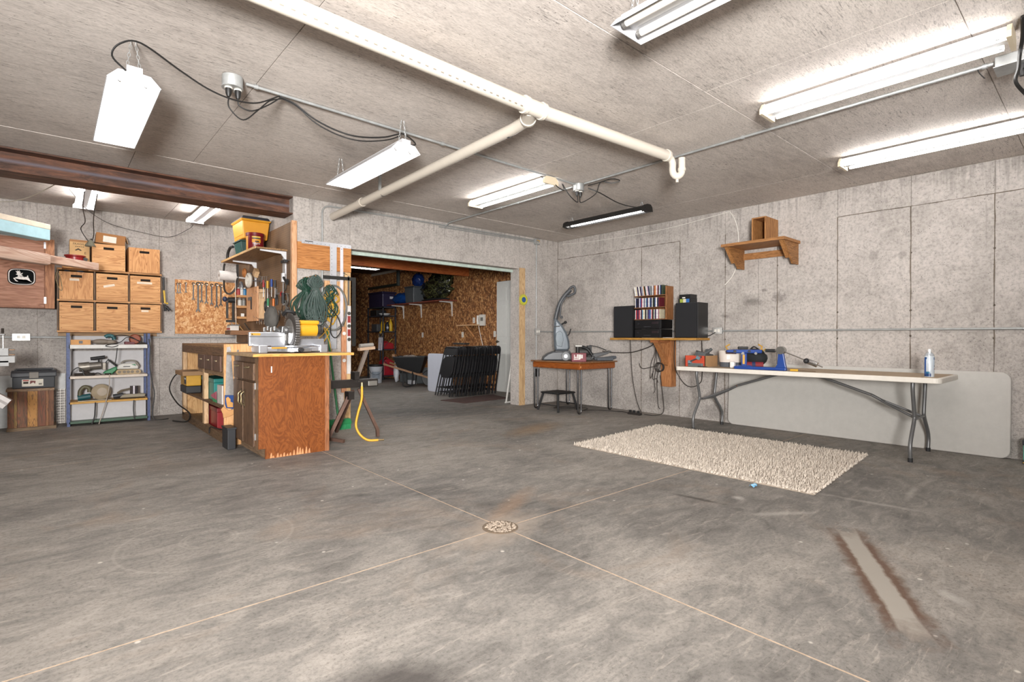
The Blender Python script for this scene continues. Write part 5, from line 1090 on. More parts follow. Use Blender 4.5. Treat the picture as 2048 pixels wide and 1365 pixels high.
cord('pale cord stretching from second shelf down to the floor', [(.535, 8.02, .6), (.53, 8.0, .45), (.50, 8.0, .28), (.46, 8.0, .12), (.43, 7.98, .01)], .005, paint('#a79c90', .6))
cord('dark cord hanging at the right of the third shelf', [(.775, 8.02, .27), (.77, 8.01, .15), (.78, 8.0, .03)], .006)
cord('dark cord between top shelf and second shelf', [(.61, 8.02, .92), (.60, 8.015, .8), (.585, 8.02, .71)], .005)
cord('long black cord running down the right post onto the floor', [(.93, 8.02, 1.03), (.945, 8.01, .9), (.94, 8.01, .7), (.96, 8.0, .5), (.985, 7.98, .33), (.965, 7.98, .15), (.97, 7.96, .03), (1.03, 7.94, .01), (1.13, 7.96, .01)], .006)
# --- toolbox on wooden crate
t = thing('plank_crate', 'weathered plank crate standing upright under the black toolbox', 'crate')
cols = ['#6b4a2e', '#8c6239', '#6e4b2f', '#b5803f', '#6a452b', '#8a5a35', '#704629']
xs_ = [-.365, -.31, -.285, -.20, -.115, -.045, -.02, .025]
for i, c_ in enumerate(cols): MB().box((xs_[i]+.001, 8.06-.006*(i % 2), .035), (xs_[i+1]-.001, 8.08, .455)).obj('plank', wood(c_, c_.replace('6', '8', 1), '#40281a', 'z', 1.2), t)
MB().box((-.375, 8.03, .44), (.03, 8.38, .468)).obj('top_board', wood('#7a5f45', '#94775a', '#57412d', 'x'), t); MB().box((-.37, 8.02, 0), (.045, 8.38, .035)).obj('base_board', wood('#6f5840', '#87704f', '#4b3a28', 'x'), t)
MB().box((-.365, 8.08, .035), (-.345, 8.37, .44)).obj('side_board', wood('#6b4a2e', '#7d5a38', '#40281a', 'z'), t); MB().box((.005, 8.08, .035), (.025, 8.37, .44)).obj('side_board', wood('#6b4a2e', '#7d5a38', '#40281a', 'z'), t); fin(t)
t = thing('toolbox', 'black plastic toolbox with printed label on the plank crate', 'toolbox')
zb = .4685; BK = paint('#34363a', .5, var=.08)
MB().ext([(-.325, y, z_) for y, z_ in ((8.07, zb), (8.26, zb), (8.275, zb+.13), (8.055, zb+.13))], (.36, 0, 0)).obj('body', BK, t, bevel=.008); MB().ext([(-.335, y, z_) for y, z_ in ((8.045, zb+.13), (8.285, zb+.13), (8.285, zb+.165), (8.25, zb+.20), (8.08, zb+.20), (8.045, zb+.175))], (.385, 0, 0)).obj('lid', BK, t, bevel=.008)
MB().box((-.185, 8.038, zb+.115), (-.105, 8.046, zb+.185)).obj('latch', paint('#6d665c', .5), t, bevel=.003)
MB().cyl((-.30, 8.165, zb+.213), (.02, 8.165, zb+.213), .013, n=10).obj('handle', BK, t, smooth=True); 
for x in (-.30, .02): MB().box((x-.01, 8.155, zb+.19), (x+.01, 8.175, zb+.215)).obj('handle_mount', BK, t)
lb_ = MB().box((-.245, 8.058, zb+.025), (-.065, 8.060, zb+.105)).obj('label', paint('#cdc6b8', .6), t)
MB().box((-.238, 8.0568, zb+.085), (-.188, 8.058, zb+.098)).obj('label_red', paint('#a33a35', .6), lb_); MB().box((-.234, 8.0568, zb+.055), (-.192, 8.058, zb+.078)).obj('label_text', ink, lb_); MB().ext([(-.18, 8.0575, zb+.05), (-.175, 8.0575, zb+.09), (-.13, 8.0575, zb+.085), (-.135, 8.0575, zb+.05), (-.15, 8.0575, zb+.07)], (0, -.0008, 0)).obj('label_picture', paint('#6b2f2a', .6), lb_); MB().box((-.105, 8.0568, zb+.04), (-.078, 8.058, zb+.058)).obj('label_barcode', paint('#6a655c', .6), lb_); fin(t)
t = thing('white_board', 'white painted board leaning behind the plank crate', 'board'); MB().box((-1.0, 8.40, 0), (-.33, 8.425, .60)).obj('panel', paint('#c9cbca', .6), t); fin(t)
t = thing('white_board', 'white panel behind the black toolbox beside the shelf unit', 'board'); MB().box((-.31, 8.41, .42), (.135, 8.43, .61)).obj('panel', paint('#cfcfcd', .6), t); MB().box((-.31, 8.41, 0), (-.29, 8.43, .42)).obj('leg', paint('#cfcfcd', .6), t); fin(t)
t = thing('wire_grating', 'gray wire grating leaning on the wall beside the shelf unit', 'grating'); m = MB()
for i in range(9): MB().box((-.16+i*.035, 8.392, 0.005), (-.156+i*.035, 8.396, .43)).obj('wire_upright', paint('#b9b4ac', .4, .5), t)
for i in range(14): MB().box((-.165, 8.388, .01+i*.031), (.13, 8.392, .014+i*.031)).obj('wire_rail', paint('#b9b4ac', .4, .5), t)
fin(t)
# white machine cut by the left edge (wall-mounted grinder shelf)
t = thing('bench_machine', 'white metal machine arm with bolt cut off by the left edge', 'machine')
yv = 6.6
def LB(a, b, nm, mt, dy=.12, bev=.004): p0 = oy(a[0], a[1], yv); p1 = oy(b[0], b[1], yv); return MB().box((p0.x, yv, p1.z), (p1.x, yv+dy, p0.z)).obj(nm, mt, t, bevel=bev)
wm = paint('#a9a9a8', .5)
LB((-60, 668), (10, 671), 'arm_plate', STEELG, .1); LB((2, 657), (8, 667), 'bolt', DARKIN, .03); LB((4, 671), (8, 700), 'post', paint('#b9b5ae', .3, .6), .03); LB((-60, 697), (17, 712), 'head', wm); LB((17, 699), (30, 701), 'pin', paint('#8c6f54', .4, .4), .02); LB((17, 709), (30, 711), 'pin', paint('#8c6f54', .4, .4), .02); LB((-60, 714), (30, 726), 'upper_table', wm, .25); LB((-60, 723), (18, 733), 'lower_table', wm, .15)
q = oy(-40, 735, yv); MB().box((q.x-.05, yv+.1, 0), (q.x+.05, yv+.2, q.z)).obj('pedestal', STEELG, t); fin(t)
t = thing('metal_channel', 'gray ribbed metal channel poking in at the left edge', 'channel'); a = oy(15, 809, 6.3); b = a+Vector((-.45, .05, .36)); bar(a, b, .05, .09, 'channel', paint('#8d8885', .4, .6), t); bar(a+Vector((0, -.026, 0)), b+Vector((0, -.026, 0)), .004, .02, 'rib', paint('#6e6966', .4, .6), t); q = b; MB().box((q.x-.03, q.y-.03, 0), (q.x+.03, q.y+.03, q.z)).obj('stand', STEELG, t); fin(t)
# ================================================================== WORKBENCH, CABINET AND TOOL WALL
BR = wood('#6e5138', '#866547', '#4c3623', 'y', 1.); BRD = wood('#5f4632', '#775a42', '#3f2d1f', 'z', 1.1)
# --- workbench along the stub wall
t = thing('workbench', 'long wooden workbench with drawers and open shelf behind the cabinet', 'workbench')
x0, x1, y0, y1 = 1.28, 2.0, 5.67, 7.95
MB().box((x0, y0, .95), (x1, y1, .975)).obj('worktop', wood('#8d6a47', '#a58159', '#6b4d31', 'y'), t)
MB().box((x0, y0, .865), (x0+.03, y1, .95)).obj('front_rail', BR, t)
MB().box((x0, y0, .34), (x1, y1, .365)).obj('lower_shelf', BR, t); MB().box((x0+.02, y0, .035), (x1, y1, .055)).obj('base_deck', wood('#82684c', '#9a7f60', '#5e4831', 'y'), t)
MB().box((x0, y0, 0), (x0+.04, y1, .09)).obj('base_plank', wood('#6b5239', '#84694c', '#47341f', 'y'), t)
MB().box((x0, y1-.03, .055), (x1, y1, .95)).obj('end_panel', wood('#c99a63', '#dcb27c', '#a87844', 'z'), t)
MB().box((x0, y1-.08, .055), (x0+.04, y1-.03, .865)).obj('post', PINE, t)
MB().box((x0+.002, 6.66, .055), (x0+.045, 6.74, .70)).obj('post', PINE, t)
MB().box((x0+.004, 5.70, .66), (x0+.03, 6.98, .70)).obj('drawer_rail', wood('#8a6c4e', '#a08362', '#66492f', 'y'), t)
dy = (6.93-5.86)/3
for k_ in range(3):
    a = 5.86+k_*dy; d_ = MB().box((x0-.012, a+.012, .705), (x0+.008, a+dy-.012, .862)).obj('drawer', wood('#63493a', '#77594a', '#473327', 'z'), t, bevel=.003)
    MB().box((x0-.022, a+dy/2-.035, .805), (x0-.012, a+dy/2+.035, .815)).obj('drawer_pull', paint('#b9aa86', .3, .7), d_)
MB().box((x0+.01, 5.76, .70), (x0+.03, 5.86, .865)).obj('stile', PINE, t)
MB().box((x0+.03, 5.75, .70), (x1, 6.95, .72)).obj('drawer_box', BRD, t); fin(t)
t = thing('saw_hanging_board', 'upright pine board carrying the hanging handsaws', 'panel'); MB().box((1.255, 5.645, .22), (1.60, 5.668, .985)).obj('board', wood('#cf9c68', '#deb181', '#b07c48', 'z'), t); MB().box((1.255, 5.645, 0), (1.60, 5.668, .22)).obj('lower_board', wood('#c08e5a', '#d3a574', '#a06e3c', 'z'), t); fin(t)
# handsaws
t = thing('handsaw', 'large hanging handsaw with blue and wood handle beside the cabinet', 'handsaw')
ys = 5.63
MB().ext([oy(a, b, ys) for a, b in ((453.5, 695), (461, 693.5), (469, 793), (450.5, 793))], (0, .003, 0)).obj('blade', paint('#b7b3b0', .3, .7, var=.25, scale=30), t)
hd = MB().ext([oy(a, b, ys-.008) for a, b in ((450, 791), (469, 791), (469.5, 800), (467, 818), (453, 817), (450, 808))], (0, .02, 0)).obj('handle', paint('#1f3f78', .4), t, bevel=.004)
MB().ext([oy(a, b, ys-.010) for a, b in ((452, 797), (456, 794), (461, 799), (461, 804), (466, 806), (466, 815), (455, 815), (453, 806))], (0, .004, 0)).obj('wood_inlay', paint('#c9924e', .5), hd); fin(t)
t = thing('handsaw', 'tan wooden saw handle hanging below the blue-handled saw', 'handsaw')
MB().ext([oy(a, b, ys-.004) for a, b in ((442, 820), (447, 814), (458, 822), (468, 819), (468.5, 829), (458, 834), (447, 837), (446, 829))], (0, .02, 0)).obj('handle', paint('#c4905a', .5), t, bevel=.004); MB().ext([oy(a, b, ys+.006) for a, b in ((462, 822), (470, 820), (478, 700), (474, 700))], (0, .002, 0)).obj('blade', paint('#a9a5a2', .3, .7), t); fin(t)
t = thing('black_tub', 'black plastic tub tucked between bench and cabinet on the floor', 'tub'); MB().ext([(x, y, 0) for x, y in ((1.235, 5.42), (1.305, 5.42), (1.305, 5.63), (1.235, 5.63))], (0, 0, .19)).obj('body', paint('#26272a', .5), t, bevel=.006); MB().box((1.23, 5.415, .19), (1.31, 5.635, .205)).obj('rim', paint('#26272a', .5), t); fin(t)
# things on the bench shelves
t = thing('tool_case', 'yellow and black tool charger case on the bench shelf end', 'tool case'); zb = .3655
MB().box((1.235, 7.42, zb), (1.40, 7.80, zb+.09)).obj('lower_case', paint('#2a2a2b', .5), t, bevel=.01); MB().box((1.24, 7.43, zb+.09), (1.40, 7.80, zb+.22)).obj('upper_case', paint('#c9982c', .45), t, bevel=.01); MB().box((1.236, 7.44, zb+.115), (1.24, 7.54, zb+.2)).obj('label', paint('#2c3442', .5), t); MB().box((1.233, 7.45, zb+.17), (1.236, 7.53, zb+.19)).obj('label_text', paint('#cfcfc8', .5), t); fin(t)
t = thing('cardboard_flap', 'flattened brown cardboard piece lying on the yellow tool case', 'cardboard'); MB().box((1.19, 7.36, zb+.2205), (1.42, 7.86, zb+.27)).obj('sheet', paint('#9b7a58', .85), t); fin(t)
cord('black cord looping out of the yellow tool case to the floor', [(1.24, 7.75, .62), (1.17, 7.82, .55), (1.12, 7.8, .4), (1.17, 7.6, .24), (1.25, 7.3, .14), (1.24, 7.4, .03), (1.14, 7.7, .012)], .008)
t = thing('toolbox', 'teal green metal toolbox on the bench shelf', 'toolbox'); MB().box((1.33, 6.42, zb), (1.62, 7.02, zb+.19)).obj('body', paint('#1f7f78', .4), t, bevel=.006); MB().box((1.325, 6.41, zb+.19), (1.625, 7.03, zb+.235)).obj('lid', paint('#1c766f', .4), t, bevel=.008); MB().box((1.33, 6.90, zb), (1.329, 7.02, zb+.19)).obj('dark_panel', paint('#2a3030', .5), t); MB().tube(curve_pts([(1.47, 6.5, zb+.235), (1.47, 6.62, zb+.28), (1.47, 6.82, zb+.28), (1.47, 6.94, zb+.235)]), .01).obj('handle', PLASTB, t, smooth=True); fin(t)
t = thing('toolbox', 'red metal toolbox on the bench base with crest sticker', 'toolbox'); z2 = .0555; MB().box((1.34, 6.32, z2), (1.62, 7.0, z2+.19)).obj('body', paint('#8c1f24', .4), t, bevel=.006); MB().box((1.335, 6.31, z2+.19), (1.625, 7.01, z2+.235)).obj('lid', paint('#7c1c20', .4), t, bevel=.006)
MB().box((1.337, 6.80, z2), (1.34, 7.0, z2+.19)).obj('front_panel', paint('#6b5048', .5), t); MB().ext([(1.335, 6.86+a, z2+.14+b) for a, b in ((0, .02), (.02, .03), (.045, .025), (.06, .03), (.055, 0), (.04, -.005), (.035, -.04), (.025, -.04), (.02, -.005))], (.001, 0, 0)).obj('sticker', paint('#d6d2cc', .5), t); fin(t)
t = thing('carton', 'white carton with pink and green wrapper on the bench shelf', 'box'); MB().box((1.31, 5.98, zb), (1.52, 6.18, zb+.19)).obj('body', paint('#d3ccc6', .7), t); MB().ext([(1.305, 6.2, zb+.12), (1.305, 6.45, zb+.06), (1.305, 6.38, zb+.04), (1.305, 6.2, zb+.03)], (.003, 0, 0)).obj('pink_wrapper', paint('#c4677a', .6), t); MB().ext([(1.306, 6.2, zb+.03), (1.306, 6.40, zb+.045), (1.306, 6.36, zb+.0), (1.306, 6.2, zb+.0)], (.003, 0, 0)).obj('green_wrapper', paint('#3f9a63', .6), t); fin(t)
t = thing('power_drill', 'black corded tool on the bench base beside the panel', 'power tool'); MB().cyl((1.36, 5.75, z2+.07), (1.36, 5.95, z2+.07), .05, n=14).obj('body', PLASTB, t, smooth=True); MB().box((1.32, 5.72, z2), (1.40, 5.98, z2+.03)).obj('foot', PLASTB, t, bevel=.005); MB().tube(curve_pts([(1.34, 5.95, z2+.05), (1.30, 6.15, z2+.045), (1.27, 6.3, .10), (1.265, 6.33, .03)]), .006).obj('lead', PLASTB, t); fin(t)
t = thing('yellow_level', 'yellow and black tool lying on the teal toolbox', 'power tool'); MB().cyl((1.42, 6.35, .69), (1.44, 6.95, .685), .022, n=10).obj('barrel', PLASTB, t, smooth=True); MB().box((1.40, 6.45, .665), (1.47, 6.6, .71)).obj('grip', paint('#c9982c', .5), t, bevel=.008); MB().ball((1.43, 7.02, .70), (.05, .06, .06)).obj('motor', PLASTB, t, smooth=True); fin(t)
# --- orange cabinet
ORG = None
def orange():
    tt = NT('orange_veneer'); v = tt.coord((2.2, 2.2, 1.0)); f1 = tt.noise(v, 2.2, 4, .6, 2.2); f2 = tt.noise(tt.coord((20, 20, 3)), 6, 4, .7)
    r_ = tt.math('ABSOLUTE', tt.math('SUBTRACT', tt.math('FRACT', tt.math('MULTIPLY', f1, 9.)), .5)); g = tt.math('ADD', tt.math('MULTIPLY', r_, .8), tt.math('MULTIPLY', f2, .6))
    col = tt.ramp(g, [(.15, '#5f3013'), (.5, '#7b431c'), (.95, '#935729')]); return tt.out(col, .38, 0, g, .08, .002)
ORG = orange()
t = thing('base_cabinet', 'worn orange-brown wooden base cabinet with two dark doors', 'cabinet')
x0, x1, y0, y1, zt = 1.335, 1.945, 4.81, 5.60, .885
MB().box((x0+.02, y0+.02, .09), (x1-.01, y1, zt)).obj('body', BRD, t)
MB().ext([(x0, y0, .09), (x0+.055, y0, .09), (x0+.055, y0, .0), (x1, y0, 0), (x1, y0, zt), (x0, y0, zt)], (0, .018, 0)).obj('end_panel', ORG, t)
MB().box((x1-.035, y0-.006, .0), (x1+.003, y0+.02, zt)).obj('edge_strip', wood('#8e5a38', '#a8714c', '#6b4024', 'z'), t)
MB().box((x0+.06, y0+.018, 0), (x1-.01, y1, .09)).obj('toe_kick', wood('#8a7058', '#a0876c', '#66503b', 'y'), t)
rg = random.Random(2)
for i in range(13):
    x = 1.42+i*.028+rg.uniform(-.006, .006); h = rg.uniform(.02, .05) if not 8 <= i <= 11 else rg.uniform(.05, .10)
    MB().ext([(x, y0-.001, .002), (x+.022, y0-.001, .002), (x+.016, y0-.001, h), (x+.008, y0-.001, h*.85)], (0, .001, 0)).obj('veneer_chip', paint('#c98f62', .8, var=.25), t)
MB().box((x0, y0+.02, .09), (x0+.02, y0+.10, zt)).obj('face_frame', wood('#7d6046', '#94765a', '#5a432e', 'z'), t)
MB().box((x0, 5.55, .09), (x0+.02, y1, zt)).obj('face_frame', BRD, t); MB().box((x0, y0+.1, .83), (x0+.02, 5.55, zt)).obj('face_frame', BRD, t)
for a, b in ((4.90, 5.21), (5.235, 5.55)):
    d_ = MB().box((x0-.02, a, .10), (x0, b, .655)).obj('door', BRD, t, bevel=.004)
    yy = b-.035 if a < 5 else a+.035
    hn = MB(); hn.tube(curve_pts([(x0-.022, yy, .56), (x0-.045, yy, .54), (x0-.045, yy, .50), (x0-.045, yy, .46), (x0-.022, yy, .44)]), .006, 8); ho = hn.obj('handle', paint('#8a7a5c', .4, .8), d_, smooth=True)
    MB().ext([(x0-.021, yy+q, .50+w_) for q, w_ in ((-.02, .07), (.0, .085), (.02, .07), (.012, .03), (.02, 0), (.012, -.03), (.02, -.07), (0, -.085), (-.02, -.07), (-.012, -.03), (-.02, 0), (-.012, .03))], (-.003, 0, 0)).obj('back_plate', paint('#6e6048', .4, .8), d_)
    d2 = MB().box((x0-.02, a, .675), (x0, b, .825)).obj('drawer', BRD, t, bevel=.004)
    MB().tube(curve_pts([(x0-.02, (a+b)/2+.05, .79), (x0-.042, (a+b)/2+.03, .785), (x0-.042, (a+b)/2-.03, .785), (x0-.02, (a+b)/2-.05, .79)]), .006, 8).obj('handle', paint('#a8997a', .35, .8), d2, smooth=True)
for z in (.16, .60): MB().box((x0-.012, 4.885, z), (x0-.002, 4.90, z+.055)).obj('hinge', paint('#c9c9c9', .3, .8), t)
MB().box((1.435, y0-.0015, .745), (1.445, y0, .80)).obj('white_mark', paint('#dcd8d2', .6), t); fin(t)
t = thing('countertop', 'plywood countertop overhanging the orange cabinet under the miter saw', 'countertop')
CT = [(1.275, 4.755), (2.165, 4.755), (2.165, 5.05), (1.99, 5.63), (1.275, 5.63)]
MB().ext([(x, y, .8855) for x, y in CT], (0, 0, .024)).obj('slab', wood('#a58a68', '#bda380', '#8a6f50', 'x', .9), t); MB().box((1.275, 4.749, .8855), (2.165, 4.755, .9095)).obj('front_edge', wood('#cf9448', '#e0ac62', '#a87030', 'x'), t); fin(t)
# --- miter saw
zc_ = .91; AL = paint('#c3c5cb', .32, .75, var=.1); YEL = paint('#d29c22', .4, var=.06)
t = thing('miter_saw', 'yellow and silver compound miter saw on the cabinet countertop', 'miter saw')
MB().box((1.40, 5.0, zc_+.01), (1.98, 5.28, zc_+.055)).obj('base', AL, t, bevel=.01)
MB().box((1.345, 5.13, zc_+.062), (1.66, 5.175, zc_+.19)).obj('fence', AL, t, bevel=.006); MB().box((1.75, 5.13, zc_+.062), (2.03, 5.175, zc_+.13)).obj('fence', AL, t, bevel=.006)
MB().box((1.345, 5.126, zc_+.145), (1.66, 5.13, zc_+.152)).obj('fence_groove', STEELG, t); MB().box((1.36, 5.126, zc_+.160), (1.44, 5.13, zc_+.18)).obj('warning_label', paint('#b58a2c', .5), t)
MB().ext([(1.362+a, 5.1255, zc_+.163+b) for a, b in ((0, 0), (.014, 0), (.007, .013))], (0, -.0008, 0)).obj('warning_triangle', DARKIN, t)
for x in (1.385, 1.93): MB().box((x, 4.98, zc_), (x+.075, 5.20, zc_+.075)).obj('support_leg', AL, t, bevel=.008)
MB().lathe([(.17, zc_+.055), (.17, zc_+.066), (.0, zc_+.066)], (1.70, 5.10, 0), 32).obj('turntable', AL, t)
m = MB()
for i in range(24):
    a0, a1 = R(190+i*6.6), R(190+(i+1)*6.6); m.add([(1.70+r_*math.cos(a), 5.05+r_*math.sin(a), z) for a in (a0, a1) for r_, z in ((.15, zc_+.012), (.165, zc_+.012), (.165, zc_+.04), (.15, zc_+.04))], [(0, 4, 5, 1), (1, 5, 6, 2), (2, 6, 7, 3), (3, 7, 4, 0)])
m.obj('miter_scale', paint('#a9abad', .3, .7), t)
MB().box((1.47, 4.905, zc_+.04), (1.60, 4.91, zc_+.055)).obj('scale_label', paint('#b58a2c', .5), t)
MB().box((1.675, 4.86, zc_+.01), (1.73, 5.0, zc_+.05)).obj('miter_arm', AL, t, bevel=.006); MB().cyl((1.70, 4.86, zc_+.03), (1.70, 4.81, zc_+.03), .02, n=12).obj('miter_knob', PLASTB, t, smooth=True)
bc = Vector((1.69, 5.08, 1.11))
MB().lathe([(.0, -.012), (.15, -.012), (.168, -.004), (.168, .028), (.15, .036), (.0, .036)], bc, 40, 'x').obj('blade_guard', paint('#4b4744', .35, .4), t, smooth=True)
MB().lathe([(.0, 0), (.115, 0), (.115, .003)], bc+Vector((-.0155, 0, 0)), 36, 'x').obj('guard_window', paint('#b5b1ac', .25, .7), t)
m = MB()
for i in range(46):
    a = R(i*360/46); c_ = bc+Vector((.012, .172*math.cos(a), .172*math.sin(a))); m.cb(c_, (.036, .012, .012), (a, 0, 0))
o_ = m.obj('guard_ribs', paint('#6d6965', .4, .3), t); o_['kind'] = 'stuff'
MB().lathe([(.0, 0), (.03, 0), (.035, .02), (.02, .045), (0, .045)], bc+Vector((-.06, 0, .01)), 16, 'x').obj('arbor', STEELG, t, smooth=True)
MB().cyl((1.735, 5.09, 1.125), (1.93, 5.09, 1.125), .062, n=20).obj('motor', YEL, t, smooth=True); MB().cyl((1.93, 5.09, 1.125), (1.965, 5.09, 1.125), .055, .04, n=20).obj('motor_cap', paint('#3b3a38', .5), t, smooth=True)
MB().box((1.74, 5.04, 1.175), (1.95, 5.14, 1.215)).obj('carry_handle', YEL, t, bevel=.014); MB().box((1.73, 5.03, 1.09), (1.745, 5.15, 1.20)).obj('motor_bracket', DARKIN, t)
MB().ext([(1.62, 5.16, zc_+.06), (1.73, 5.16, zc_+.06), (1.715, 5.16, 1.16), (1.64, 5.16, 1.16)], (0, .12, 0)).obj('pivot_arm', STEELG, t, bevel=.01)
MB().tube(curve_pts([(1.60, 5.0, 1.26), (1.61, 4.95, 1.29), (1.66, 4.94, 1.285), (1.69, 4.97, 1.27)]), .016, 10).obj('trigger_handle', PLASTB, t, smooth=True)
b_ = lumpy((1.585, 5.30, 1.235), (.06, .09, .115), 3, .12); b_.obj('dust_bag', paint('#4c4945', .85), t, smooth=True); MB().cyl((1.60, 5.24, 1.13), (1.64, 5.20, 1.10), .022).obj('dust_port', STEELG, t)
for i in range(4): MB().cb((1.49+i*.03, 5.19, 1.125+.01*(i % 2)), (.02, .03, .04)).obj('clamp_block', paint('#8e8d8b', .3, .7), t, bevel=.003)
MB().cyl((1.50, 5.19, zc_+.19), (1.50, 5.19, 1.13), .006).obj('clamp_post', CHROME, t); MB().box((1.485, 5.175, 1.098), (1.60, 5.205, 1.106)).obj('clamp_bar', STEELG, t); fin(t)
# --- pegboard wall, top shelf and things on it
def pegmat():
    tt = NT('pegboard'); v = tt.coord(); mp = tt.n('ShaderNodeVectorMath', operation='FRACTION'); sc = tt.n('ShaderNodeVectorMath', operation='SCALE'); sc.inputs['Scale'].default_value = 39.37
    tt.l(v, sc.inputs[0]); tt.l(sc.outputs[0], mp.inputs[0]); sp = tt.n('ShaderNodeSeparateXYZ'); tt.l(mp.outputs[0], sp.inputs[0])
    d = tt.math('SQRT', tt.math('ADD', tt.math('POWER', tt.math('SUBTRACT', sp.outputs[1], .5), 2.), tt.math('POWER', tt.math('SUBTRACT', sp.outputs[2], .5), 2.)))
    col = tt.mix(tt.ramp(d, [(.11, 1.), (.14, 0.)]), tt.ramp(tt.noise(v, 3, 4), [(.3, '#6f5640'), (.7, '#8d7053')]), '#2a1f16'); return tt.out(col, .7)
t = thing('pegboard', 'brown pegboard covering the stub wall above the workbench', 'pegboard')
MB().box((2.032, 6.12, .98), (2.04, 8.40, 2.355)).obj('panel', pegmat(), t)
for y in (6.15, 7.2, 8.3): MB().box((2.04, y, .98), (2.058, y+.04, 2.35)).obj('batten', PINE, t)
fin(t)
t = thing('front_stud', 'pine stud at the end of the pegboard wall', 'stud'); MB().box((2.03, 6.055, .0), (2.085, 6.092, 2.365)).obj('board', wood('#d3a077', '#e3b891', '#b27f55', 'z'), t); fin(t)
t = thing('tool_shelf_board', 'plywood shelf above the pegboard carrying the yellow bin', 'shelf')
MB().box((1.69, 6.20, 2.035), (2.03, 7.72, 2.053)).obj('shelf_board', wood('#8a6843', '#a07f58', '#664a2c', 'y'), t); MB().box((1.683, 6.195, 2.03), (1.692, 7.72, 2.055)).obj('edge', wood('#c9a06a', '#dcb584', '#a87d48', 'y'), t)
for y in (6.24, 7.40):
    MB().ext([(1.75, y, 2.034), (2.032, y, 2.034), (2.032, y, 1.68), (2.015, y, 1.68), (2.005, y, 1.96), (1.975, y, 2.005), (1.75, y, 2.02)], (0, .022, 0)).obj('bracket', paint('#dcdde0', .4), t, bevel=.002)
fin(t)
t = thing('storage_bin', 'yellow plastic bin with black lid on the top shelf', 'bin')
def taper(c, w0, d0, w1, d1, z0, z1): 
    x, y = c; return MB().add([(x+sx*w0/2, y+sy*d0/2, z0) for sx, sy in ((-1, -1), (1, -1), (1, 1), (-1, 1))]+[(x+sx*w1/2, y+sy*d1/2, z1) for sx, sy in ((-1, -1), (1, -1), (1, 1), (-1, 1))], [(0, 3, 2, 1), (4, 5, 6, 7), (0, 1, 5, 4), (1, 2, 6, 5), (2, 3, 7, 6), (3, 0, 4, 7)])
taper((1.86, 7.02), .27, .40, .31, .45, 2.235, 2.445).obj('body', paint('#d08f23', .45, var=.05), t, bevel=.012); taper((1.86, 7.02), .31, .45, .345, .49, 2.445, 2.465).obj('rim', paint('#d69a30', .45), t, bevel=.004); taper((1.86, 7.02), .33, .47, .29, .43, 2.465, 2.505).obj('lid', paint('#2f3036', .5), t, bevel=.01)
for z in (2.28, 2.33, 2.38): MB().box((1.718, 6.83, z), (1.722, 7.20, z+.004)).obj('rib', paint('#b87c1c', .5), t)
fin(t)
t = thing('green_tub', 'dark green ribbed tub under the yellow bin', 'tub'); taper((1.85, 7.10), .20, .26, .25, .32, 2.0535, 2.22).obj('body', paint('#22403c', .5), t, bevel=.008); taper((1.85, 7.10), .27, .34, .27, .34, 2.22, 2.2345).obj('rim', paint('#22403c', .5), t, bevel=.003)
for k_ in range(6): MB().box((1.728, 6.99+k_*.04, 2.08), (1.745, 6.995+k_*.04, 2.21), rot=(0, -.12, 0)).obj('rib', paint('#2c5049', .5), t)
fin(t)
t = thing('coffee_can', 'maroon coffee can with yellow label in front of the yellow bin', 'can')
c = (1.80, 6.62)
MB().lathe([(.09, 2.0535), (.094, 2.06), (.094, 2.23), (.099, 2.235), (.099, 2.265), (.09, 2.268)], (c[0], c[1], 0), 30).obj('body', paint('#6d1019', .35), t, smooth=True)
d0 = math.atan2(-c[1], -c[0])
def wrp(a0, a1, z0, z1, r_, mt, nm):
    m = MB(); vs = []
    for i in range(9):
        a = d0+R(a0+(a1-a0)*i/8)
        vs += [(c[0]+r_*math.cos(a), c[1]+r_*math.sin(a), z0), (c[0]+r_*math.cos(a), c[1]+r_*math.sin(a), z1)]
    m.add(vs, [(2*i, 2*i+2, 2*i+3, 2*i+1) for i in range(8)]); m.obj(nm, mt, t)
wrp(-78, -50, 2.06, 2.225, .0948, paint('#c98a26', .5), 'side_label'); wrp(-20, 38, 2.205, 2.222, .0948, paint('#d3b04a', .5), 'label_band'); wrp(-14, 30, 2.192, 2.203, .0948, paint('#27463f', .5), 'label_text'); wrp(-20, 38, 2.150, 2.19, .0948, paint('#cf8f2b', .5), 'label_picture'); wrp(0, 26, 2.155, 2.17, .0951, paint('#2b1a14', .5), 'label_bean'); nn = Vector((-math.cos(math.atan2(c[1], c[0])+R(8)), -math.sin(math.atan2(c[1], c[0])+R(8)), 0)); text('Folgers', .026, paint('#e6dfd8', .5), 'label_lettering', t, facing(Vector((c[0], c[1], 2.138))+nn*.0955, (-nn.y, nn.x, 0), (0, 0, 1))); fin(t)
single(MB().tube(curve_pts([(1.74, 7.36, 2.20), (1.73, 7.44, 2.20), (1.72, 7.52, 2.14), (1.72, 7.55, 2.06)]), .018, 8), 'black_hose', PLASTB, 'short black hose bent over the far shelf end', 'hose')
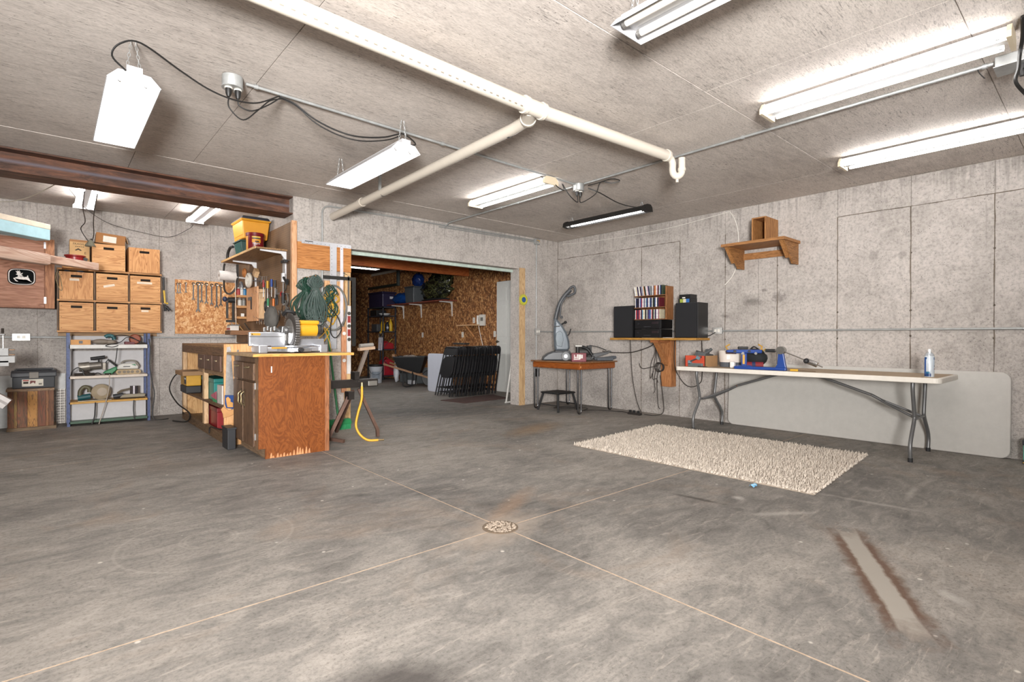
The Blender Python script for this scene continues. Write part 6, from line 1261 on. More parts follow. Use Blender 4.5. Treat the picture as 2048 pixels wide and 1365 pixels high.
# --- tools on the pegboard (x = 2.03)
xp = 2.03
t = thing('bar_clamp', 'long silver bar clamp hanging on the pegboard', 'clamp'); a = ox(566, 516, 1.95); b = ox(560, 612, 1.95)
MB().box((1.945, a.y-.012, b.z), (1.955, a.y+.012, a.z)).obj('bar', paint('#a8a8a6', .3, .8), t); MB().box((1.93, a.y-.10, a.z-.06), (1.97, a.y+.02, a.z-.03)).obj('jaw', PLASTB, t, bevel=.004); MB().box((1.935, a.y-.02, a.z-.27), (1.965, a.y+.02, a.z-.17)).obj('sliding_head', paint('#cfcfd0', .4), t, bevel=.004); MB().tube([(1.95, a.y-.02, a.z-.22), (1.95, a.y-.13, a.z-.30), (1.95, a.y-.15, a.z-.25)], .014).obj('trigger_handle', PLASTB, t, smooth=True); MB().cyl((1.95, a.y, b.z+.02), (1.95, a.y, b.z+.14), .018).obj('screw_handle', PLASTB, t, smooth=True); MB().cyl((1.955, a.y, a.z-.02), (2.032, a.y, a.z-.02), .004).obj('hook', STEELG, t); fin(t)
def pliers(label, px, py, col, L_=.2, ang=0, x=2.0):
    t = thing('pliers', label, 'pliers'); c = ox(px, py, x)
    M = Matrix.Translation(c) @ Matrix.Rotation(ang, 4, 'X')
    for s in (-1, 1): MB().tube(curve_pts([(0, s*.006, 0), (0, s*.03, -.05), (0, s*.028, -L_*.6)]), .009, 8).xf(M).obj('handle', col, t, smooth=True)
    MB().ext([(-.006, -.014, 0), (-.006, .014, 0), (-.006, .006, L_*.35), (-.006, -.006, L_*.35)], (.012, 0, 0)).xf(M).obj('jaw', STEELG, t); MB().cyl((-.0, 0, .01), (2.032-c.x, 0, .01), .004).xf(Matrix.Translation(c)).obj('hook', STEELG, t); return fin(t)
pliers('red-handled pliers hanging sideways on the pegboard', 561, 588, paint('#a32a2a', .4), .2, R(-80))
pliers('dark red-handled pliers low on the pegboard', 512, 627, paint('#7a1f22', .4), .17, R(75))
pliers('black-handled pliers hanging upright beside the red pliers', 553, 590, PLASTB, .2, 0)
def cclamp(label, px, py, s=.07, x=2.0, ang=0):
    t = thing('c_clamp', label, 'clamp', group='C-clamps on the pegboard'); c = ox(px, py, x); M = Matrix.Translation(c) @ Matrix.Rotation(ang, 4, 'X')
    fr = [(0, s*math.cos(a), s*math.sin(a)) for a in [R(40+28*i) for i in range(11)]]; MB().tube(fr, s*.14, 6).xf(M).obj('frame', paint('#6e6c68', .4, .6), t, smooth=True)
    MB().cyl((0, s*.75, -s*.65), (0, s*.75, s*.3), s*.08).xf(M).obj('screw', CHROME, t); MB().cyl((0, s*.35, -s*.7), (0, s*1.15, -s*.7), s*.05).xf(M).obj('tommy_bar', CHROME, t); MB().cyl((0, 0, s), (2.032-c.x, 0, s), .004).xf(Matrix.Translation(c)).obj('hook', STEELG, t); return fin(t)
cclamp('topmost small C-clamp near the pegboard front edge', 569, 573, .05, ang=.3); cclamp('C-clamp just below the red pliers', 572, 600, .07, ang=-.2); cclamp('largest C-clamp low at the pegboard front edge', 568, 617, .09, ang=.4); cclamp('lowest C-clamp above the saw guard', 574, 628, .07, ang=-.5); cclamp('small C-clamp left of the red pliers', 540, 590, .05, ang=.9); cclamp('C-clamp hanging below the bar clamp', 556, 632, .06, ang=1.4)
t = thing('knife_block', 'pine tool block with a black-handled knife on the pegboard', 'tool block'); a = ox(493, 578, 1.93); b = ox(514, 642, 1.93)
MB().box((1.93, b.y, b.z), (1.95, a.y, a.z)).obj('face_board', wood('#cf9a70', '#dfb38c', '#b07d52', 'z'), t); MB().box((1.95, b.y+.02, b.z+.02), (2.031, a.y-.02, a.z-.03)).obj('body', PINE, t)
MB().box((1.92, (a.y+b.y)/2-.012, a.z-.28), (1.93, (a.y+b.y)/2+.012, a.z-.12)).obj('knife_handle', PLASTB, t); MB().box((1.915, (a.y+b.y)/2-.0, a.z-.16), (1.93, (a.y+b.y)/2+.12, a.z-.12)).obj('caliper', STEELG, t); fin(t)
yq = 7.6
def Q(px, py, y=yq): return oy(px, py, y)
t = thing('paper_towel_roll', 'white paper towel roll on a holder below the shelf end', 'paper towels'); a = Q(438, 551); b = Q(471, 553); MB().cyl(a, b, .062, n=24).obj('roll', paint('#d9d3ce', .85), t, smooth=True); MB().cyl(a-Vector((.001, 0, 0)), a+Vector((.002, 0, 0)), .02).obj('core', paint('#6e5a48', .8), t); MB().cyl(a, Vector((2.03, b.y, b.z-.02)), .012).obj('rod', paint('#d3d0cc', .5), t, smooth=True); fin(t)
def disc(label, px, py, r_, th, mt, y=yq, nm='tape_roll', cat='tape', rx=0.0):
    t = thing(nm, label, cat); c = Q(px, py, y); MB().tube([c+Vector((0, r_*.8*math.cos(a), r_*.8*math.sin(a))) for a in [6.283*i/24 for i in range(24)]], r_*.3, 8, closed=True, flat=1.2).obj('roll', mt, t, smooth=True); MB().cyl(c, (2.031, c.y, c.z), .006).obj('peg', STEELG, t); return fin(t)
disc('large white tape ring beside the paper towel roll', 498, 561, .085, .04, paint('#cfc9be', .6), 7.2)
disc('silver duct tape roll on the pegboard', 482, 573, .06, .05, paint('#8a8c90', .35, .4), 7.75)
disc('thin brown masking tape ring above the duct tape', 489, 546, .055, .04, paint('#b5733d', .6), 7.55)
for i, (px, py, hx, lab) in enumerate(((473, 584, '#a8322c', 'small red spray can on the peg ledge'), (480, 586, '#d6d3cc', 'small white can on the peg ledge'), (486, 588, '#2f78a8', 'small bright blue can on the peg ledge'), (476, 601, '#cfccc4', 'small white jar lower on the peg ledge'), (484, 604, '#8d8a84', 'small gray jar lower on the peg ledge'))):
    c = Q(px, py, 7.7); zl = 1.60 if i < 3 else 1.46
    t = thing('small_can', lab, 'can'); MB().lathe([(.024, zl), (.025, zl+.005), (.025, zl+.09), (.012, zl+.105)], (c.x+.02, 7.7, 0), 14).obj('body', paint(hx, .4), t, smooth=True); MB().lathe([(.014, zl+.104), (.014, zl+.12)], (c.x+.02, 7.7, 0), 10).obj('cap', paint('#e0ddd6', .4), t); fin(t)
for z, lab in ((1.585, 'upper narrow peg ledge holding small cans'), (1.445, 'lower narrow peg ledge holding small jars'), (1.30, 'lowest narrow peg ledge with a white tag')):
    t = thing('peg_ledge', lab, 'ledge'); MB().box((1.80, 7.64, z), (2.031, 7.90, z+.014)).obj('board', PLY, t); MB().box((1.80, 7.636, z), (2.031, 7.64, z+.03)).obj('lip', PLY, t)
    if z < 1.4: MB().box((1.90, 7.632, z+.03), (1.94, 7.636, z+.07)).obj('tag', paint('#e0ddd6', .5), t)
    fin(t)
t = thing('tool_tray', 'shallow brown wooden tray of files at the pegboard foot', 'tray'); a = Q(452, 664, 7.45); MB().box((1.70, 7.30, 1.085), (2.03, 7.55, 1.10)).obj('bottom', BR, t); MB().box((1.70, 7.29, 1.085), (2.03, 7.30, 1.14)).obj('front_board', wood('#7d5636', '#966c49', '#5a3b22', 'x'), t); MB().box((1.69, 7.29, 1.085), (1.70, 7.55, 1.14)).obj('side_board', BR, t); fin(t)
for i, (x, z0, dx, hx, lab) in enumerate(((1.82, 1.12, -.08, '#b3aaa0', 'flat silver file leaning in the wooden tray'), (1.90, 1.12, -.09, '#c9a268', 'wooden-shanked file leaning in the tray'), (1.97, 1.12, -.07, '#55524c', 'dark file leaning in the tray near the saw'))):
    t = thing('file', lab, 'file'); bar((x, 7.4, 1.101), (x+dx, 7.46, 1.24), .02, .006, 'blade', paint(hx, .4, .5), t); bar((x+.02, 7.385, 1.102), (x, 7.40, 1.105), .02, .02, 'handle', paint('#7d1f22', .4), t); fin(t)
t = thing('white_carton', 'small white and red carton on the tray end', 'box'); MB().box((1.70, 7.33, 1.1405), (1.80, 7.50, 1.20)).obj('body', paint('#d3cdc6', .7), t, bevel=.002); MB().box((1.698, 7.33, 1.15), (1.70, 7.50, 1.17)).obj('red_band', paint('#a33a35', .6), t); MB().box((1.71, 7.32, 1.2005), (1.81, 7.51, 1.215)).obj('gray_lid', STEELG, t); fin(t)
t = thing('black_strap', 'black webbing strap looped from the shelf end', 'strap'); MB().tube(curve_pts([(1.70, 7.6, 2.012), (1.69, 7.6, 1.95), (1.69, 7.6, 1.80), (1.70, 7.6, 1.66), (1.76, 7.6, 1.62), (1.83, 7.6, 1.70), (1.85, 7.6, 1.85), (1.85, 7.6, 2.012)]), .020, 8, flat=.35).obj('webbing', paint('#3a3633', .8), t, smooth=True); fin(t)
t = thing('caulk_gun', 'black caulking gun hanging below the strap', 'tool'); MB().cyl((1.74, 7.62, 1.54), (1.83, 7.62, 1.54), .035, n=12).obj('barrel', PLASTB, t, smooth=True); MB().box((1.72, 7.61, 1.30), (1.745, 7.63, 1.52)).obj('frame', paint('#3d3b39', .5, .4), t); MB().box((1.79, 7.61, 1.26), (1.82, 7.63, 1.52)).obj('frame', paint('#2c2a29', .5, .4), t); MB().ball((1.705, 7.62, 1.55), (.03, .03, .035)).obj('grip', paint('#26304a', .5), t, smooth=True); MB().box((1.72, 7.60, 1.25), (1.83, 7.63, 1.28)).obj('jaw', PLASTB, t); MB().cyl((1.82, 7.62, 1.56), (2.031, 7.62, 1.58), .005).obj('hook', STEELG, t); fin(t)
single(MB().tube([Q(470.5, 548, 7.55), Q(471.5, 620, 7.55), Q(472.5, 690, 7.55)], .004), 'cord', paint('#cfc9be', .6), 'thin white cord hanging straight down past the tray', 'cord')
for i, (px, py) in enumerate(((520, 556), (531, 553), (524, 585), (516, 590), (520, 635), (526, 637))):
    c = ox(px, py, 1.99); t = thing('peg_hook', ['upper left wire peg hook near the shelf', 'upper right wire peg hook near the shelf', 'wire peg hook right of the pine tool block', 'long wire peg hook over the pine tool block', 'left of the low pair of wire hooks', 'right of the low pair of wire hooks'][i], 'hook')
    MB().tube([(2.032, c.y, c.z), (1.93, c.y, c.z-.01), (1.91, c.y, c.z+.015)], .003, 5).obj('wire', CHROME, t)
    for k_ in range(3): MB().box((1.95+k_*.025, c.y-.006, c.z-.08), (1.953+k_*.025, c.y+.006, c.z-.003)).obj('drill_bit', CHROME, t)
    fin(t)
for i, (px, py, hx, nm) in enumerate(((527, 575, '#a32a2a', 'red'), (535, 577, '#c9982c', 'yellow'), (543, 574, '#1c3f86', 'blue'), (550, 576, '#1f1f20', 'black'), (536, 612, '#2b7a50', 'green'), (547, 613, '#c66a22', 'orange'))):
    c = ox(px, py, 2.0); t = thing('screwdriver', '%s-handled screwdriver hanging on the pegboard' % nm, 'screwdriver', group='screwdrivers on the pegboard')
    MB().cyl((2.0, c.y, c.z), (2.0, c.y, c.z+.09), .014, n=10).obj('handle', paint(hx, .4), t, smooth=True); MB().cyl((2.0, c.y, c.z), (2.0, c.y, c.z-.12), .004, n=6).obj('shaft', CHROME, t); MB().cyl((2.0, c.y, c.z+.004), (2.032, c.y, c.z+.004), .004).obj('hook', STEELG, t); fin(t)
t = thing('wood_scrap', 'tan wood block on a hook under the top shelf', 'wood block'); c = ox(512, 546, 1.98); MB().cb((1.98, c.y, c.z), (.05, .12, .08), (.5, .2, 0)).obj('block', PINE, t); MB().cyl((1.98, c.y, c.z), (2.032, c.y, c.z), .004).obj('hook', STEELG, t); fin(t)
t = thing('scissors', 'pair of dark-handled shears on the pegboard', 'scissors'); c = ox(531, 600, 2.0); MB().box((1.995, c.y-.012, c.z-.02), (2.0, c.y+.0, c.z+.22)).obj('blade', STEELG, t, bevel=.001); MB().box((2.001, c.y-.0, c.z-.02), (2.006, c.y+.012, c.z+.22)).obj('blade', STEELG, t); MB().tube([Vector((2.0, c.y, c.z-.08))+Vector((0, .03*math.cos(a), .06*math.sin(a))) for a in [6.28*i/12 for i in range(12)]], .010, 6, closed=True).obj('handle', PLASTB, t, smooth=True); MB().cyl((2.0, c.y, c.z), (2.032, c.y, c.z), .004).obj('hook', STEELG, t); fin(t)
# --- front of the concrete pier: plywood header, squares, levels, cords
yf = YB-.006
t = thing('plywood_header', 'orange-grained plywood strip fixed across the pier front', 'board'); MB().box((2.087, yf-.050, 1.835), (2.72, yf-.034, 2.135)).obj('board', wood('#b3743a', '#c98d52', '#8a5426', 'x', .8), t); MB().box((2.65, yf-.034, 1.84), (2.72, yf, 2.13)).obj('spacer', PINE, t); fin(t)
t = thing('pine_stud', 'pine stud standing at the left jamb of the opening', 'stud'); MB().box((2.65, yf-.036, 0), (2.72, yf-.012, 1.833)).obj('board', wood('#cda878', '#dfbe92', '#ab8253', 'z'), t); MB().box((2.65, yf-.012, .2), (2.72, yf, 1.8)).obj('spacer', PINE, t); fin(t)
t = thing('plywood_patch', 'light plywood square behind the hanging cords', 'board'); MB().box((2.41, yf-.016, 1.38), (2.645, yf, 1.72)).obj('board', wood('#d2a273', '#e2b98f', '#b58455', 'z'), t); fin(t)
PM = paint('#cfd1d6', .35, .6, var=.05)
t = thing('drywall_square', 'white perforated metal T-square hanging on the plywood header', 'T-square'); yy = yf-.060
MB().box((2.13, yy, 2.118), (2.715, yy+.003, 2.16)).obj('head', PM, t); MB().box((2.455, yy-.004, .92), (2.535, yy-.001, 2.158)).obj('blade', PM, t)
for i in range(26):
    MB().cb((2.475, yy-.0045, 1.0+i*.044), (.006, .001, .006)).obj('hole', DARKIN, t)
for i in range(12): MB().cb((2.16+i*.048, yy-.0005, 2.132), (.006, .001, .006)).obj('hole', DARKIN, t)
MB().box((2.165, yy-.0008, 2.143), (2.26, yy, 2.152)).obj('dark_print', ink, t); fin(t)
t = thing('yardstick', 'plain white yardstick hanging right of the T-square', 'ruler'); MB().box((2.578, yy-.004, 1.19), (2.615, yy, 2.12)).obj('stick', paint('#d9d4d8', .5), t); MB().cb((2.596, yy-.0045, 2.10), (.008, .001, .008)).obj('hole', DARKIN, t); fin(t)
t = thing('framing_square', 'dark steel framing square hanging by the left jamb', 'square'); MB().box((2.37, yy-.012, 1.735), (2.77, yy-.009, 1.775)).obj('tongue', paint('#3b3a38', .4, .6, var=.3, scale=60), t); MB().box((2.722, yy-.012, .95), (2.77, yy-.009, 1.735)).obj('blade', paint('#3b3a38', .4, .6, var=.3, scale=60), t); MB().cyl((2.68, yy-.012, 1.75), (2.68, yf-.03, 1.75), .004).obj('nail', STEELG, t); fin(t)
def level(label, x0, x1, z0, z1, body, vials, vc):
    t = thing('spirit_level', label, 'level'); b_ = MB().box((x0, yy-.03, z0), (x1, yy-.006, z1)).obj('body', body, t, bevel=.002)
    for zv, sh in vials:
        if sh: MB().lathe([(.021, 0), (.021, .003), (.016, .004)], ((x0+x1)/2, yy-.034, zv), 18, 'y').obj('vial', vc, t)
        else: MB().box((x0+.006, yy-.032, zv-.04), (x1-.006, yy-.03, zv+.04)).obj('slot', paint('#8f2f2c', .5), t)
    return fin(t)
level('long white spirit level with round vials by the jamb', 2.652, 2.70, .62, 1.43, paint('#d3cdc8', .45), ((1.34, 1), (1.19, 1), (1.03, 1), (1.27, 0), (1.11, 0)), paint('#4a4742', .3))
level('orange-brown wooden spirit level left of the white one', 2.585, 2.645, .40, 1.18, wood('#b9805a', '#cf9b78', '#98623f', 'z'), ((1.10, 1), (.78, 1)), paint('#d9d8d4', .3))
t = thing('steel_ruler', 'dark narrow steel ruler hanging above the white level', 'ruler'); MB().box((2.668, yy-.012, 1.44), (2.688, yy-.009, 1.79)).obj('blade', paint('#7d7a76', .35, .7), t); MB().tube([(2.66, yy-.012, 1.80), (2.62, yf-.03, 1.83)], .003).obj('string', DARKIN, t); fin(t)
def hank(label, cx, zt, zb, w_, n_, mt, seed, wrapm, y=None, par_r=.0055, name='extension_cord', spread=1.):
    """figure-eight hank of cord hung from a nail, tied near the top"""
    rg = random.Random(seed); t = thing(name, label, 'cord'); y = y or yy-.03
    for i in range(n_):
        u = (i/(n_-1)*2-1) if n_ > 1 else 0; dx = u*w_*.5*spread; yo = y-.045*rg.random(); zb_ = zb+rg.uniform(0, .10)+abs(u)*.05; hw = rg.uniform(.05, .12)
        zt_ = zt-abs(u)*.06+rg.uniform(-.01, .01); zm = zt-.16
        p = [(cx+u*.02, yo, zm), (cx+u*.05-hw*.5, yo, zt_-.05), (cx+u*.03, yo, zt_), (cx+u*.05+hw*.5, yo, zt_-.05), (cx+u*.03+.01, yo, zm), (cx+dx*.8+hw*.6, yo-.01, (zm+zb_)/2), (cx+dx+hw*.35, yo-.01, zb_+.03), (cx+dx, yo-.01, zb_), (cx+dx-hw*.35, yo-.01, zb_+.03), (cx+dx*.8-hw*.6, yo-.01, (zm+zb_)/2)]
        MB().tube(curve_pts(p+[p[0]], 3)[:-1], par_r, 5, closed=True).obj('loop', mt, t, smooth=True)
    MB().lathe([(.03, -.012), (.034, 0), (.03, .012)], (cx, y-.022, zt-.165), 12, 'z', 1.4, 1.0).obj('binding', wrapm, t); MB().cyl((cx, y-.05, zt-.012), (cx, yf-.02, zt-.012), .008).obj('hook', paint('#8a6a48', .6), t); return fin(t)
GRN = paint('#1f4133', .5, var=.3, scale=30); GRY = paint('#475651', .5, var=.25, scale=30)
hank('fat hank of dark green extension cord on the pier', 2.16, 1.74, 1.20, .24, 18, GRN, 1, GRN, y=yy-.03, par_r=.007)
hank('gray-green extension cord hank in front of the dark green one', 2.235, 1.76, 1.15, .20, 16, GRY, 2, GRY, y=yy-.09, par_r=.007)
hank('narrow green and black cord hank left of the T-square', 2.43, 1.67, 1.25, .07, 7, GRN, 3, GRN, y=yy-.04)
hank('yellow extension cord hank behind the green hanks', 2.46, 1.60, 1.18, .06, 6, paint('#c99a2e', .5), 4, paint('#c99a2e', .5), y=yy-.02)
single(MB().tube([Vector((2.48, yy-.05, 1.40))+Vector((.155*math.cos(a), 0, .26*math.sin(a))) for a in [6.283*i/30 for i in range(30)]], .012, 8, closed=True), 'rubber_hose', paint('#6b6a66', .5), 'gray rubber hose loop hanging around the T-square', 'hose', smooth=True)
cord('black cord loop hanging low in front of the T-square', [(2.46, yy-.10, 1.50), (2.40, yy-.10, 1.42), (2.50, yy-.10, 1.3), (2.55, yy-.10, 1.15), (2.48, yy-.10, 1.05), (2.42, yy-.10, 1.12), (2.44, yy-.10, 1.30)], .006)
cord('yellow cord dangling in loops below the hanks', [(2.46, yy-.05, 1.22), (2.36, yy-.06, 1.10), (2.29, yy-.06, 1.02), (2.33, yy-.06, .98), (2.42, yy-.06, 1.10), (2.36, yy-.06, 1.16), (2.42, yy-.06, 1.02), (2.44, yy-.06, .92), (2.45, yy-.06, .80)], .006, paint('#c99a2e', .5))
t = thing('gray_switch_box', 'gray metal electrical box on the pier behind the miter saw', 'electrical box'); MB().box((2.40, yf-.05, 1.02), (2.50, yf, 1.15)).obj('box', paint('#9da3a8', .4, .5), t, bevel=.004); MB().box((2.395, yf-.053, 1.015), (2.505, yf-.05, 1.155)).obj('cover', paint('#a9afb4', .4, .5), t); fin(t)
# broom
t = thing('broom', 'green push broom leaning at the pier foot', 'broom'); MB().cyl((2.42, yf-.07, 1.16), (2.47, 5.83, .12), .012, n=10).obj('handle', paint('#1c6b3c', .45), t, smooth=True); MB().ext([(2.33, 5.79, .12), (2.60, 5.79, .12), (2.62, 5.79, .06), (2.31, 5.79, .06)], (0, .06, 0)).obj('head', paint('#1f7a45', .5), t, bevel=.006)
m = MB()
for i in range(40): m.box((2.32+i*.0072, 5.795, .0), (2.325+i*.0072, 5.845, .06))
o_ = m.obj('bristles', paint('#2b8a55', .8, var=.3), t); o_['kind'] = 'stuff'; fin(t)
# --- roller stand with yellow air hose
DKB = paint('#2a2522', .5, .3, var=.3); RUSTY = paint('#6b5145', .6, .4, var=.25)
t = thing('roller_stand', 'dark steel folding roller stand leaning beside the orange cabinet', 'stand'); yr = 5.15
MB().box((2.085, yr-.04, .54), (2.60, yr+.04, .62)).obj('body', DKB, t, bevel=.006); MB().box((2.06, yr-.05, .50), (2.085, yr+.05, .64)).obj('end_plate', paint('#b58a68', .6), t); MB().box((2.48, yr-.06, .55), (2.58, yr-.04, .60)).obj('clamp', paint('#8d8a84', .4, .6), t, bevel=.004)
bar((2.36, yr, .58), (2.50, yr, .95), .03, .035, 'upright', paint('#7d7168', .5, .4), t); MB().cyl((2.41, yr, .965), (2.56, yr, .975), .022, n=14).obj('roller', paint('#9a9690', .35, .5), t, smooth=True); bar((2.40, yr, .93), (2.57, yr, .945), .06, .03, 'roller_bracket', paint('#a58a72', .6), t)
bar((2.30, yr, .47), (2.09, yr+.05, .02), .035, .035, 'leg', RUSTY, t); bar((2.40, yr, .52), (2.60, yr-.02, .08), .03, .03, 'leg', RUSTY, t); bar((2.60, yr-.02, .085), (2.605, yr-.02, .005), .03, .03, 'leg_foot', RUSTY, t); bar((2.09, yr+.05, .035), (2.19, yr-.12, .02), .03, .03, 'foot_bar', RUSTY, t)
bar((2.35, yr+.03, .5), (2.35, yr+.45, .02), .03, .03, 'leg', RUSTY, t); MB().box((2.27, yr-.05, .42), (2.33, yr+.05, .50)).obj('bracket', DKB, t); MB().box((2.33, yr-.06, .62), (2.38, yr+.04, .70)).obj('bracket', DKB, t)
for x, z in ((2.30, .62), (2.37, .60), (2.40, .53), (2.45, .55)): MB().cyl((x, yr-.065, z), (x, yr-.045, z), .008, n=8).obj('bolt', CHROME, t)
fin(t)
t = thing('air_hose', 'yellow air hose with brass end hanging from the roller stand', 'hose'); hp = curve_pts([(2.40, yr-.075, .55), (2.39, yr-.09, .42), (2.345, yr-.1, .28), (2.32, yr-.11, .16), (2.35, yr-.14, .07), (2.41, yr-.19, .015), (2.50, yr-.24, .012)], 6)
MB().tube(hp, .012, 10).obj('hose', paint('#d6a020', .45), t, smooth=True); MB().cyl(hp[-1], hp[-1]+Vector((.05, -.025, 0)), .008, n=8).obj('coupling', paint('#a8926a', .3, .8), t); MB().cyl(hp[0], hp[0]+Vector((0, 0, .04)), .012, n=8).obj('coupling', paint('#a8926a', .3, .8), t); fin(t)
# ================================================================== BACK ROOM
XW = XO-.0115
# --- leaning row of folding chairs
CHB = paint('#1d1d1f', .35, .2, var=.06); CHP = paint('#232325', .45, var=.05)
def chair_proto():
    t = thing('folding_chair', 'frontmost black folding chair of the leaning row', 'chair', (5.24, 7.87, 0), (0, R(13.5), 0), 'folding chairs leaning in a row')
    w_ = .225
    for s in (-1, 1):
        MB().tube([(0, s*w_, .012), (0, s*w_*.97, .50), (0, s*w_*.93, .84), (0, s*w_*.86, .885), (0, s*w_*.70, .905)], .0115, 8).obj('side_frame', CHB, t, smooth=True)
        MB().tube([(.022, s*w_*.82, .012), (.022, s*w_*.80, .62)], .010, 8).obj('rear_leg', CHB, t, smooth=True)
        MB().cyl((-.012, s*w_*.9, .42), (.03, s*w_*.9, .42), .009, n=8).obj('rivet', CHROME, t)
    MB().tube([(0, -w_*.72, .905), (0, w_*.72, .905)], .0115, 8).obj('top_rail', CHB, t, smooth=True)
    m = MB(); n_ = 8
    for zz in ((.76, .895),):
        lp = []
        for i in range(n_+1):
            u = -1+2*i/n_; lp.append((.012*(1-u*u)-.004, u*w_*.90, zz[0]))
        lp2 = [(a, b*(.94), zz[1]) for a, b, c in lp]
        m.add(lp+lp2+[(a+.006, b, c) for a, b, c in lp+lp2], [(i, i+1, n_+2+i, n_+1+i) for i in range(n_)]+[(2*(n_+1)+i, 2*(n_+1)+n_+1+i, 2*(n_+1)+n_+2+i, 2*(n_+1)+i+1) for i in range(n_)])
    m.obj('backrest', CHP, t, smooth=True)
    MB().ext([(-.022, y, z) for y, z in rrect(-w_*.80, .34, w_*.80, .735, .12, 6)], (.016, 0, 0)).obj('seat', CHP, t, bevel=.005)
    MB().tube([(.0, -w_, .165), (.0, w_, .165)], .008, 6).obj('crossbar', CHB, t); MB().tube([(.022, -w_*.82, .09), (.022, w_*.82, .09)], .008, 6).obj('crossbar', CHB, t)
    return t
ch = chair_proto()
NCH = 17
for i in range(1, NCH):
    lab = 'hindmost black folding chair of the row, against the OSB wall' if i == NCH-1 else '%s black folding chair from the front of the leaning row' % ordn(i+1)
    clone(ch, (5.24+i*.0645, 7.87+.012*math.sin(i*2.3), 0), (0, R(13.5-.25*i), R(.6*math.sin(i*1.7))), lab)
# one more chair lying skewed across the top of the row
single(MB().ext([(x, y, .93) for x, y in rrect(5.58, 7.70, 5.74, 8.04, .04)], (0, 0, .03)), 'seat_cushion', CHP, 'black cushion resting on top of the chair row', 'cushion', bevel=.008)
t = thing('folded_table', 'folded white plastic table standing behind the row of chairs', 'table'); FW = paint('#c3c7d2', .5, var=.03)
MB().ext([(5.60, y, z) for y, z in rrect(8.16, .002, 8.92, .745, .06)], (.04, 0, 0)).obj('table_half', FW, t, bevel=.008); MB().ext([(5.645, y, z) for y, z in rrect(8.16, .002, 8.92, .745, .06)], (.04, 0, 0)).obj('table_half', FW, t, bevel=.008); fin(t)
# --- mat
t = thing('door_mat', 'dark brown woven mat on the floor before the chairs', 'mat')
MB().ext([(x, y, .001) for x, y in ((4.90, 7.40), (4.98, 6.84), (5.98, 6.92), (6.12, 7.52))], (0, 0, .01)).obj('weave', paint('#4d352f', .95, var=.45, scale=70), t); fin(t)
# --- wheelbarrow
t = thing('wheelbarrow', 'black wheelbarrow with wooden handles in the back room', 'wheelbarrow', (5.82, 9.98, 0), (0, 0, R(-41.2)))
s = .0107
def L2(px, py, y=0.): return ((px-815)*s, y, (775-py)*s)
BT = paint('#17181a', .45, var=.1)
top = [(-.30, -.30), (.36, -.26), (.40, 0), (.36, .26), (-.30, .30)]; bot = [(-.18, -.17), (.24, -.15), (.25, 0), (.24, .15), (-.18, .17)]
m = MB(); m.add([(x, y, .64) for x, y in top]+[(x, y, .30) for x, y in bot]+[(x*.96, y*.95, .64) for x, y in top]+[(x*.95, y*.94, .32) for x, y in bot], [(i, (i+1) % 5, 5+(i+1) % 5, 5+i) for i in range(5)]+[(10+i, 15+i, 15+(i+1) % 5, 10+(i+1) % 5) for i in range(5)]+[(5, 6, 7, 8, 9), (19, 18, 17, 16, 15)]+[(i, 10+i, 10+(i+1) % 5, (i+1) % 5) for i in range(5)]); m.obj('tray', BT, t)
MB().tube([(x, y, .645) for x, y in top], .012, 6, closed=True).obj('rim', BT, t)
for sgn in (-1, 1):
    bar((-.50, sgn*.30, .50), (.42, sgn*.09, .20), .035, .04, 'handle', wood('#7a5533', '#94704a', '#54381f', 'x'), t)
    MB().tube([(-.12, sgn*.2, .36), (-.10, sgn*.21, .03), (-.04, sgn*.21, .012), (.08, sgn*.21, .03), (.10, sgn*.19, .31)], .012, 8).obj('leg', BT, t, smooth=True); MB().tube([(.08, sgn*.19, .28), (.16, sgn*.2, .62)], .010, 6).obj('brace', BT, t)
MB().lathe([(.10, -.03), (.17, -.045), (.185, 0), (.17, .045), (.10, .03)], (.44, 0, .185), 24, 'y').obj('wheel', PLASTB, t, smooth=True); MB().cyl((.44, -.1, .19), (.44, .1, .19), .012).obj('axle', STEELG, t)
m = MB(); m.box((-.34, -.2, .645), (-.28, .05, .70)); m.obj('scrap_board', wood('#8a6240', '#a07a55', '#60412a', 'y'), t)
MB().ball((.0, -.1, .62), (.2, .14, .06), 12, 8, .2, 5).obj('debris', paint('#8a8078', .9, var=.4, scale=50), t)
single(MB().box((6.22, 10.45, .001), (6.60, 11.15, .36)), 'gray_tote', paint('#54595b', .55), 'gray storage tote behind the wheelbarrow', 'tote', bevel=.02)
t = thing('tote_lid', 'white plastic bag tucked beside the gray tote', 'bag'); MB().ball((6.18, 11.22, .25), (.07, .07, .25), 12, 9, .12, 8).obj('bag', paint('#c9cbd0', .6), t, smooth=True); fin(t)
single(MB().box((6.12, 10.35, .001), (6.20, 10.6, .09)), 'white_strip', paint('#cfd2d8', .5), 'white plastic strip on the floor behind the wheelbarrow leg', 'strip')
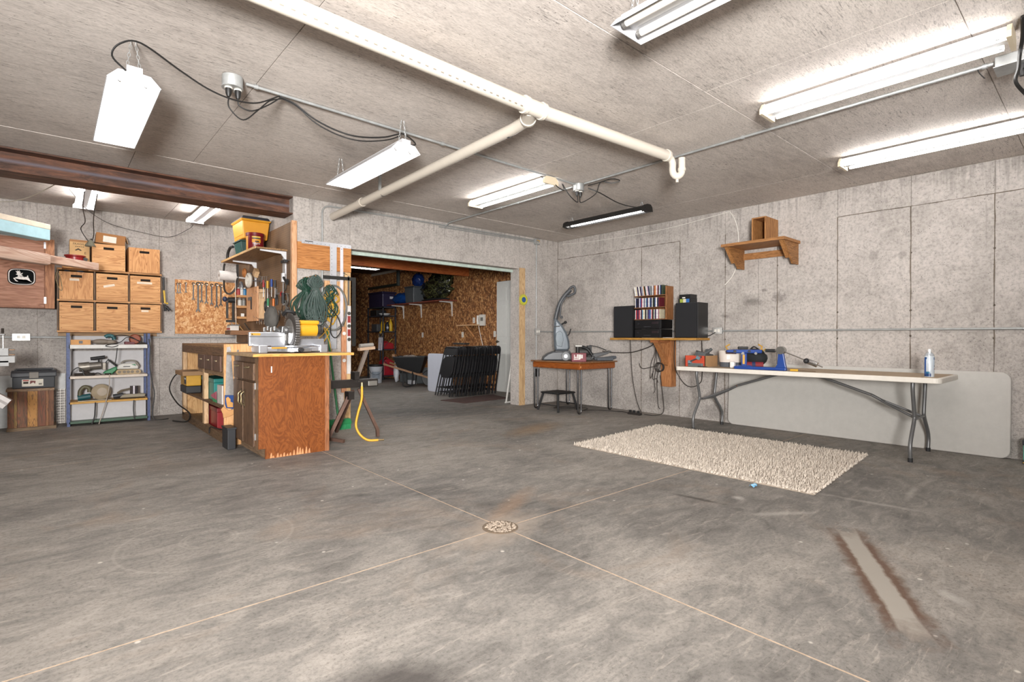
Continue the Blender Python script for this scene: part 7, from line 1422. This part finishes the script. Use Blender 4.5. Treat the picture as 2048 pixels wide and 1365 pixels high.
# --- steel rack
RK = paint('#454a54', .45, .4, var=.15)
t = thing('steel_rack', 'gray steel open shelving rack in the back room corner', 'rack')
for x in (6.20, 6.545):
    for y in (11.95, 12.76): MB().box((x, y, 0), (x+.028, y+.028, 1.83)).obj('post', RK, t)
for z in (1.585, 1.19, .74, .08): MB().box((6.20, 11.95, z), (6.573, 12.788, z+.025)).obj('shelf', RK, t)
MB().box((6.20, 11.95, 1.80), (6.573, 12.788, 1.825)).obj('shelf', RK, t)
bar((6.23, 11.955, .80), (6.55, 11.955, 1.15), .006, .012, 'cross_brace', RK, t); bar((6.23, 11.955, .5), (6.55, 11.955, .15), .006, .012, 'cross_brace', RK, t); fin(t)
def can_(label, hx, c, w_, d, h, z, name='gas_can', spout=True, cat='fuel can'):
    t = thing(name, label, cat); x, y = c
    MB().ext([(x-w_/2, y-d/2, z), (x+w_/2, y-d/2, z), (x+w_/2, y-d/2, z+h*.8), (x+w_*.2, y-d/2, z+h), (x-w_*.3, y-d/2, z+h), (x-w_/2, y-d/2, z+h*.85)], (0, d, 0)).obj('body', paint(hx, .45), t, bevel=.02)
    MB().tube(curve_pts([(x-w_*.3, y, z+h*.98), (x-w_*.1, y, z+h*1.12), (x+w_*.2, y, z+h*1.0)]), .014, 8).obj('handle', paint(hx, .45), t, smooth=True)
    if spout: MB().tube([(x+w_*.25, y, z+h*.95), (x+w_*.4, y, z+h*1.3), (x+w_*.55, y, z+h*1.5)], .012).obj('spout', paint('#c9a83c', .5), t)
    return fin(t)
can_('red gas can with yellow spout on the rack middle shelf', '#9c1f28', (6.38, 12.12), .32, .24, .17, .7655)
can_('tall red gas can on the lowest rack shelf', '#a01c2c', (6.40, 12.12), .30, .26, .40, .1055, spout=False)
for (x, y), hx, h, lab in (((6.27, 12.08), '#c9a01f', .30, 'yellow oil jug at the front of the rack shelf'), ((6.38, 12.05), '#1c2330', .26, 'black oil bottle with round label between yellow jugs'), ((6.50, 12.10), '#cda520', .31, 'yellow oil bottle nearest the OSB wall')):
    t = thing('oil_bottle', lab, 'bottle'); z = 1.2155; MB().lathe([(.045, z), (.05, z+.01), (.05, z+h*.6), (.03, z+h*.8), (.018, z+h*.86), (.018, z+h*.92)], (x, y, 0), 16).obj('body', paint(hx, .4), t, smooth=True); MB().lathe([(.021, z+h*.92), (.021, z+h)], (x, y, 0), 12).obj('cap', paint('#c9a01f', .4), t)
    if hx == '#1c2330': MB().lathe([(.0, 0), (.03, 0), (.03, .003)], (x-.02, y-.05, z+.09), 14, 'y').obj('label', paint('#b9bcc4', .5), t)
    fin(t)
t = thing('wire_brush_set', 'fan-shaped white and black utensil hanging on the rack', 'utensil'); x, y = 6.12, 11.9
MB().tube([Vector((x, y, 1.12))+Vector((.05*math.cos(a), 0, .05*math.sin(a))) for a in [6.28*i/14 for i in range(14)]], .010, 6, closed=True).obj('ring', paint('#6f6d6a', .4, .5), t); MB().lathe([(.03, 0), (.03, .01)], (x, y-.005, 1.18), 12, 'y').obj('yellow_cap', paint('#c9a01f', .5), t)
for k_ in range(4): bar((x-.045+.03*k_, y, 1.06), (x-.06+.03*k_, y, .74), .006, .016, 'white_tine', paint('#d8d8e0', .4), t)
MB().cyl((x, y, 1.17), (6.21, 11.96, 1.2), .005).obj('hook', STEELG, t); fin(t)
t = thing('white_dish', 'white dish on the upper rack shelf', 'dish'); MB().lathe([(.08, 1.6105), (.13, 1.64), (.15, 1.665), (.13, 1.67), (.0, 1.65)], (6.36, 12.15, 0), 20).obj('dish', paint('#d6d6d6', .4), t, smooth=True); fin(t)
single(MB().box((6.24, 12.35, 1.6105), (6.50, 12.72, 1.76)), 'dark_case', PLASTB, 'black case behind the white dish on the rack', 'case', bevel=.01)
single(MB().box((6.22, 12.3, 1.2155), (6.45, 12.6, 1.40)), 'gray_case', paint('#4a4a4c', .5), 'dark gray case behind the oil bottles', 'case', bevel=.01)
t = thing('storage_tote', 'dark purple storage tote with white tag on the rack top', 'tote'); MB().box((6.22, 12.0, 1.8255), (6.58, 12.75, 2.17)).obj('body', paint('#2d2742', .45), t, bevel=.02); MB().box((6.20, 11.98, 2.17), (6.60, 12.77, 2.21)).obj('lid', paint('#28223b', .45), t, bevel=.01); MB().box((6.42, 11.997, 2.03), (6.52, 12.0, 2.09)).obj('tag', paint('#c9c9d2', .5), t); fin(t)
# bucket
t = thing('bucket', 'white plastic bucket with printed label below the rack', 'bucket'); c = (5.68, 11.28, 0)
MB().lathe([(.13, .001), (.135, .01), (.15, .36), (.157, .37), (.157, .385), (.145, .385), (.125, .03), (0, .025)], c, 28).obj('body', paint('#c9ced6', .5, var=.06), t, smooth=True); MB().lathe([(.160, .40), (.160, .43), (.0, .432)], c, 28).obj('lid', PLASTB, t); MB().lathe([(.150, .385), (.156, .40)], c, 28).obj('collar', PLASTB, t)
d0 = math.atan2(-c[1], -c[0]); m = MB(); vs = []
for i in range(9):
    a = d0+R(-35+i*9); vs += [(c[0]+.1425*math.cos(a), c[1]+.1425*math.sin(a), .10), (c[0]+.1495*math.cos(a), c[1]+.1495*math.sin(a), .27)]
m.add(vs, [(2*i, 2*i+2, 2*i+3, 2*i+1) for i in range(8)]); m.obj('label', paint('#8f9aa6', .5, var=.4, scale=60), t)
hp = [(c[0]+.158*math.cos(d0+a), c[1]+.158*math.sin(d0+a), .36-.16*math.sin((a+1.57)/3.14*math.pi)) for a in [-1.57+3.14*i/10 for i in range(11)]]; MB().tube(hp, .004, 5).obj('bail', PLASTB, t); fin(t)
# --- long wall shelf with bags
t = thing('bracket_shelf', 'long reddish wall shelf on white brackets in back room', 'shelf')
MB().box((6.30, 9.42, 1.852), (XW, 11.93, 1.872)).obj('shelf_board', wood('#7d3a2c', '#95503d', '#5a261b', 'y'), t)
for y in (11.72, 10.88, 9.60): MB().ext([(6.33, y, 1.851), (XW, y, 1.851), (XW, y, 1.53), (XW-.012, y, 1.53), (XW-.03, y, 1.78), (XW-.06, y, 1.825), (6.33, y, 1.835)], (0, .022, 0)).obj('bracket', paint('#d3d1cb', .5), t)
fin(t)
zq = 1.8725
single(lumpy((6.47, 11.50, zq+.14), (.14, .33, .13), 1, .2), 'blue_bag', paint('#143f7d', .35, var=.3, scale=20), 'shiny blue plastic bag on the wall shelf', 'bag', smooth='all')
t = thing('gray_bin', 'gray plastic bin on the shelf between the bags', 'bin'); taper((6.47, 10.88), .28, .36, .31, .42, zq, zq+.36).obj('body', paint('#4d5154', .5), t, bevel=.015); taper((6.47, 10.88), .32, .43, .32, .43, zq+.36, zq+.385).obj('rim', paint('#44484b', .5), t); fin(t)
def camo():
    tt = NT('camouflage'); f = tt.noise(tt.coord((1, 1, 1.6)), 7, 4, .6, 1.2); return tt.out(tt.ramp(f, [(.35, '#0f100c'), (.46, '#26251a'), (.54, '#5a5e36'), (.58, '#1c1812'), (.66, '#6f704a'), (.75, '#a9a884')], 'CONSTANT'), .22)
t = thing('camouflage_bag', 'large crumpled camouflage tarp bundle in clear plastic on the shelf', 'bag')
lumpy((6.47, 10.0, zq+.24), (.16, .56, .22), 6, .26).obj('bundle', camo(), t, smooth='all'); lumpy((6.45, 9.80, zq+.42), (.15, .42, .20), 7, .26).obj('upper_fold', camo(), t, smooth='all'); lumpy((6.44, 9.95, zq+.03), (.15, .5, .03), 9).obj('dark_base', PLASTB, t, smooth='all'); fin(t)
single(lumpy((6.46, 10.72, zq+.53), (.12, .18, .15), 12, .22), 'blue_bag', paint('#1a2f66', .25, var=.5, scale=25), 'dark blue plastic bag piled above the gray bin', 'bag', smooth='all')
# --- wall details
def plate(label, y, z): 
    t = thing('wall_plate', label, 'outlet'); MB().box((XW-.008, y-.036, z-.058), (XW, y+.036, z+.058)).obj('plate', paint('#d6d4cc', .45), t, bevel=.003)
    for k_ in (-1, 1): MB().box((XW-.011, y-.014, z+k_*.024-.014), (XW-.008, y+.014, z+k_*.024+.014)).obj('socket', paint('#c2bfb5', .4), t)
    return fin(t)
plate('white outlet plate on OSB wall above the wheelbarrow', 10.84, 1.12); plate('white outlet plate on OSB wall above the chairs', 9.22, 1.12); plate('white switch plate on OSB wall next to the door', 8.13, 1.13); plate('white plate on OSB wall just above the small shelf', 8.82, 1.42)
t = thing('small_shelf', 'tiny pine shelf with diagonal brace on the OSB wall', 'shelf'); MB().box((6.45, 8.55, 1.305), (XW, 9.15, 1.325)).obj('board', PINEX, t); bar((6.48, 8.86, 1.30), (XW-.02, 8.80, 1.08), .03, .03, 'brace', wood('#a8703c', '#bd8752', '#80522a', 'z'), t); fin(t)
t = thing('wall_phone', 'white wall telephone with hanging cord on OSB wall', 'telephone'); MB().box((XW-.06, 8.42, 1.30), (XW, 8.58, 1.53)).obj('base', paint('#d3d0c8', .45), t, bevel=.01); MB().tube([(XW-.085, 8.575, 1.33), (XW-.095, 8.575, 1.42), (XW-.085, 8.575, 1.51)], .022, 10).obj('handset', paint('#dcd9d2', .45), t, smooth=True); MB().box((XW-.064, 8.44, 1.40), (XW-.06, 8.52, 1.47)).obj('keypad', paint('#6a6862', .5), t); MB().tube(curve_pts([(XW-.08, 8.57, 1.33), (XW-.05, 8.55, 1.15), (XW-.04, 8.50, .98), (XW-.04, 8.47, .9)]), .008).obj('cord', paint('#d3d0c8', .5), t, smooth=True); fin(t)
t = thing('steel_pipe', 'dark square steel pipe bracket under the back room ceiling', 'pipe'); MB().box((6.52, 11.84, 2.36), (6.58, YO-.012, 2.42)).obj('horizontal', paint('#3a4038', .45, .5), t); MB().box((6.52, 11.78, 2.36), (6.58, 11.84, 2.80)).obj('vertical', paint('#59615f', .4, .5), t); fin(t)
t = thing('white_trim_board', 'thin white trim frame leaning inside the opening jamb', 'trim board'); bar((5.52, 6.44, .012), (5.545, 6.34, .62), .02, .02, 'upright', paint('#d3d1cb', .5), t); bar((5.50, 6.44, .012), (5.62, 6.46, .012), .02, .02, 'foot', paint('#d3d1cb', .5), t); bar((5.50, 6.45, .0), (5.56, 6.50, 0.0), .001, .02, 'spur', paint('#d3d1cb', .5), t); fin(t)
